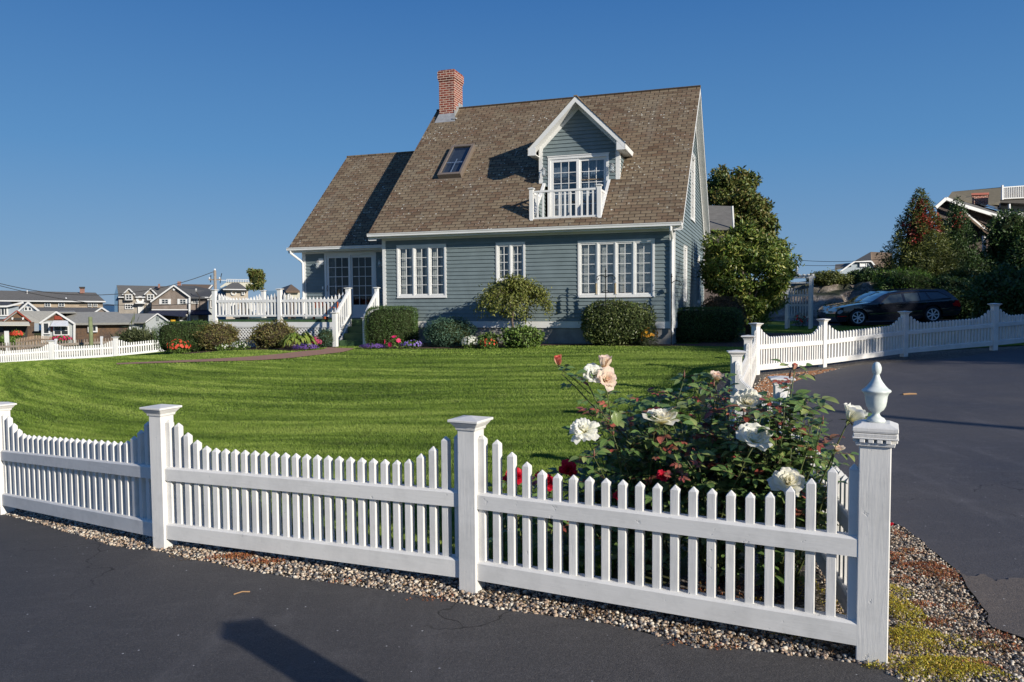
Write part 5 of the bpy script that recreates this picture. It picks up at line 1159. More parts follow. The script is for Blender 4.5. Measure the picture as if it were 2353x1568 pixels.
def rose(parent, c, size, mat, openness, axis, seed, npet=26, shag=0.0, name='rose_bloom'):
    """petals of a rose: curved cups set in a spiral round the axis; openness 0 bud .. 1 fully open"""
    rg = np.random.default_rng(seed); ax_ = Vector(axis).normalized(); tx = ax_.cross(Vector((.2, .9, .3))).normalized(); ty = ax_.cross(tx); V = []; F = []; UV = []; R_ = size / 2; nu, nv = 7, 6
    for k in range(npet):
        f = (k + .5) / npet                                     # 0 innermost .. 1 outermost
        th = k * 2.39996 + rg.uniform(-.2, .2)
        tilt = (.06 + 1.35 * f ** 1.4 * openness) + rg.uniform(-.12, .12) * (.3 + shag * 2)   # angle from the axis
        L = R_ * (.75 + .45 * f) * (1.25 - .25 * openness) * rg.uniform(.88, 1.1); W_ = L * (.75 + .40 * f) * (1 - .45 * shag); r0 = R_ * (.03 + .15 * f)
        er = tx * math.cos(th) + ty * math.sin(th); et = ax_.cross(er); b = len(V); curl = rg.uniform(.15, .75) * (f > .35) * openness; tw = rg.uniform(-.25, .25)
        for i in range(nv + 1):
            v = i / nv; ph = tilt * (.35 + .9 * v) + curl * max(0, v - .65) * 2.6; 
            # integrate a cup: radius and height along the petal
            rr = r0 + L * (v * math.sin(tilt * .75 + .3 * tilt * v)) + L * curl * .25 * max(0, v - .7); hh = L * (v * math.cos(tilt * .75 + .25 * tilt * v)) - L * curl * .45 * max(0, v - .65)
            wv = W_ * (math.sin(math.pi * min(1, (.16 + v * .84)) * .5) ** .8) * (1 - .55 * max(0, v - .72) / .28 * .6 * (1 - .0))
            for j in range(nu + 1):
                u = j / nu * 2 - 1; bend = (1.0 - .55 * openness * f) * .8
                a = u * bend * min(1.1, wv / (2 * max(rr, R_ * .18))); side = math.sin(a) * max(rr, R_ * .18) + u * wv * .5 * (1 - bend) ; rad = rr - (1 - math.cos(a)) * max(rr, R_ * .18)
                side = u * wv * .5 if f > .75 else side
                edge = .05 * L * math.sin(u * 5 + k) * v * v + (-.10 * L * (abs(u) ** 3) * v)
                p = Vector(c) + er * (rad + tw * u * L * .12) + et * side + ax_ * (hh + edge - R_ * .35)
                V.append(tuple(p)); UV.append((j / nu, v))
        for i in range(nv):
            for j in range(nu): q = b + i * (nu + 1) + j; F.append((q, q + 1, q + nu + 2, q + nu + 1))
    o = mesh_np(name, V, F, PM[mat], parent, True); uv = o.data.uv_layers.new(name='UVMap'); vi = np.zeros(len(o.data.loops), np.int32); o.data.loops.foreach_get('vertex_index', vi); uv.data.foreach_set('uv', np.array(UV, np.float32)[vi].ravel())
    mb = MB(); cc = Vector(c) - ax_ * R_ * .40                     # green hip and sepals
    mb.tube([cc - ax_ * R_ * .28, cc - ax_ * R_ * .12, cc + ax_ * R_ * .05], [R_ * .10, R_ * .17, R_ * .12], 8)
    for q in range(5):
        a = q * 1.2566; e = tx * math.cos(a) + ty * math.sin(a); s2 = ax_.cross(e); mb.quad(cc + e * R_ * .1, cc + e * R_ * .42 - ax_ * R_ * .12 + s2 * R_ * .09, cc + e * R_ * .75 - ax_ * R_ * .35, cc + e * R_ * .42 - ax_ * R_ * .12 - s2 * R_ * .09)
    mb.build('sepals', M['rosestem'], o); return o
M['rosestem'] = plain('green_cane', (.09, .11, .035), .5, .3, 30); M['redstem'] = plain('reddish_cane', (.17, .075, .05), .5, .3, 30)
def roseleafmat(name, cols):
    t = NT(name); g = t.n('ShaderNodeNewGeometry'); k = len(cols); c = t.ramp(g.outputs['Random Per Island'], [((i + .5) / k, c) for i, c in enumerate(cols)])
    uvn = t.n('ShaderNodeUVMap'); sx = t.n('ShaderNodeSeparateXYZ'); t.l(uvn.outputs[0], sx.inputs[0])
    au = t.math('ABSOLUTE', t.math('SUBTRACT', sx.outputs[0], .5)); mid = t.math('LESS_THAN', au, .035); wv = t.math('SINE', t.math('MULTIPLY', t.math('SUBTRACT', sx.outputs[1], t.math('MULTIPLY', au, .9)), 44)); vein = t.math('MULTIPLY', t.math('GREATER_THAN', wv, .86), .35)
    c = t.mix(t.math('MAXIMUM', t.math('MULTIPLY', mid, .5), vein), c, [x * 1.7 + .02 for x in cols[-1]]); c = t.mix(g.outputs['Backfacing'], c, (.12, .15, .09)); t.color(c); t.rough(.28); t.spec(.6); t.bump(wv, .25, .002)
    tr = t.n('ShaderNodeBsdfTranslucent'); t.l(c, tr.inputs[0]); ms = t.n('ShaderNodeMixShader'); ms.inputs[0].default_value = .22; t.l(t.b.outputs[0], ms.inputs[1]); t.l(tr.outputs[0], ms.inputs[2]); t.l(ms.outputs[0], t.o.inputs[0]); return t.m
M['roseleaf'] = roseleafmat('rose_leaf', [(.06, .125, .032), (.10, .19, .05), (.14, .24, .068), (.07, .145, .04), (.26, .31, .10)])
M['redleaf'] = roseleafmat('young_red_rose_leaf', [(.22, .055, .042), (.34, .07, .055), (.18, .11, .055), (.44, .12, .08)])
class Leafer:
    def __init__(s): s.V = []; s.F = []; s.UV = []
    def leaf(s, p, d, n, L, W_):
        d = Vector(d).normalized(); n = Vector(n); n = (n - d * n.dot(d)); n = n.normalized() if n.length > 1e-3 else d.orthogonal().normalized(); sd_ = d.cross(n); b = len(s.V); p = Vector(p)
        for i in range(6):
            v = i / 5; wv = W_ * .5 * (math.sin(math.pi * min(1, v ** .75)) ** .8) if 0 < i < 5 else (.0008); droop = -.22 * L * v * v
            c = p + d * L * v + n * droop
            s.V += [tuple(c - sd_ * wv + n * wv * .35), tuple(c), tuple(c + sd_ * wv + n * wv * .35)]; s.UV += [(0, v), (.5, v), (1, v)]
        for i in range(5):
            for j in range(2): q = b + i * 3 + j; s.F.append((q, q + 1, q + 4, q + 3))
    def compound(s, p, d, n, L, rg, k=5, stems=None):
        d = Vector(d).normalized(); n = Vector(n).normalized(); side = d.cross(n).normalized(); tip = Vector(p) + d * L
        if stems is not None: stems.tube([p, Vector(p) + d * L * .5 + n * L * .05, tip], .0011, 4, cap=False)
        lf = L * rg.uniform(.55, .75)
        s.leaf(tip, d + n * rg.uniform(-.4, .1), n, lf * 1.1, lf * .72)
        for q, u in enumerate((.45, .85) if k == 5 else (.6,)):
            for sg in (-1, 1): s.leaf(Vector(p) + d * L * u, side * sg + d * .55 + n * rg.uniform(-.3, .2), n + side * sg * .15, lf * (.8 + .2 * q), lf * .58)
    def build(s, name, mat, par):
        o = mesh_np(name, s.V, s.F, mat, par, True); uv = o.data.uv_layers.new(name='UVMap'); vi = np.zeros(len(o.data.loops), np.int32); o.data.loops.foreach_get('vertex_index', vi); uv.data.foreach_set('uv', np.array(s.UV, np.float32)[vi].ravel()); return o
rg = random.Random(12); bushes = [(1.18, 4.35), (.80, 4.55), (1.45, 4.15)]
rb = thing('rose_bush', (0, 0, 0), 0, 'cream and blush rose bush in the corner behind the foreground fence', 'rose bush')
canes = MB(); twigs = MB(); lg = Leafer(); lr = Leafer()
def cane(base, tip, r0=.007, r1=.003, bow=.12, leaves=True, red=False, n=9, dens=1.0, lsz=.082, low=.18):
    a = Vector(base); b = Vector(tip); pts = []; off = Vector((rg.uniform(-1, 1), rg.uniform(-1, 1), .5)).normalized() * bow
    for i in range(n + 1): u = i / n; pts.append(a.lerp(b, u) + off * math.sin(math.pi * u) * (1 - .4 * u) + Vector((rg.uniform(-.006, .006), rg.uniform(-.006, .006), 0)))
    canes.tube(pts, [r0 + (r1 - r0) * i / n for i in range(n + 1)], 6)
    if leaves:
        az = rg.uniform(0, 6.28)
        for i in range(1, n + 1):
            for _ in range(2 if rg.random() < .75 * dens else 1):
                if pts[i].z < low and rg.random() < .8: continue
                if rg.random() > dens * 1.1: continue
                az += 2.4; d = Vector((math.cos(az), math.sin(az), rg.uniform(-.1, .7)))
                L_ = (lg if not (red or (i > n - 2 and rg.random() < .16)) else lr); L_.compound(pts[i], d, Vector((rg.uniform(-.3, .3), rg.uniform(-.6, 0), 1)), lsz * rg.uniform(.7, 1.25), rg, 5 if rg.random() < .7 else 3, twigs)
    return pts
# blooms: (px, py, Y, diameter in px, colour, openness, axis, petals, shag)
BL = [(1284, 833, 4.25, 34, 'coral', .12, (-.1, -.2, 1), 14, 0), (1388, 838, 4.2, 46, 'peach', .22, (.15, -.1, 1), 18, 0), (1366, 862, 4.18, 50, 'white', .75, (-.1, -.75, .6), 24, .1), (1394, 872, 4.16, 48, 'peach', .8, (.4, -.8, .4), 24, .25),
      (1342, 986, 4.05, 60, 'white', 1.0, (-.1, -.55, .8), 46, .75), (1521, 962, 4.15, 72, 'cream', .80, (.0, -.25, 1), 24, 0), (1647, 868, 4.3, 34, 'peach', .45, (.1, -.3, 1), 20, .2), (1718, 922, 4.18, 62, 'cream', .95, (.1, -.7, .6), 36, .5),
      (1733, 1006, 3.93, 76, 'white', .85, (.0, -.55, .85), 24, 0), (1957, 956, 3.55, 66, 'white', .42, (.45, -.2, .9), 22, 0), (1811, 1106, 3.72, 66, 'cream', .9, (-.1, -.7, .6), 30, .2), (1924, 1032, 3.6, 30, 'peach', .5, (.2, -.2, .6), 14, .3),
      (1692, 1108, 4.2, 22, 'coral', .2, (0, 0, 1), 10, 0), (1825, 845, 4.1, 19, 'coral', .02, (.2, -.1, 1), 9, 0), (1808, 944, 4.1, 20, 'coral', .1, (.1, -.1, 1), 9, 0), (1788, 948, 4.15, 26, 'cream', .7, (0, -.5, .7), 16, .3), (1450, 981, 4.3, 20, 'coral', .1, (0, 0, 1), 9, 0), (1778, 968, 4.2, 24, 'peach', .6, (0, -.6, .6), 14, .3), (1672, 955, 4.4, 12, 'coral', .1, (0, 0, 1), 8, 0)]
for i, (px, py, Y_, dpx, mt, op, ax_, npt, sh) in enumerate(BL):
    c = P(px, py, Y_); sz = dpx * Y_ / FPX * (.93 if op > .3 else .95); o = rose(rb, c, sz, mt, op, ax_, i + 3, npt, sh)
    b = min(bushes, key=lambda q: abs(q[0] - c.x)); base = (b[0] + rg.uniform(-.1, .1), b[1] + rg.uniform(-.1, .1), 0)
    if px in (1284, 1342): tp = c - Vector(ax_).normalized() * sz * .45; st = P(1392, 960, 4.25) if px == 1342 else P(1355, 905, 4.2); canes.tube([st, st.lerp(tp, .5) + Vector((0, 0, .01)), tp], [.0035, .003, .0025], 6); continue
    if px in (1366, 1394): continue
    cane(base, c - Vector(ax_).normalized() * sz * .45, bow=.06, dens=.75 if px < 1450 else 1, low=.3)
pts = cane((.95, 4.45, 0), P(1350, 880, 4.2), bow=.03, dens=.9, lsz=.085, low=.62); cane((.95, 4.45, .5), P(1290, 860, 4.22), bow=.03, dens=.8, lsz=.085, low=.78)
lg.leaf(P(1412, 945, 4.1), (.25, -.1, -.9), (.2, -1, .1), .085, .062)
# young shoots with red leaves and closed buds
for px, py, Y_ in ((1572, 868, 4.4), (1592, 882, 4.4), (1488, 965, 4.3), (1409, 1000, 4.2), (1365, 1050, 4.1), (1640, 890, 4.45), (1815, 870, 4.15), (1890, 975, 3.8)):
    c = P(px, py, Y_); b = min(bushes, key=lambda q: abs(q[0] - c.x)); cane((b[0] + rg.uniform(-.15, .15), b[1] + rg.uniform(-.15, .1), 0), c, r1=.0018, bow=.05, red=False, dens=.8, low=.4)
    m = MB(); m.tube([c, c + Vector((0, 0, .012)), c + Vector((.001, 0, .024)), c + Vector((.003, 0, .045))], [.003, .0065, .005, .0008], 7); m.build('bud', M['redstem'], rb, True)
for px, py, Y_, n_ in ((1632, 932, 4.4, 9), (1600, 905, 4.5, 6), (1590, 1075, 4.0, 7), (1548, 1095, 3.95, 6), (1612, 975, 4.3, 8), (1500, 905, 4.5, 5), (1810, 890, 4.1, 6), (1690, 985, 4.2, 6), (1660, 905, 4.45, 5), (1640, 1010, 4.2, 5), (1715, 985, 4.25, 6), (1560, 1010, 4.25, 5), (1400, 935, 4.2, 3), (1510, 1045, 4.1, 4)):
    for _ in range(n_ * 2 // 3):
        p = P(px + rg.uniform(-26, 26), py + rg.uniform(-20, 20), Y_ + rg.uniform(-.08, .08)); a = rg.uniform(0, 6.28); lr.compound(p, (math.cos(a), math.sin(a), rg.uniform(0, .8)), (rg.uniform(-.3, .3), -.5, 1), .045, rg, 5 if rg.random() < .5 else 3, twigs)
# body of the bush
for _ in range(175):
    b = rg.choice(bushes); a = rg.uniform(0, 6.283); rr = rg.uniform(.05, .48) if b != bushes[2] else rg.uniform(.02, .24); h = rg.uniform(.45, 1.10) - rr * .2
    tip = (b[0] + math.cos(a) * rr, b[1] + math.sin(a) * rr * .8, h); cane((b[0] + rg.uniform(-.08, .08), b[1] + rg.uniform(-.08, .08), 0), tip, .006, .002, .08, n=8, lsz=.092, low=.34)
canes.build('canes', M['rosestem'], rb, True); twigs.build('leaf_stalks', M['redstem'], rb, True); lg.build('foliage', M['roseleaf'], rb); lr.build('young_leaves', M['redleaf'], rb)
# low red rose behind the fence
rr_ = thing('red_rose_bush', (0, 0, 0), 0, 'low bush with deep red roses seen between the pickets by the second post', 'rose bush'); canes = MB(); twigs = MB(); lg = Leafer(); lr = Leafer()
for i, (px, py, Y_, dpx) in enumerate(((1184, 1094, 4.5, 38), (1258, 1110, 4.5, 36), (1306, 1080, 4.6, 40), (1168, 1102, 4.6, 22), (1522, 1096, 4.0, 26), (1425, 1140, 4.2, 28), (1240, 1095, 4.7, 20))):
    c = P(px, py, Y_); sz = dpx * Y_ / FPX; rose(rr_, c, sz, 'red', .75, (rg.uniform(-.3, .3), -.6, .7), 40 + i, 24, .1); cane((c.x + rg.uniform(-.05, .1), c.y + .1, 0), c - Vector((0, 0, sz * .4)), bow=.03, dens=.8, low=.12)
for _ in range(16): x = rg.uniform(.12, .72); y = rg.uniform(4.45, 4.8); cane((x, y, 0), (x + rg.uniform(-.12, .12), y + rg.uniform(-.1, .1), rg.uniform(.25, .52)), bow=.04, n=6, dens=.9, low=.1)
canes.build('canes', M['rosestem'], rr_, True); twigs.build('leaf_stalks', M['redstem'], rr_, True); lg.build('foliage', M['roseleaf'], rr_)
if lr.V: lr.build('young_leaves', M['redleaf'], rr_)
# small red rose by the gravel right of the corner post
g = G(2046, 1228); sr = thing('red_rose', (g.x, g.y, g.z), 0, 'single small red flower low beside the gravel right of the corner post', 'flower'); m = MB(); m.tube([(0, 0, 0), (.0, 0, .06)], .002, 5); m.build('stem', M['rosestem'], sr)
PMo = rose(sr, (0, 0, .065), .035, 'red', .6, (0, -.4, .9), 77, 14, 0)
# ------------------------------------------------------------------ cars
def paint(name, c, rough=.12, metal=.0, coat=1):
    t = NT(name); t.color(c); t.rough(rough); t.b.inputs['Metallic'].default_value = metal; t.b.inputs['Coat Weight'].default_value = coat; t.b.inputs['Coat Roughness'].default_value = .04; return t.m
M['carblack'] = paint('black_car_paint', (.016, .018, .026)); M['carglass'] = paint('tinted_car_glass', (.055, .075, .085), .06); M['tyre'] = plain('tyre_rubber', (.02, .02, .02), .8); M['alloy'] = plain('alloy_rim', (.85, .85, .86), .35, .03, metal=.1)
M['taillight'] = paint('red_tail_light', (.55, .01, .015), .15); M['headlight'] = paint('clear_head_light', (.50, .52, .55), .1, .4); M['chrome'] = plain('chrome', (.7, .7, .72), .15, .03, metal=1); M['darkpl'] = plain('black_plastic', (.012, .012, .012), .6)
k_ = .00449
def cz(x, y): return ((x - 180) * k_, (1277 - y) * k_ * .98)
out = [cz(*p) for p in [(205, 1240), (186, 1215), (176, 1190), (174, 1160), (182, 1140), (196, 1120), (222, 1104), (270, 1092), (330, 1082), (400, 1076), (462, 1070), (510, 1044), (560, 1016), (610, 995), (660, 982), (740, 973), (850, 968), (960, 969), (1060, 974), (1120, 982), (1160, 1015), (1200, 1055), (1226, 1085), (1240, 1112), (1246, 1140), (1246, 1170), (1238, 1195), (1220, 1208), (1195, 1216)]]
WF, WR, WRAD, WZ_ = cz(358, 0)[0], cz(997, 0)[0], .345, .335
def arch(cx_, r): return [(cx_ + r * math.cos(a), WZ_ + r * math.sin(a)) for a in [(-12 + 204 * i / 14) * math.pi / 180 for i in range(15)]]
under = [(WR + .52, .24)] + [q for q in arch(WR, .375)] + [(WR - .50, .17), (WF + .50, .17)] + [q for q in arch(WF, .375)] + [(WF - .42, .20)]
poly = out + under
def cw(x, z):
    w_ = .895
    if x < .9: w_ -= .26 * ((.9 - x) / .9) ** 2.4
    if x > 4.1: w_ -= .13 * ((x - 4.1) / .7) ** 2
    if z > .83: w_ -= .30 * min(1, (z - .83) / .54) ** 1.25
    if z < .35: w_ -= .05 * (.35 - z) / .2
    w_ += .012 * math.sin(min(1, max(0, (z - .3) / .5)) * math.pi)
    return w_
def car(loc, label, paintm, group, mats_only=False):
    pts = []; n = len(poly)
    for a in range(n):
        (x1, z1), (x2, z2) = poly[a], poly[(a + 1) % n]; kk = max(1, int(math.hypot(x2 - x1, z2 - z1) / .08))
        for q in range(kk): pts.append((x1 + (x2 - x1) * q / kk, z1 + (z2 - z1) * q / kk))
    m = len(pts); gx, gz = np.meshgrid(np.arange(.05, 4.8, .07), np.arange(.15, 1.55, .06)); gx = gx.ravel(); gz = gz.ravel(); ins = inside(gx, gz, poly)
    v, e, f, _, _, _ = delaunay_2d_cdt([Vector(p) for p in pts] + [Vector((a, b)) for a, b in zip(gx[ins], gz[ins])], [(a, (a + 1) % m) for a in range(m)], [], 1, 1e-5)
    V = []; F = []; nv = len(v)
    for q in v: V.append((q.x, -cw(q.x, q.y), q.y))
    for q in v: V.append((q.x, cw(q.x, q.y), q.y))
    for q in f: F.append(tuple(q)); F.append(tuple(i + nv for i in reversed(q)))
    mb = MB(); mb.v = V; mb.f = F; mb.m = [0] * len(F)
    top = [p for p in pts[:]]; k0 = 0                                     # skin over the outline
    for a in range(m):
        (x1, z1), (x2, z2) = pts[a], pts[(a + 1) % m]; w1, w2 = cw(x1, z1), cw(x2, z2); nn = 8
        for j in range(nn):
            u0, u1 = j / nn * 2 - 1, (j + 1) / nn * 2 - 1; cr = lambda u, z: z + (.035 * (1 - u * u) if z > .62 else 0)
            mb.quad((x1, u0 * w1, cr(u0, z1)), (x1, u1 * w1, cr(u1, z1)), (x2, u1 * w2, cr(u1, z2)), (x2, u0 * w2, cr(u0, z2)))
    t = thing('parked_car', (0, 0, 0), 0, label, 'car', group); mb.build('body', M[paintm], t, True)
    def side(name, plist, mat, o=.006, both=True, par=t, dens=.09):
        for sg in ((-1, 1) if both else (-1,)):
            pp = [cz(*q) for q in plist]; ps = []; k2 = len(pp)
            for a in range(k2):
                (x1, z1), (x2, z2) = pp[a], pp[(a + 1) % k2]; kk = max(1, int(math.hypot(x2 - x1, z2 - z1) / dens))
                for q in range(kk): ps.append((x1 + (x2 - x1) * q / kk, z1 + (z2 - z1) * q / kk))
            vv, _, ff, _, _, _ = delaunay_2d_cdt([Vector(p) for p in ps], [(a, (a + 1) % len(ps)) for a in range(len(ps))], [], 1, 1e-5)
            b_ = MB(); b_.v = [(q.x, sg * (cw(q.x, q.y) + o), q.y) for q in vv]; b_.f = [tuple(q) for q in ff]; b_.m = [0] * len(ff); b_.build(name, M[mat], par, True)
    side('side_trim', [(535, 1092), (640, 1003), (700, 992), (900, 985), (1060, 992), (1165, 1062), (1150, 1070), (900, 1080)], 'darkpl', .004)
    side('side_window', [(548, 1086), (642, 1010), (742, 1002), (748, 1076)], 'carglass', .010); side('side_window', [(768, 1074), (764, 1001), (884, 998), (888, 1070)], 'carglass', .010)
    side('side_window', [(897, 1069), (896, 998), (942, 1000), (968, 1062)], 'carglass', .010); side('side_window', [(985, 1060), (958, 1000), (1060, 1002), (1150, 1056)], 'carglass', .010)
    side('tail_light', [(1165, 1112), (1200, 1085), (1222, 1080), (1238, 1110), (1240, 1140), (1175, 1132)], 'taillight', .008)
    side('head_light', [(190, 1156), (196, 1136), (215, 1126), (236, 1132), (228, 1148), (208, 1162)], 'headlight', .008)
    side('side_moulding', [(452, 1170), (900, 1160), (900, 1166), (452, 1176)], 'chrome', .010); side('side_moulding', [(1070, 1150), (1185, 1145), (1185, 1151), (1070, 1156)], 'chrome', .010)
    side('turn_signal', [(190, 1180), (262, 1182), (262, 1190), (190, 1189)], 'taillight', .009)
    side('door_handle', [(682, 1105), (735, 1104), (735, 1111), (682, 1112)], 'chrome', .02); side('door_handle', [(897, 1093), (948, 1092), (948, 1099), (897, 1100)], 'chrome', .02)
    # windscreen and rear window
    for nm, a, b, mt_ in (('windscreen', cz(478, 1066), cz(655, 986), 'carglass'), ('rear_window', cz(1136, 992), cz(1216, 1072), 'carglass')):
        b_ = MB(); N = 8
        for i in range(6):
            u0, u1 = i / 6, (i + 1) / 6; x0, z0 = a[0] + (b[0]-a[0])*u0, a[1] + (b[1]-a[1])*u0; x1, z1 = a[0] + (b[0]-a[0])*u1, a[1] + (b[1]-a[1])*u1
            for j in range(N):
                s0, s1 = (j / N * 2 - 1) * .9, ((j + 1) / N * 2 - 1) * .9; up_ = .028; b_.quad(*[(x, s * cw(x, z), z + up_ + .035 * (1 - s * s)) for x, s, z in ((x0, s0, z0), (x0, s1, z0), (x1, s1, z1), (x1, s0, z1))])
        b_.build(nm, M[mt_], t, True)
    b_ = MB(); b_.box(-.015, .02, -.30, .30, .40, .62); b_.build('grille', M['chrome'], t); 
    for sg in (-1, 1):
        b_ = MB(); b_.lathe([(.02, -.05), (.08, -.04), (.09, .0), (.07, .05), (.02, .06)], (cz(555, 0)[0], sg * 1.0, .84), 10); b_.build('mirror', M[paintm], t, True)
        b_ = MB(); b_.tube([(cz(700, 0)[0], sg * .60, 1.355), (cz(800, 0)[0], sg * .60, 1.39), (cz(1000, 0)[0], sg * .60, 1.39), (cz(1100, 0)[0], sg * .60, 1.345)], .015, 6); b_.build('roof_rail', M['darkpl'], t, True)
        for cx_ in (WF, WR):
            wmb = MB(); Rm = Matrix.Translation((cx_, sg * .80, WZ_)) @ Matrix.Rotation(math.pi / 2 * (1 if sg < 0 else -1), 4, 'X')
            wmb.lathe([(.0, -.10), (.30, -.10), (.325, -.08), (.33, 0), (.325, .07), (.30, .095), (.235, .097), (.225, .05), (0, .05)], n=32); wh = wmb.xf(Rm).build('wheel', M['tyre'], t, True)
            r_ = MB(); r_.lathe([(.212, .06), (.236, .098), (.226, .104), (.205, .07)], n=32, cap=False); r_.lathe([(.0, .08), (.05, .09), (.055, .055), (0, .055)], n=12)
            for sp_ in range(7):
                a = sp_ * 2 * math.pi / 7; d0 = Vector((math.cos(a), math.sin(a), 0)); s0 = Vector((-d0.y, d0.x, 0)); r_.prism([d0 * .03 + s0 * .016 + Vector((0, 0, .088)), d0 * .215 + s0 * .026 + Vector((0, 0, .096)), d0 * .215 - s0 * .026 + Vector((0, 0, .096)), d0 * .03 - s0 * .016 + Vector((0, 0, .088))], (0, 0, -.02))
            r_.xf(Rm).build('rim', M['alloy'], wh)
            h_ = MB(); h_.lathe([(.0, -.25), (.38, -.25), (.38, .03), (.0, .028)], n=24); h_.xf(Matrix.Translation((cx_, sg * .70, WZ_)) @ Matrix.Rotation(math.pi / 2 * (1 if sg < 0 else -1), 4, 'X')).build('wheel_well', M['darkpl'], t)
    return t
def place_car(t, A, B):                                              # A, B: contact points of the near front and rear wheels
    x = (B - A).normalized(); y = Vector((0, 0, 1)).cross(x).normalized(); z = x.cross(y); s_ = (B - A).length / (WR - WF)
    o = A - x * WF * s_ + y * .80 * s_
    t.matrix_world = Matrix(((x.x, y.x, z.x, o.x), (x.y, y.y, z.y, o.y), (x.z, y.z, z.z, o.z), (0, 0, 0, 1))) @ Matrix.Scale(s_, 4)
def dup_tree(o, label, loc_off):
    r = o.copy(); col.objects.link(r); r['label'] = label; r.location = o.location + Vector(loc_off)
    for ch in list(o.children):
        c = ch.copy(); col.objects.link(c); c.parent = r
        for g_ in ch.children: d = g_.copy(); col.objects.link(d); d.parent = c
    return r
c1 = car((0, 0, 0), 'black station wagon parked nearest behind the rear picket fence', 'carblack', 'black cars parked behind the rear fence')
place_car(c1, P(1971, 749, 33.0), P(2142, 742, 32.7))
dup_tree(c1, 'second black wagon mostly hidden beyond the nearer one, only its nose and windscreen showing', (.62, 2.45, .02))

# ------------------------------------------------------------------ arbor
z4 = lambda x, y: ((1720 + x * .2296) * .91914, (560 + y * .2296) * .91914)
ga = P(1836, 749, 31.0); ar = thing('garden_arbor', (ga.x, ga.y, ga.z), R(-24), 'white slatted garden arbor with finial between the leafy tree and the cars', 'arbor')
s_ = 31.0 / FPX; H_ = 116 * s_; wA, dA = .88, 1.0
for sx in (-1, 1):
    for sy in (-1, 1): mb = MB(); mb.box(sx*wA/2-.055, sx*wA/2+.055, sy*dA/2-.055, sy*dA/2+.055, -.1, H_ - .12); mb.build('post', M['white'], ar)
for sx in (-1, 1):
    mb = MB()
    for z in (.25, .75, 1.15, 1.62): mb.box(sx*wA/2-.02, sx*wA/2+.02, -dA/2+.055, dA/2-.055, z, z+.06)
    for k in range(5): y = -dA/2 + .12 + k * (dA - .24) / 4; mb.box(sx*wA/2-.025, sx*wA/2+.025, y-.025, y+.025, .31, 1.55)
    mb.build('side_panel', M['white'], ar)
mb = MB()
for z in (.30, .78, 1.18): mb.box(-wA/2+.055, wA/2-.055, dA/2-.02, dA/2+.02, z, z+.08)
for k in range(7): x = -wA/2 + .12 + k * (wA - .24) / 6; mb.box(x-.022, x+.022, dA/2-.03, dA/2+.018, .38, 1.42 + .10 * abs(k - 3) / 3)
mb.build('gate', M['white'], ar)
mb = MB()
for sy in (-1, 1): mb.box(-wA/2-.12, wA/2+.12, sy*dA/2-.03, sy*dA/2+.03, H_-.12, H_-.02)
for k in range(7): x = -wA/2 - .06 + k * (wA + .12) / 6; mb.box(x-.025, x+.025, -dA/2-.12, dA/2+.12, H_-.02, H_+.03)
mb.box(-wA/2, wA/2, -dA/2-.01, -dA/2+.02, H_-.34, H_-.28); mb.build('top_slats', M['white'], ar)
mb = MB(); mb.frustum(-.1, 0, H_ + .03, H_ + .06, .09, .09); mb.lathe([(0, 0), (.05, 0), (.025, .05), (.06, .13), (.065, .17), (.02, .25), (.03, .30), (0, .36)], (-.1, 0, H_ + .06), 12); mb.build('finial', M['white'], ar, True)
flowers('climbing_rose', 'dark red climbing rose at the foot of the white arbor', 1822, 1858, 715, 752, 'red', 9, .05, 'shade', 500, .06, 41, 'plant', Y=30.6, group=None)

# ------------------------------------------------------------------ rock ledge and planting on the right
xs_ = np.arange(11.5, 60, .22); ys_ = np.arange(36.0, 66, .22); X_, Y2 = np.meshgrid(xs_, ys_)
from mathutils import noise as mno
nz = np.array([[mno.fractal(Vector((a * .35, b * .35, 3)), 1.0, 2.0, 5) for a, b in zip(r1, r2)] for r1, r2 in zip(X_, Y2)])
nz2 = np.array([[mno.noise(Vector((a * 1.6, b * 1.6, 7))) for a, b in zip(r1, r2)] for r1, r2 in zip(X_, Y2)])
edge = 38.4 + .5 * np.sin(X_ * .6) + nz * .9; st = np.clip((Y2 - edge) / 2.6, 0, 1); st = st * st * (3 - 2 * st); lx = np.clip((X_ - 12.6) / 1.6, 0, 1)
stp = np.floor(st * 4 + nz2 * .4) / 4; st = np.clip(.45 * st + .55 * stp, 0, 1)
Zr = tz_np(X_, Y2) - .15 + st * lx * (1.95 + .25 * nz + .02 * (X_ - 14)) + nz * .10 * (st > .02) + np.clip((Y2 - 43) / 14, 0, 1) * .3
Xj = X_ + nz2 * .25 * (st > .05); Yj = Y2 - nz2 * .35 * (st > .05)
i = np.arange(X_.size).reshape(X_.shape); F = np.stack([i[:-1, :-1], i[:-1, 1:], i[1:, 1:], i[1:, :-1]], -1).reshape(-1, 4)
t = NT('rock_ledge_stone'); co = t.co(scale=(1, 1, 2.2)); f = t.noise(co, 1.3, 8, .7); c = t.ramp(f, [(.30, (.07, .06, .05)), (.48, (.24, .20, .165)), (.62, (.42, .39, .35)), (.8, (.17, .145, .12))]); g = t.n('ShaderNodeNewGeometry'); sx = t.n('ShaderNodeSeparateXYZ'); t.l(g.outputs['Normal'], sx.inputs[0])
c = t.mix(t.ramp(sx.outputs[2], [(.75, 0.0), (.95, .9)]), c, (.035, .05, .018)); t.color(c); t.rough(.9); t.bump(t.noise(co, 5, 8, .75), .9, .15)
tag(mesh_np('rock_ledge', np.stack([Xj, Yj, Zr], -1).reshape(-1, 3), F, t.m), kind='structure')
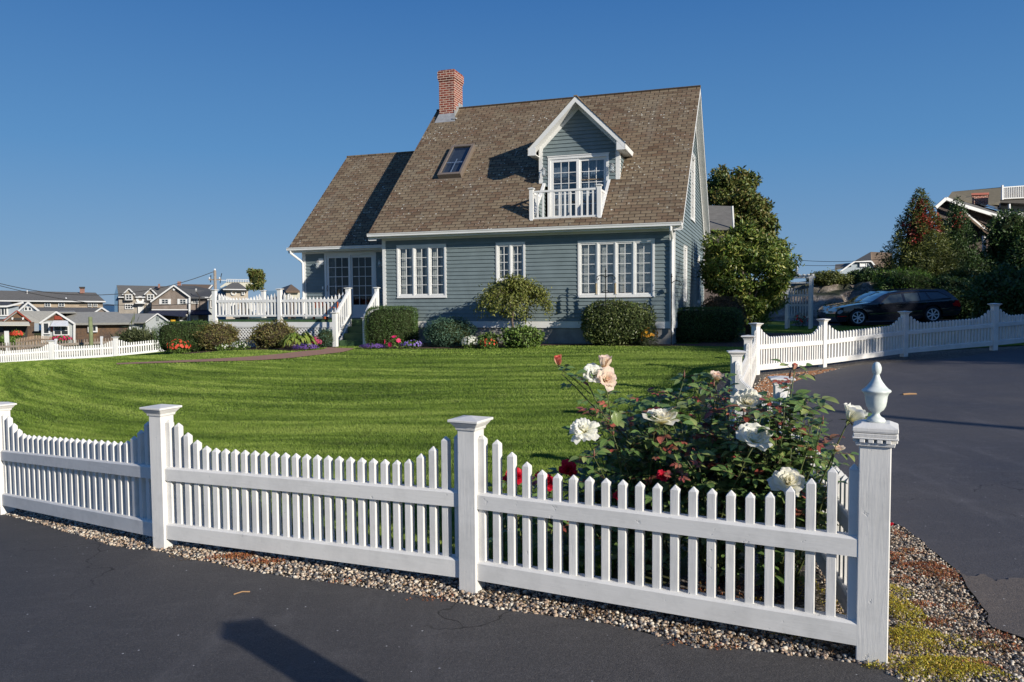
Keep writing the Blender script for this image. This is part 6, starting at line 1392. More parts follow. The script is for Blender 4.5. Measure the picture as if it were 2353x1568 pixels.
def conifer(label, px, ptop, pbase, hw, Y, mat, seed, n=9000, vine=None, name='conifer_tree', leaf=.17, corek=.62):
    b = P(px, pbase, Y); s = Y / FPX; H = (pbase - ptop) * s; Rb = hw * s; t = thing(name, (b.x, b.y, b.z), 0, label, 'tree', 'evergreens on the ledge'); rng = np.random.default_rng(seed)
    mb = MB(); mb.tube([(0, 0, -1.0), (0, 0, H * .5), (0, 0, H * .97)], [.12, .07, .01], 8); mb.build('trunk', M['bark'], t, True)
    V = []; m = 16; prof = []
    for k in range(m + 1): u = k / m; prof.append((max(.01, corek * Rb * (1 - u) ** .8), H * u * .93))
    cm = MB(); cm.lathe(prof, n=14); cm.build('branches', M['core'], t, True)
    u = 1 - np.sqrt(rng.uniform(0, 1, n)); u = np.clip(u * 1.02, 0, 1); a = rng.uniform(0, 6.283, n); ph = rng.uniform(0, 6.28, 4)
    br = 1 + .22 * np.sin(a * 5 + u * 16 + ph[0]) + .16 * np.sin(a * 9 - u * 31 + ph[1]); r = Rb * ((1 - u) ** .85 * br * rng.uniform(.72, 1.04, n) + .02); r += rng.uniform(0, .12, n) * (rng.random(n) < .12)
    p = np.stack([r * np.cos(a), r * np.sin(a), H * u + .12 * (r / Rb)], -1); nr = unit(np.stack([np.cos(a), np.sin(a), np.full(n, .35)], -1))
    V, F = leaf_arrays(p, nr, leaf, leaf * .3, rng, up_bias=.15, out=1.2); mesh_np('crown', V, F, mat, t)
    if vine:
        pts = []
        for (vx, vy, vr, nn) in vine: q = P(vx, vy, Y) - b; a = rng.uniform(0, 6.28, nn); rr = np.sqrt(rng.uniform(0, 1, nn)) * vr * s; uu = np.clip(q.z + rr * np.sin(a), 0, H * .98); xx = q.x + rr * np.cos(a); ry = Rb * (1 - uu / H) ** .85 * 1.02; yy = -np.sqrt(np.clip(ry ** 2 - xx ** 2, .02, None)); pts.append(np.stack([xx, yy, uu], -1))
        p = np.concatenate(pts); V, F = leaf_arrays(p, np.tile([0, -1.0, .3], (len(p), 1)), .15, .09, rng, droop=.6); mesh_np('vine', V, F, LM['vine'], t)
    return t
conifer('pointed evergreen with red creeper climbing its upper half', 2110, 436, 655, 82, 42, LM['conifer'], 3, 14000, [(2095, 520, 26, 170), (2130, 505, 28, 170), (2105, 470, 16, 60), (2080, 548, 16, 90), (2150, 520, 16, 70), (2100, 490, 14, 40)])
conifer('narrow darker evergreen beside the neighbour gable', 2195, 455, 660, 62, 44, LM['shade'], 4, 8000, [(2190, 510, 16, 60)])
def bush(label, px0, px1, ytop, ybase, Y, mat, seed, leaf=.14, n=3500, name='dark_shrub', group='shrubs on and below the rock ledge', amp=.25, lw=.45):
    return shrub(name, label, px0, px1, ytop, ybase, LM[mat], leaf, n, .8, 0, amp, 4, lw=lw, Y=Y, seed=seed, group=group)
bush('feathery green shrub right above the parked cars', 2012, 2142, 622, 690, 38.2, 'rhodo', 51, .16, 3800, lw=.2)
bush('dark low juniper trailing over the ledge left of the evergreen', 1950, 2050, 620, 655, 41.5, 'shade', 52); bush('tuft of dark greenery at the left end of the ledge top', 1855, 1950, 626, 655, 40.5, 'conifer', 53, .13, 2200)
bush('big rounded dark shrub at the right edge behind the fence', 2240, 2420, 625, 745, 26.5, 'shade', 54, .15, 6000); bush('tall dark tree mass in front of the neighbour house at the right edge', 2268, 2440, 495, 660, 42, 'shade', 55, .2, 8000, 'dark_tree')
bush('dark shrub below the pointed evergreen behind the wagon roof', 2130, 2260, 640, 735, 37.2, 'shade', 56, .15, 5000); bush('dark shrub between evergreen and neighbour wall', 2120, 2290, 585, 670, 42.5, 'shade', 57, .17, 5000)
bush('small dark bush left of the cars against the rock', 1880, 1925, 700, 745, 36.8, 'shade', 58, .1, 1200)

# ------------------------------------------------------------------ buildings beyond, each with its own origin
class Bld:
    def __init__(s, name, label, px, py, Y, group, cat='building'):
        s.o = P(px, py, Y); s.o.z = min(s.o.z, 0) if s.o.z < 0 else s.o.z; s.t = thing(name, s.o, 0, label, cat, group); s.fn = lambda x, y: (x, y)
    def L(s, x, y, Y): q = s.fn(x, y); return P(q[0], q[1], Y) - s.o
    def prism(s, name, pts, Y, d, mat, par=None):                     # flat front at distance Y, solid depth d
        q = s.fn(sum(p[0] for p in pts) / len(pts), 600); r = ray(q[0], 700); mb = MB(); mb.prism([s.L(x, y, Y) for x, y in pts], (r.x / r.y * d, d, 0)); return mb.build(name, M[mat], par or s.t)
    def slab(s, name, pts, th, mat, par=None):                        # sloping roof plane, points carry their own distance
        mb = MB(); mb.prism([s.L(x, y, Y) for x, y, Y in pts], (0, 0, -th)); return mb.build(name, M[mat], par or s.t)
    def line(s, name, pts, Y, wd, mat, par=None, d=.12):
        mb = MB(); wd *= .42 if Y > 80 else .6
        for (a, b) in zip(pts[:-1], pts[1:]): mb.beam(s.L(*a, Y), s.L(*b, Y), d, wd, upv=(0, 0.001, 1) if abs(a[0] - b[0]) > .5 else (1, 0, 0))
        return mb.build(name, M[mat], par or s.t)
    def win(s, x0, x1, y0, y1, Y, cols=2, rows=1, frame='white', par=None, fr=.09, glass='bldglass', name='window'):
        a = s.L(x0, y1, Y); b = s.L(x1, y0, Y); mb = MB(); fr *= .6; x0, x1, z0, z1, y = a.x, b.x, a.z, b.z, a.y
        mb.box(x0, x1, y - .10, y + .05, z0, z0 + fr); mb.box(x0, x1, y - .10, y + .05, z1 - fr, z1); mb.box(x0, x0 + fr, y - .10, y + .05, z0 + fr, z1 - fr); mb.box(x1 - fr, x1, y - .10, y + .05, z0 + fr, z1 - fr)
        for c in range(1, cols): x = x0 + (x1 - x0) * c / cols; mb.box(x - fr * .35, x + fr * .35, y - .08, y + .05, z0 + fr, z1 - fr)
        for c in range(1, rows): z = z0 + (z1 - z0) * c / rows; mb.box(x0 + fr, x1 - fr, y - .075, y + .05, z - fr * .25, z + fr * .25)
        o = mb.build(name, M[frame], par or s.t); g = MB(); g.box(x0 + fr, x1 - fr, y - .05, y - .03, z0 + fr, z1 - fr); g.build('pane', M[glass], o); return o
M['bldglass'] = paint('far_window_glass', (.035, .042, .048), .15); M['rgrey'] = mk_roofgrey('grey_asphalt_roof', (.145, .14, .13)); M['rlight'] = mk_roofgrey('light_grey_roof', (.28, .275, .25)); M['rdark'] = mk_roofgrey('dark_roof', (.075, .078, .082)); M['rbrown'] = mk_roofgrey('brown_roof', (.17, .125, .09))
M['shake'] = mk_shake('cedar_shakes_grey', (.27, .225, .19), (.21, .175, .15), (.31, .26, .225)); M['shaketan'] = mk_shake('cedar_shakes_tan', (.48, .38, .27), (.42, .33, .24), (.50, .42, .32)); M['shakebr'] = mk_shake('cedar_shakes_brown', (.13, .10, .085), (.10, .075, .065), (.26, .15, .075), .2)
M['shaketan2'] = mk_shake('weathered_tan_shakes', (.43, .38, .32), (.36, .32, .27), (.47, .43, .37)); M['shakedk'] = mk_shake('dark_shakes', (.13, .105, .095), (.09, .075, .07), (.15, .12, .11)); M['rtan'] = mk_roofgrey('tan_roof', (.16, .14, .10)); M['carwhite'] = paint('white_car_paint', (.6, .6, .6)); M['carblue'] = paint('pale_blue_car_paint', (.2, .33, .42)); M['blueshade'] = plain('blue_shaded_wall', (.10, .19, .30), .7); M['greysiding'] = plain('pale_grey_clapboard', (.42, .45, .45), .7); M['bluesiding'] = plain('pale_blue_clapboard', (.34, .39, .43), .7); M['beige'] = plain('beige_wall', (.50, .43, .34), .8); M['navy'] = plain('navy_awning_canvas', (.012, .018, .045), .8); M['cream'] = plain('cream_canvas', (.60, .58, .48), .8); M['redsign'] = plain('red_brown_sign', (.28, .055, .03), .6); M['darkwall'] = plain('dark_shopfront', (.05, .045, .04), .7); M['greendoor'] = plain('grey_green_door', (.22, .25, .24), .6)  # blueshade: blue shade on walls turned from the sun, put into the colour
zA = lambda x, y: (x * .15304 * .91914, (660 + y * .15304) * .91914); zB = lambda x, y: ((280 + x * .15304) * .91914, (660 + y * .15304) * .91914); zC = lambda x, y: ((520 + x * .1531) * .91914, (640 + y * .1531) * .91914); zD = lambda x, y: ((2040 + x * .2933) * .91914, (440 + y * .2933) * .91914)
GB = 'village buildings beyond the left fence'
b = Bld('long_building', 'long low building with dark grey roof, tan shingle wall and brick chimney at far left', 110, 760, 130, GB); b.fn = zA
b.prism('wall', [(-300, 612), (1680, 622), (1680, 1000), (-300, 1000)], 130.6, 9, 'shaketan'); b.slab('roof', [(-320, 596, 130), (1722, 612, 130), (1560, 470, 136), (-320, 428, 136)], .25, 'rgrey'); b.slab('roof', [(-320, 596, 142), (1722, 612, 142), (1560, 470, 136), (-320, 428, 136)], .25, 'rgrey'); b.line('fascia', [(-320, 602), (1722, 618)], 129.9, .5, 'white')
for q in ((735, 828, 638, 705), (960, 1056, 638, 700), (1442, 1502, 645, 702), (1530, 1592, 645, 702)): b.win(*q, 130.5, 2, 2, fr=.14)
c_ = b.prism('chimney', [(1303, 390), (1383, 390), (1383, 480), (1303, 480)], 135, 1.4, 'brick'); b.prism('chimney_cap', [(1288, 375), (1392, 375), (1388, 398), (1294, 398)], 134.8, 1.8, 'darkwall', c_); b.prism('vent_pipe', [(437, 430), (452, 430), (452, 490), (437, 490)], 134.5, .3, 'white'); b.prism('roof_vent', [(1070, 545), (1092, 555), (1092, 580), (1070, 580)], 131.5, .5, 'whiteold')
b.slab('lower_roof', [(560, 782, 122), (1760, 790, 122), (1640, 715, 128), (600, 710, 128)], .2, 'rgrey'); b.prism('lower_gable', [(1665, 722), (1770, 790), (1770, 1000), (1560, 1000), (1560, 790)], 121.5, 6, 'shake'); b.line('lower_gable_trim', [(1548, 796), (1665, 718), (1785, 796)], 121.3, .5, 'white')
b = Bld('blue_gabled_house', 'pale blue gabled house partly behind the shops at the far left edge', 30, 765, 112, GB); b.fn = zA
b.prism('wall', [(305, 775), (460, 638), (635, 775), (635, 1100), (305, 1100)], 112, 8, 'bluesiding'); b.prism('wall', [(-300, 690), (140, 690), (305, 690), (305, 1100), (-300, 1100)], 113, 8, 'bluesiding'); b.line('rake_trim', [(300, 775), (460, 632), (640, 775)], 111.6, .55, 'white'); b.slab('roof', [(300, 765, 112), (460, 630, 112), (390, 628, 118), (130, 865, 113)], .2, 'rgrey'); b.slab('roof', [(-300, 690, 112.6), (230, 665, 112.6), (150, 620, 118), (-300, 640, 118)], .2, 'rdark'); b.line('eave_trim', [(-300, 700), (120, 695), (380, 632)], 112.4, .6, 'white')
for q in ((398, 458, 700, 770), (462, 522, 700, 770)): b.win(*q, 111.9, 1, 1, fr=.18)
b.win(-30, 128, 690, 855, 112.9, 3, 1, fr=.3)
b = Bld('small_shop', 'brown gabled cottage with cream scalloped awning and red flowers at the left edge', 20, 790, 96, GB); b.fn = zA
b.prism('wall', [(75, 925), (275, 775), (495, 950), (560, 950), (560, 1250), (-60, 1250), (-60, 925)], 96, 10, 'shakebr'); b.line('rake_trim', [(60, 930), (275, 768), (505, 948)], 95.8, .35, 'redsign'); b.slab('roof', [(285, 772, 96), (900, 772, 101), (665, 945, 97), (500, 945, 96)], .2, 'rlight'); b.slab('roof', [(275, 770, 95.7), (275, 770, 104), (60, 930, 104), (60, 930, 95.7)], .2, 'rlight')
b.slab('awning', [(-60, 945, 95.9), (470, 945, 95.9), (490, 1000, 94.3), (-60, 1000, 94.3)], .1, 'cream'); b.prism('porch_opening', [(-60, 1010), (60, 1010), (60, 1250), (-60, 1250)], 95.9, .1, 'darkwall'); b.prism('porch_opening', [(100, 1010), (450, 1010), (450, 1250), (100, 1250)], 95.9, .1, 'darkwall'); b.prism('sign_board', [(225, 880), (355, 880), (345, 920), (230, 920)], 95.85, .1, 'darkwall')
for q in ((185, 218), (358, 392)): b.prism('gable_shield', [(q[0], 880), (q[1], 870), (q[1], 905), (q[0] + 8, 918)], 95.8, .1, 'white')
b = Bld('gift_shop', 'grey gabled shop front with red sign, striped awning and long shingle side wall', 130, 790, 94, GB); b.fn = zA
b.prism('wall', [(690, 965), (920, 795), (1205, 975), (1205, 1330), (690, 1330)], 94, 7, 'greysiding'); b.prism('gable_shingles', [(750, 925), (920, 800), (1130, 925)], 93.95, .04, 'shakebr'); b.line('rake_trim', [(650, 970), (920, 786), (1220, 980)], 93.7, .45, 'white'); b.line('corner_trim', [(1215, 975), (1215, 1330)], 93.8, .5, 'white'); b.line('corner_trim', [(695, 965), (695, 1330)], 93.8, .5, 'white')
b.prism('side_wall', [(1235, 960), (2130, 958), (2130, 1330), (1235, 1330)], 95, 7, 'shakebr'); b.slab('roof', [(1205, 968, 94.2), (2185, 958, 94.2), (1925, 785, 99), (925, 788, 99)], .25, 'rlight'); b.slab('roof', [(920, 788, 93.8), (1000, 768, 101), (1210, 765, 101), (1245, 790, 98)], .15, 'rlight'); b.slab('roof', [(920, 786, 93.8), (920, 786, 101), (655, 968, 101), (655, 968, 93.8)], .2, 'rlight'); b.line('corner_trim', [(2125, 965), (2125, 1200)], 94.8, .45, 'white')
b.prism('sign_board', [(888, 852), (1015, 848), (1015, 908), (888, 910)], 93.8, .1, 'redsign'); b.slab('awning', [(875, 925, 93.9), (1110, 925, 93.9), (1120, 1010, 92.6), (820, 1010, 92.6)], .08, 'whiteold'); b.win(880, 1126, 1010, 1170, 93.8, 2, 2, fr=.2); b.win(705, 812, 955, 1150, 93.8, 1, 1, fr=.22, name='door'); b.win(1442, 1590, 1003, 1118, 94.8, 2, 1, fr=.28); b.prism('wall_plaque', [(835, 1010), (868, 1010), (868, 1105), (835, 1105)], 93.85, .1, 'redsign')
b = Bld('grey_garage', 'pale grey gabled garage with grey roof right of the shingle wall', 330, 790, 105, GB); b.fn = zB
b.prism('wall', [(548, 955), (745, 820), (925, 940), (925, 1300), (548, 1300)], 105, 8, 'greysiding'); b.prism('wall', [(325, 965), (560, 965), (560, 1300), (325, 1300)], 106, 6, 'greysiding'); b.slab('roof', [(330, 955, 105.4), (550, 955, 105.0), (745, 815, 105), (740, 812, 111), (140, 812, 112)], .15, 'rlight'); b.slab('roof', [(745, 815, 104.8), (745, 815, 112), (935, 943, 112), (935, 943, 104.8)], .15, 'rlight'); b.line('rake_trim', [(540, 960), (745, 814), (938, 945)], 104.7, .35, 'white'); b.prism('louvre', [(725, 860), (770, 860), (770, 930), (725, 930)], 104.9, .1, 'greendoor'); b.prism('door', [(625, 1048), (800, 1048), (800, 1300), (625, 1300)], 104.9, .1, 'greendoor'); b.line('stair_rail', [(610, 1060), (655, 1140)], 103, .25, 'white')
b = Bld('cape_house', 'two storey tan shingled house with two gabled dormers and dark grey roof', 320, 760, 150, GB); b.fn = zB
b.prism('wall', [(110, 545), (700, 545), (700, 1100), (110, 1100)], 150, 12, 'shaketan2'); b.prism('side_wall', [(40, 490), (78, 350), (110, 545), (110, 1100), (40, 1100)], 150.4, 11, 'blueshade'); b.slab('roof', [(104, 540, 149.6), (720, 540, 149.6), (960, 368, 156), (74, 348, 156)], .3, 'rgrey'); b.line('fascia', [(104, 545), (200, 545)], 149.4, .5, 'white'); b.line('fascia', [(385, 545), (545, 545)], 149.4, .5, 'white')
for q in (277, 632):
    d_ = b.prism('dormer', [(q - 80, 500), (q, 420), (q + 75, 500), (q + 75, 600), (q - 80, 600)], 149.3, 5, 'shaketan2'); b.slab('dormer_roof', [(q - 108, 502, 149), (q, 403, 149), (q, 403, 155), (q - 60, 440, 154)], .2, 'rgrey', d_); b.slab('dormer_roof', [(q + 105, 502, 149), (q, 403, 149), (q, 403, 155), (q + 60, 440, 154)], .2, 'rgrey', d_); b.line('rake_trim', [(q - 105, 505), (q, 405), (q + 102, 505)], 148.9, .45, 'white', d_); b.win(q - 55, q + 55, 497, 595, 149.1, 2, 2, fr=.25)
b.win(215, 348, 652, 742, 149.9, 3, 2, fr=.25); b.win(575, 640, 652, 712, 149.9, 2, 2, fr=.2); b.win(430, 512, 662, 810, 149.8, 1, 1, fr=.2, name='door', glass='white'); q = b.L(458, 585, 149.8)
mb = MB(); N_ = 20
for i_ in range(N_): a0_, a1_ = i_ * 2 * math.pi / N_, (i_ + 1) * 2 * math.pi / N_; mb.prism([q + Vector((math.cos(a) * r_, 0, math.sin(a) * r_ * .9)) for a, r_ in ((a0_, .38), (a1_, .38), (a1_, .78), (a0_, .78))], (0, .2, 0))
mb.build('round_window', M['white'], b.t); b.prism('portico', [(380, 632), (545, 632), (545, 652), (380, 652)], 148.6, 1.3, 'white'); b.prism('chimney', [(752, 328), (785, 328), (785, 400), (752, 400)], 153, 1.5, 'brick')
b = Bld('shingled_gable_building', 'grey brown shingled building with broad gable, white shutters and navy awnings', 450, 775, 138, GB); b.fn = zB
b.prism('wall', [(650, 612), (1010, 362), (1262, 540), (1262, 1100), (650, 1100)], 138, 14, 'shake'); b.prism('wall', [(1262, 545), (1572, 548), (1572, 1100), (1262, 1100)], 139, 12, 'shake'); b.slab('roof', [(1015, 352, 137.6), (1270, 540, 137.6), (1580, 545, 138.4), (1640, 420, 146), (1350, 360, 146)], .3, 'rdark'); b.slab('roof', [(1010, 352, 137.6), (632, 618, 137.6), (632, 618, 152), (1010, 352, 152)], .3, 'rdark'); b.line('rake_trim', [(630, 622), (1010, 353), (1275, 545)], 137.4, .55, 'white'); b.line('fascia', [(1275, 546), (1575, 548)], 138.3, .4, 'white'); b.line('corner_trim', [(1268, 545), (1268, 930)], 137.5, .7, 'white'); b.line('corner_trim', [(1570, 550), (1570, 745)], 138.5, .5, 'white'); b.line('belt_trim', [(650, 750), (1262, 750)], 137.7, .4, 'white')
for x0_, x1_ in ((772, 962), (1068, 1250)): b.win(x0_ + 38, x1_ - 38, 575, 658, 137.9, 2, 2, fr=.16); [b.prism('shutter', [(xx, 573), (xx + 36, 573), (xx + 36, 660), (xx, 660)], 137.85, .12, 'white') for xx in (x0_, x1_ - 36)]
b.win(1318, 1385, 575, 652, 138.9, 2, 3, fr=.16); [b.prism('shutter', [(xx, 573), (xx + 24, 573), (xx + 24, 655), (xx, 655)], 138.8, .12, 'white') for xx in (1293, 1386)]
b.slab('awning', [(655, 760, 137.9), (1240, 760, 137.9), (1190, 848, 135), (580, 800, 135)], .2, 'navy'); b.slab('awning', [(1282, 752, 138.9), (1572, 752, 138.9), (1632, 818, 136.5), (1290, 822, 136.5)], .2, 'navy'); b.prism('shopfront', [(820, 850), (1060, 850), (1060, 1100), (820, 1100)], 137.9, .1, 'darkwall'); b.win(1095, 1242, 825, 935, 137.8, 1, 1, fr=.3); b.prism('shop_sign', [(960, 915), (1035, 915), (1035, 950), (960, 950)], 134, .2, 'yellow'); b.prism('shop_panel', [(1290, 830), (1412, 830), (1412, 920), (1290, 920)], 138.8, .1, 'white'); b.prism('louvre', [(993, 380), (1030, 380), (1030, 435), (993, 435)], 137.8, .1, 'white'); b.prism('chimney', [(1068, 288), (1130, 288), (1130, 362), (1068, 362)], 145, 1.8, 'brick'); b.line('stove_pipe', [(1432, 750), (1432, 540), (1375, 455), (1375, 420)], 138, .3, 'darkwall'); b.line('vent_pipe', [(1374, 405), (1374, 452)], 138, .5, 'white')
b = Bld('rear_building', 'brown roofed building just showing behind the broad gable and the power pole', 505, 740, 160, GB); b.fn = zB
b.slab('roof', [(1140, 420, 160), (1580, 430, 160), (1655, 340, 166), (1140, 332, 166)], .3, 'rbrown'); b.prism('wall', [(1580, 570), (1670, 450), (1760, 570), (1760, 1000), (1580, 1000)], 150, 10, 'greysiding'); b.slab('roof', [(1590, 560, 149.7), (1675, 448, 149.7), (1500, 430, 156), (1430, 540, 156)], .3, 'rdark'); b.line('rake_trim', [(1592, 560), (1672, 452)], 149.5, .5, 'white'); b.line('rake_trim', [(1575, 418), (1640, 345)], 159.5, .6, 'white'); b.win(1610, 1668, 585, 720, 149.8, 1, 1, fr=.3)
b = Bld('beige_villa', 'beige villa with round window and white roof deck behind the deck railing', 560, 745, 120, GB); b.fn = zC
b.prism('wall', [(295, 555), (655, 555), (655, 1100), (295, 1100)], 120, 9, 'beige'); b.slab('roof', [(245, 542, 119.4), (660, 548, 119.4), (500, 438, 124), (400, 438, 124)], .3, 'rgrey'); b.slab('roof', [(245, 542, 119.4), (400, 438, 124), (330, 470, 131), (180, 545, 131)], .3, 'rgrey'); b.line('fascia', [(248, 548), (662, 552)], 119.2, .35, 'white'); b.prism('roof_deck', [(200, 500), (310, 425), (722, 425), (722, 520), (200, 520)], 127, 6, 'cream'); b.line('deck_rail', [(305, 382), (720, 390)], 126.8, .16, 'white'); b.line('deck_rail', [(180, 400), (300, 400)], 127.5, .2, 'white')
for k in range(16): b.line('baluster', [(308 + k * 27.3, 382), (308 + k * 27.3, 428)], 126.8, .12, 'white')
b.win(555, 600, 575, 640, 119.8, 1, 1, fr=.2); q = b.L(418, 603, 119.8); mb = MB()
for i_ in range(N_): a0_, a1_ = i_ * 2 * math.pi / N_, (i_ + 1) * 2 * math.pi / N_; mb.prism([q + Vector((math.cos(a) * r_, 0, math.sin(a) * r_)) for a, r_ in ((a0_, .26), (a1_, .26), (a1_, .42), (a0_, .42))], (0, .2, 0))
mb.build('round_window', M['white'], b.t); b.prism('side_wall', [(140, 560), (300, 480), (300, 1100), (140, 1100)], 125, 6, 'blueshade')
b = Bld('brown_roof_pavilion', 'small pavilion with brown pyramid roof left of the house wing', 665, 745, 118, GB); b.fn = zC
b.slab('roof', [(1270, 570, 118), (1500, 570, 118), (1360, 465, 122)], .3, 'rbrown'); b.slab('roof', [(1270, 570, 118), (1360, 465, 122), (1200, 525, 127)], .3, 'rgrey'); b.prism('wall', [(1280, 575), (1500, 575), (1500, 1100), (1280, 1100)], 118.6, 6, 'cream'); b.prism('low_building', [(920, 575), (1280, 560), (1280, 1100), (920, 1100)], 122, 6, 'blueshade'); b.win(1320, 1345, 620, 700, 118.4, 1, 1, fr=.12)
# right of the house
b = Bld('far_house', 'far pale blue house with dark roof left of the pointed evergreen', 1975, 650, 85, 'neighbouring houses on the right'); b.fn = zD
b.prism('wall', [(110, 880), (330, 735), (470, 735), (520, 800), (520, 900), (110, 900)], 85, 7, 'bluesiding'); b.slab('roof', [(470, 722, 84.8), (466, 648, 88), (650, 655, 88), (650, 800, 84.8), (500, 770, 84.8)], .2, 'rbrown'); b.slab('roof', [(330, 725, 84.8), (466, 648, 88), (470, 722, 84.8)], .2, 'rdark'); b.slab('roof', [(160, 790, 85), (165, 755, 88), (320, 740, 88), (300, 760, 85)], .2, 'rgrey'); b.line('rake_trim', [(130, 870), (330, 730), (470, 728), (500, 765)], 84.6, .35, 'white'); b.win(370, 430, 738, 775, 84.9, 1, 1, fr=.15, glass='white')
b = Bld('neighbour_house', 'shingled neighbour house with white rakes, brick chimney and roof deck at the right edge', 2290, 640, 47, 'neighbouring houses on the right', ); b.fn = zD
b.prism('wall', [(1030, 275), (1105, 195), (1660, 385), (1900, 385), (1900, 900), (1030, 900)], 47, 8, 'shakedk'); b.slab('roof', [(1020, 262, 46.6), (1108, 186, 46.6), (1180, 190, 52), (1130, 230, 54)], .2, 'rgrey'); b.slab('roof', [(1108, 186, 46.6), (1655, 372, 46.6), (1730, 345, 52), (1240, 215, 53)], .2, 'rgrey'); b.line('rake_trim', [(1020, 270), (1106, 193), (1240, 250), (1655, 378)], 46.3, .30, 'white'); b.line('rake_trim', [(1238, 292), (1480, 495)], 46.2, .22, 'white'); b.line('corner_trim', [(1432, 510), (1432, 800)], 45.8, .28, 'white'); b.slab('lower_roof', [(1480, 495, 46.0), (1238, 290, 46.0), (1500, 470, 49), (1700, 500, 49)], .15, 'rbrown')
b.slab('upper_roof', [(1120, 190, 53), (1160, 135, 56), (1600, 95, 56), (1900, 75, 56), (1900, 240, 53), (1500, 240, 53)], .25, 'rtan'); ch_ = b.prism('chimney', [(1330, 158), (1468, 150), (1468, 250), (1330, 240)], 50, 1.2, 'brick'); b.prism('chimney_cap', [(1325, 148), (1475, 142), (1475, 160), (1325, 165)], 49.9, 1.4, 'redsign', ch_)
b.prism('upper_wall', [(1560, 235), (1900, 255), (1900, 420), (1560, 330)], 50.5, 4, 'greysiding'); b.prism('deck_slab', [(1570, 205), (1900, 190), (1900, 240), (1570, 228)], 49, 3, 'darkwall'); b.line('deck_post', [(1648, 240), (1648, 345)], 48.6, .14, 'white'); b.line('deck_rail', [(1585, 100), (1900, 78)], 48.9, .09, 'white'); b.line('deck_rail', [(1585, 195), (1900, 180)], 48.9, .09, 'white'); b.line('deck_post', [(1588, 80), (1588, 205)], 48.85, .16, 'white')
for k in range(15): x_ = 1606 + k * 19; b.line('baluster', [(x_, 100 - k * 1.3), (x_, 195 - k * .9)], 48.9, .05, 'white')
b.slab('skylights', [(1400, 240, 48.6), (1600, 300, 48.6), (1640, 290, 50), (1440, 232, 50)], .05, 'bldglass')
g = P(1657, 560, 41); b = Bld('grey_roof_cottage', 'grey roofed cottage seen between the gable and the tall tree', 1657, 650, 41, 'neighbouring houses on the right')
b.slab('roof', [(1615, 524, 41), (1684, 524, 41), (1680, 474, 44), (1615, 472, 44)], .12, 'rgrey'); b.prism('wall', [(1615, 526), (1682, 526), (1682, 700), (1615, 700)], 41.4, 3, 'shakedk'); b.line('rake_trim', [(1683, 474), (1686, 526)], 40.9, .12, 'white')

# ------------------------------------------------------------------ poles, wires, piling, village trees, cars
q = P(497, 745, 85); pole = thing('utility_pole', (q.x, q.y, -3.0), 0, 'grey wooden power pole rising behind the left deck post', 'utility pole'); tp = P(497, 622, 85); mb = MB(); mb.tube([(0, 0, -.3), (0, 0, tp.z + 3.0)], [.19, .15], 10); mb.build('shaft', M['wood'], pole, True); h = tp.z + 3.0
mb = MB(); mb.beam((-.7, 0, h - 1.0), (.7, 0, h - 1.0), .10, .12); mb.build('crossarm', M['wood'], pole)
for x in (-.6, .5, .0): mb = MB(); mb.lathe([(0, 0), (.10, .02), (.12, .10), (.06, .2), (0, .22)], (x, 0, h - .94 if x else h), 8); mb.build('insulator', M['whiteold'], pole)
mb = MB(); mb.tube([(.55, 0, h - 1.4), (.62, 0, h - .8), (.75, 0, h - .3)], .04, 6); mb.tube([(-.45, 0, h - .5), (-.5, 0, h - 1.3)], .05, 6); mb.build('cable_bracket', M['metal'], pole)
def wire(A, B, sag, r, label):
    pts = [A.lerp(B, k / 24) - Vector((0, 0, sag * 4 * (k / 24) * (1 - k / 24))) for k in range(25)]; mb = MB(); mb.tube(pts, r, 5); tag(mb.build('overhead_wire', M['metal'], None), label, 'wire', 'overhead wires')
A_ = P(490, 625, 85)
wire(A_, P(-120, 615, 75), 2.6, .035, 'topmost overhead wire sagging from the power pole to the left edge'); wire(P(490, 690, 85), P(-60, 640, 70), 1.4, .03, 'lower overhead wire crossing the long grey roof on the left'); wire(P(262, 702, 85), P(262 - 80, 702, 84), .05, .03, 'short wire crossing the gap left of the cape house')
wire(P(1780, 592, 70), P(2060, 592, 62), .35, .022, 'upper overhead wire between the leafy tree and the evergreen'); wire(P(1780, 606, 70), P(1935, 610, 70), .1, .022, 'middle overhead wire right of the leafy tree'); wire(P(1780, 642, 70), P(1935, 615, 70), .1, .018, 'lowest overhead wire rising right from the arbor')
q = P(210, 800, 45); pl = thing('wooden_piling', (q.x, q.y, q.z - .6), 0, 'thick greenish wooden piling standing behind the distant left fence', 'post'); mb = MB(); tp = P(210, 728.5, 45); mb.tube([(0, 0, 0), (0, 0, tp.z - q.z + .6)], [.12, .105], 12); mb.build('shaft', M['piling'], pl, True)
q = P(14, 785, 60); mb = MB(); tp = P(14, 770, 60); mb.box(q.x - .12, q.x + .12, q.y, q.y + .2, q.z - 1, tp.z + .3); tag(mb.build('white_post', M['white']), 'small white post in front of the shops at the left edge', 'post')
flowers('flower_bed_clump', 'red geraniums in front of the small shop', 22, 50, 759, 776, 'coral', 60, .16, 'bright', 400, .3, 61, 'flowers', Y=92, group=None); flowers('window_box', 'red and white flowers below the shop window', 112, 160, 771, 786, 'magenta', 70, .13, 'bright', 420, .28, 62, 'flowers', Y=92, group=None)
shrub('beach_grass_clump', 'tawny green grasses behind the distant fence right of the piling', 282, 345, 770, 800, LM['greypl'], .5, 1500, .6, 0, .2, 4, lw=.12, Y=40, seed=63, group=None, cat='plant'); shrub('lawn_shrub', 'low green hedge by the white post at the left edge', -30, 38, 776, 800, LM['bright'], .22, 1200, .6, 0, .1, 4, Y=62, seed=64, group=None)
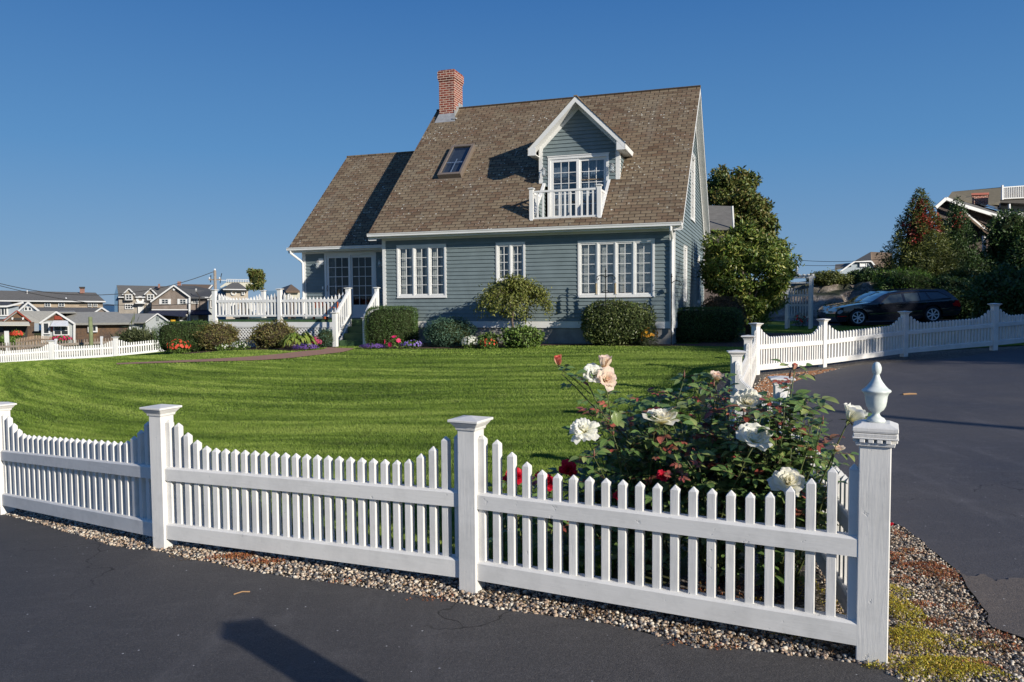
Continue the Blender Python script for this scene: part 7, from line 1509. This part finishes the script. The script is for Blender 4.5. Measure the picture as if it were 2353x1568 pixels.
q = P(594, 745, 90); vt = thing('round_tree', (q.x, q.y, q.z), 0, 'round red tinged tree in the village above the deck railing', 'tree'); mb = MB(); mb.tube([(0, 0, -1), (0, 0, 2.2)], .15, 8); mb.build('trunk', M['bark'], vt); tree_crown(vt, [pxb(588, 672, 17, 15, base=q, Y=90.0), pxb(580, 665, 10, 9, base=q, Y=90.0), pxb(597, 666, 10, 9, base=q, Y=90.0), pxb(588, 690, 17, 16, base=q, Y=90.0)], 3500, .30, LM['tall'], 9)
core('branches', (pxb(588, 680, 17, 15, base=q, Y=90.0)[0], 0, pxb(588, 680, 17, 15, base=q, Y=90.0)[2]), (.5, .5, .8), M['core'], vt)
for k, (px, pm, lb) in enumerate(((548, 'carwhite', 'white car parked in the village behind the deck, leftmost'), (585, 'carblue', 'pale blue car parked in the village behind the deck, middle'), (622, 'carblack', 'dark car parked in the village behind the deck, rightmost'))):
    cc = c1.copy(); col.objects.link(cc); cc['label'] = lb; cc['group'] = 'cars in the village car park'; q = P(px, 735, 70); cc.matrix_world = Matrix.Translation((q.x, q.y, q.z)) @ Matrix.Rotation(R(70 + k * 8), 4, 'Z')
    for ch in c1.children:
        c_ = ch.copy(); col.objects.link(c_); c_.parent = cc
        for g_ in ch.children: d_ = g_.copy(); col.objects.link(d_); d_.parent = c_
        if ch.name.startswith('body'): c_.material_slots[0].link = 'OBJECT'; c_.material_slots[0].material = M[pm]

# ------------------------------------------------------------------ things beside and behind the camera that cast the shade seen in the photograph
def shade_tree(x, y, rr, zc, rz, label, seed):
    z = tz(x, y); t = thing('shade_tree', (x, y, z), 0, label, 'tree', 'trees out of frame on the right'); mb = MB(); mb.tube([(0, 0, -.3), (0, 0, zc)], [.22, .12], 8); mb.build('trunk', M['bark'], t)
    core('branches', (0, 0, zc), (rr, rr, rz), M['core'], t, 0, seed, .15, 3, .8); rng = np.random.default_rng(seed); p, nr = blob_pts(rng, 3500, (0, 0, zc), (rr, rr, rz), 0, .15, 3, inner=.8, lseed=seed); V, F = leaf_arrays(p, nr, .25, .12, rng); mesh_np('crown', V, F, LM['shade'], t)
SH = True
SN = (.70, .713); SD = (.713, -.70)
def casterxy(off, t_): return SN[0] * off + SD[0] * t_, SN[1] * off + SD[1] * t_
for k, (off, t_, rr, zc, rz, lb) in enumerate(((20.3, 14, 3.4, 7.0, 4.9, 'dense shade tree out of frame to the right, nearest the driveway'), (26.0, 14.5, 3.6, 7.0, 5.2, 'dense shade tree out of frame to the right, second along the drive'), (32, 14, 3.8, 7.5, 6.2, 'dense shade tree out of frame to the right, third along the drive'), (38.5, 14, 4.2, 7.5, 6.0, 'dense shade tree out of frame to the right, fourth along the drive'), (45.5, 14, 4.2, 7.5, 5.6, 'dense shade tree out of frame to the right, farthest along the drive'))):
    x, y = casterxy(off, t_); shade_tree(x, y, rr, zc, rz, lb, 80 + k)
x, y = casterxy(22.6, 16); z = tz(x, y); t = thing('shade_conifer', (x, y, z), 0, 'pointed conifer out of frame among the shade trees on the right', 'tree', 'trees out of frame on the right')
mb = MB(); mb.tube([(0, 0, 0), (0, 0, 13.9)], [.2, .03], 8); mb.build('trunk', M['bark'], t); mb = MB(); mb.lathe([(1.9, 2), (1.5, 7), (.8, 11.5), (.35, 13), (.02, 14.2)], n=12); mb.build('crown', M['core'], t)
x, y = casterxy(27, 19); z = tz(x, y); hb = thing('shade_hedge', (x, y, z), math.atan2(SN[1], SN[0]), 'tall hedge added out of frame to close the shade under the trees on the right', 'hedge'); core('foliage', (6, 0, 3.4), (14, 1.2, 3.6), M['core'], hb, .9, 5, .03, 5, 1.0)  # unseen hedge, added to block the sun below the tree crowns
g = G(548, 1447); h_ = 1.45; px_, py_ = g.x + SD[0] * h_ / .374, g.y + SD[1] * h_ / .374
gp = thing('shadow_post', (px_, py_, 0), .3, 'square white post added out of frame to cast the shadow across the front asphalt', 'post'); mb = MB(); mb.box(-.078, .078, -.078, .078, -.2, h_ - .03); mb.build('shaft', M['fence'], gp, bevel=.004); mb = MB(); mb.box(-.092, .092, -.092, .092, h_ - .028, h_); mb.build('cap', M['fence'], gp, bevel=.004)  # unseen post of unknown kind, added to cast the shadow on the asphalt
g = G(1875, 944); h_ = 8.0; bx_, by_ = g.x + SD[0] * h_ / .374, g.y + SD[1] * h_ / .374; z_ = tz(bx_, by_)
lp = thing('tall_pole', (bx_, by_, z_), 0, 'tall slim wooden pole out of frame on the right whose shadow crosses the driveway', 'pole'); mb = MB(); mb.tube([(0, 0, -.3), (0, 0, g.z + h_ - z_)], [.15, .10], 10); mb.build('shaft', M['wood'], lp, True); mb = MB(); mb.lathe([(.10, 0), (.13, .02), (.08, .07), (.0, .1)], (0, 0, g.z + h_ - z_), 10); mb.build('cap', M['metal'], lp)  # pole out of view, inferred from its shadow; it carries no lamp
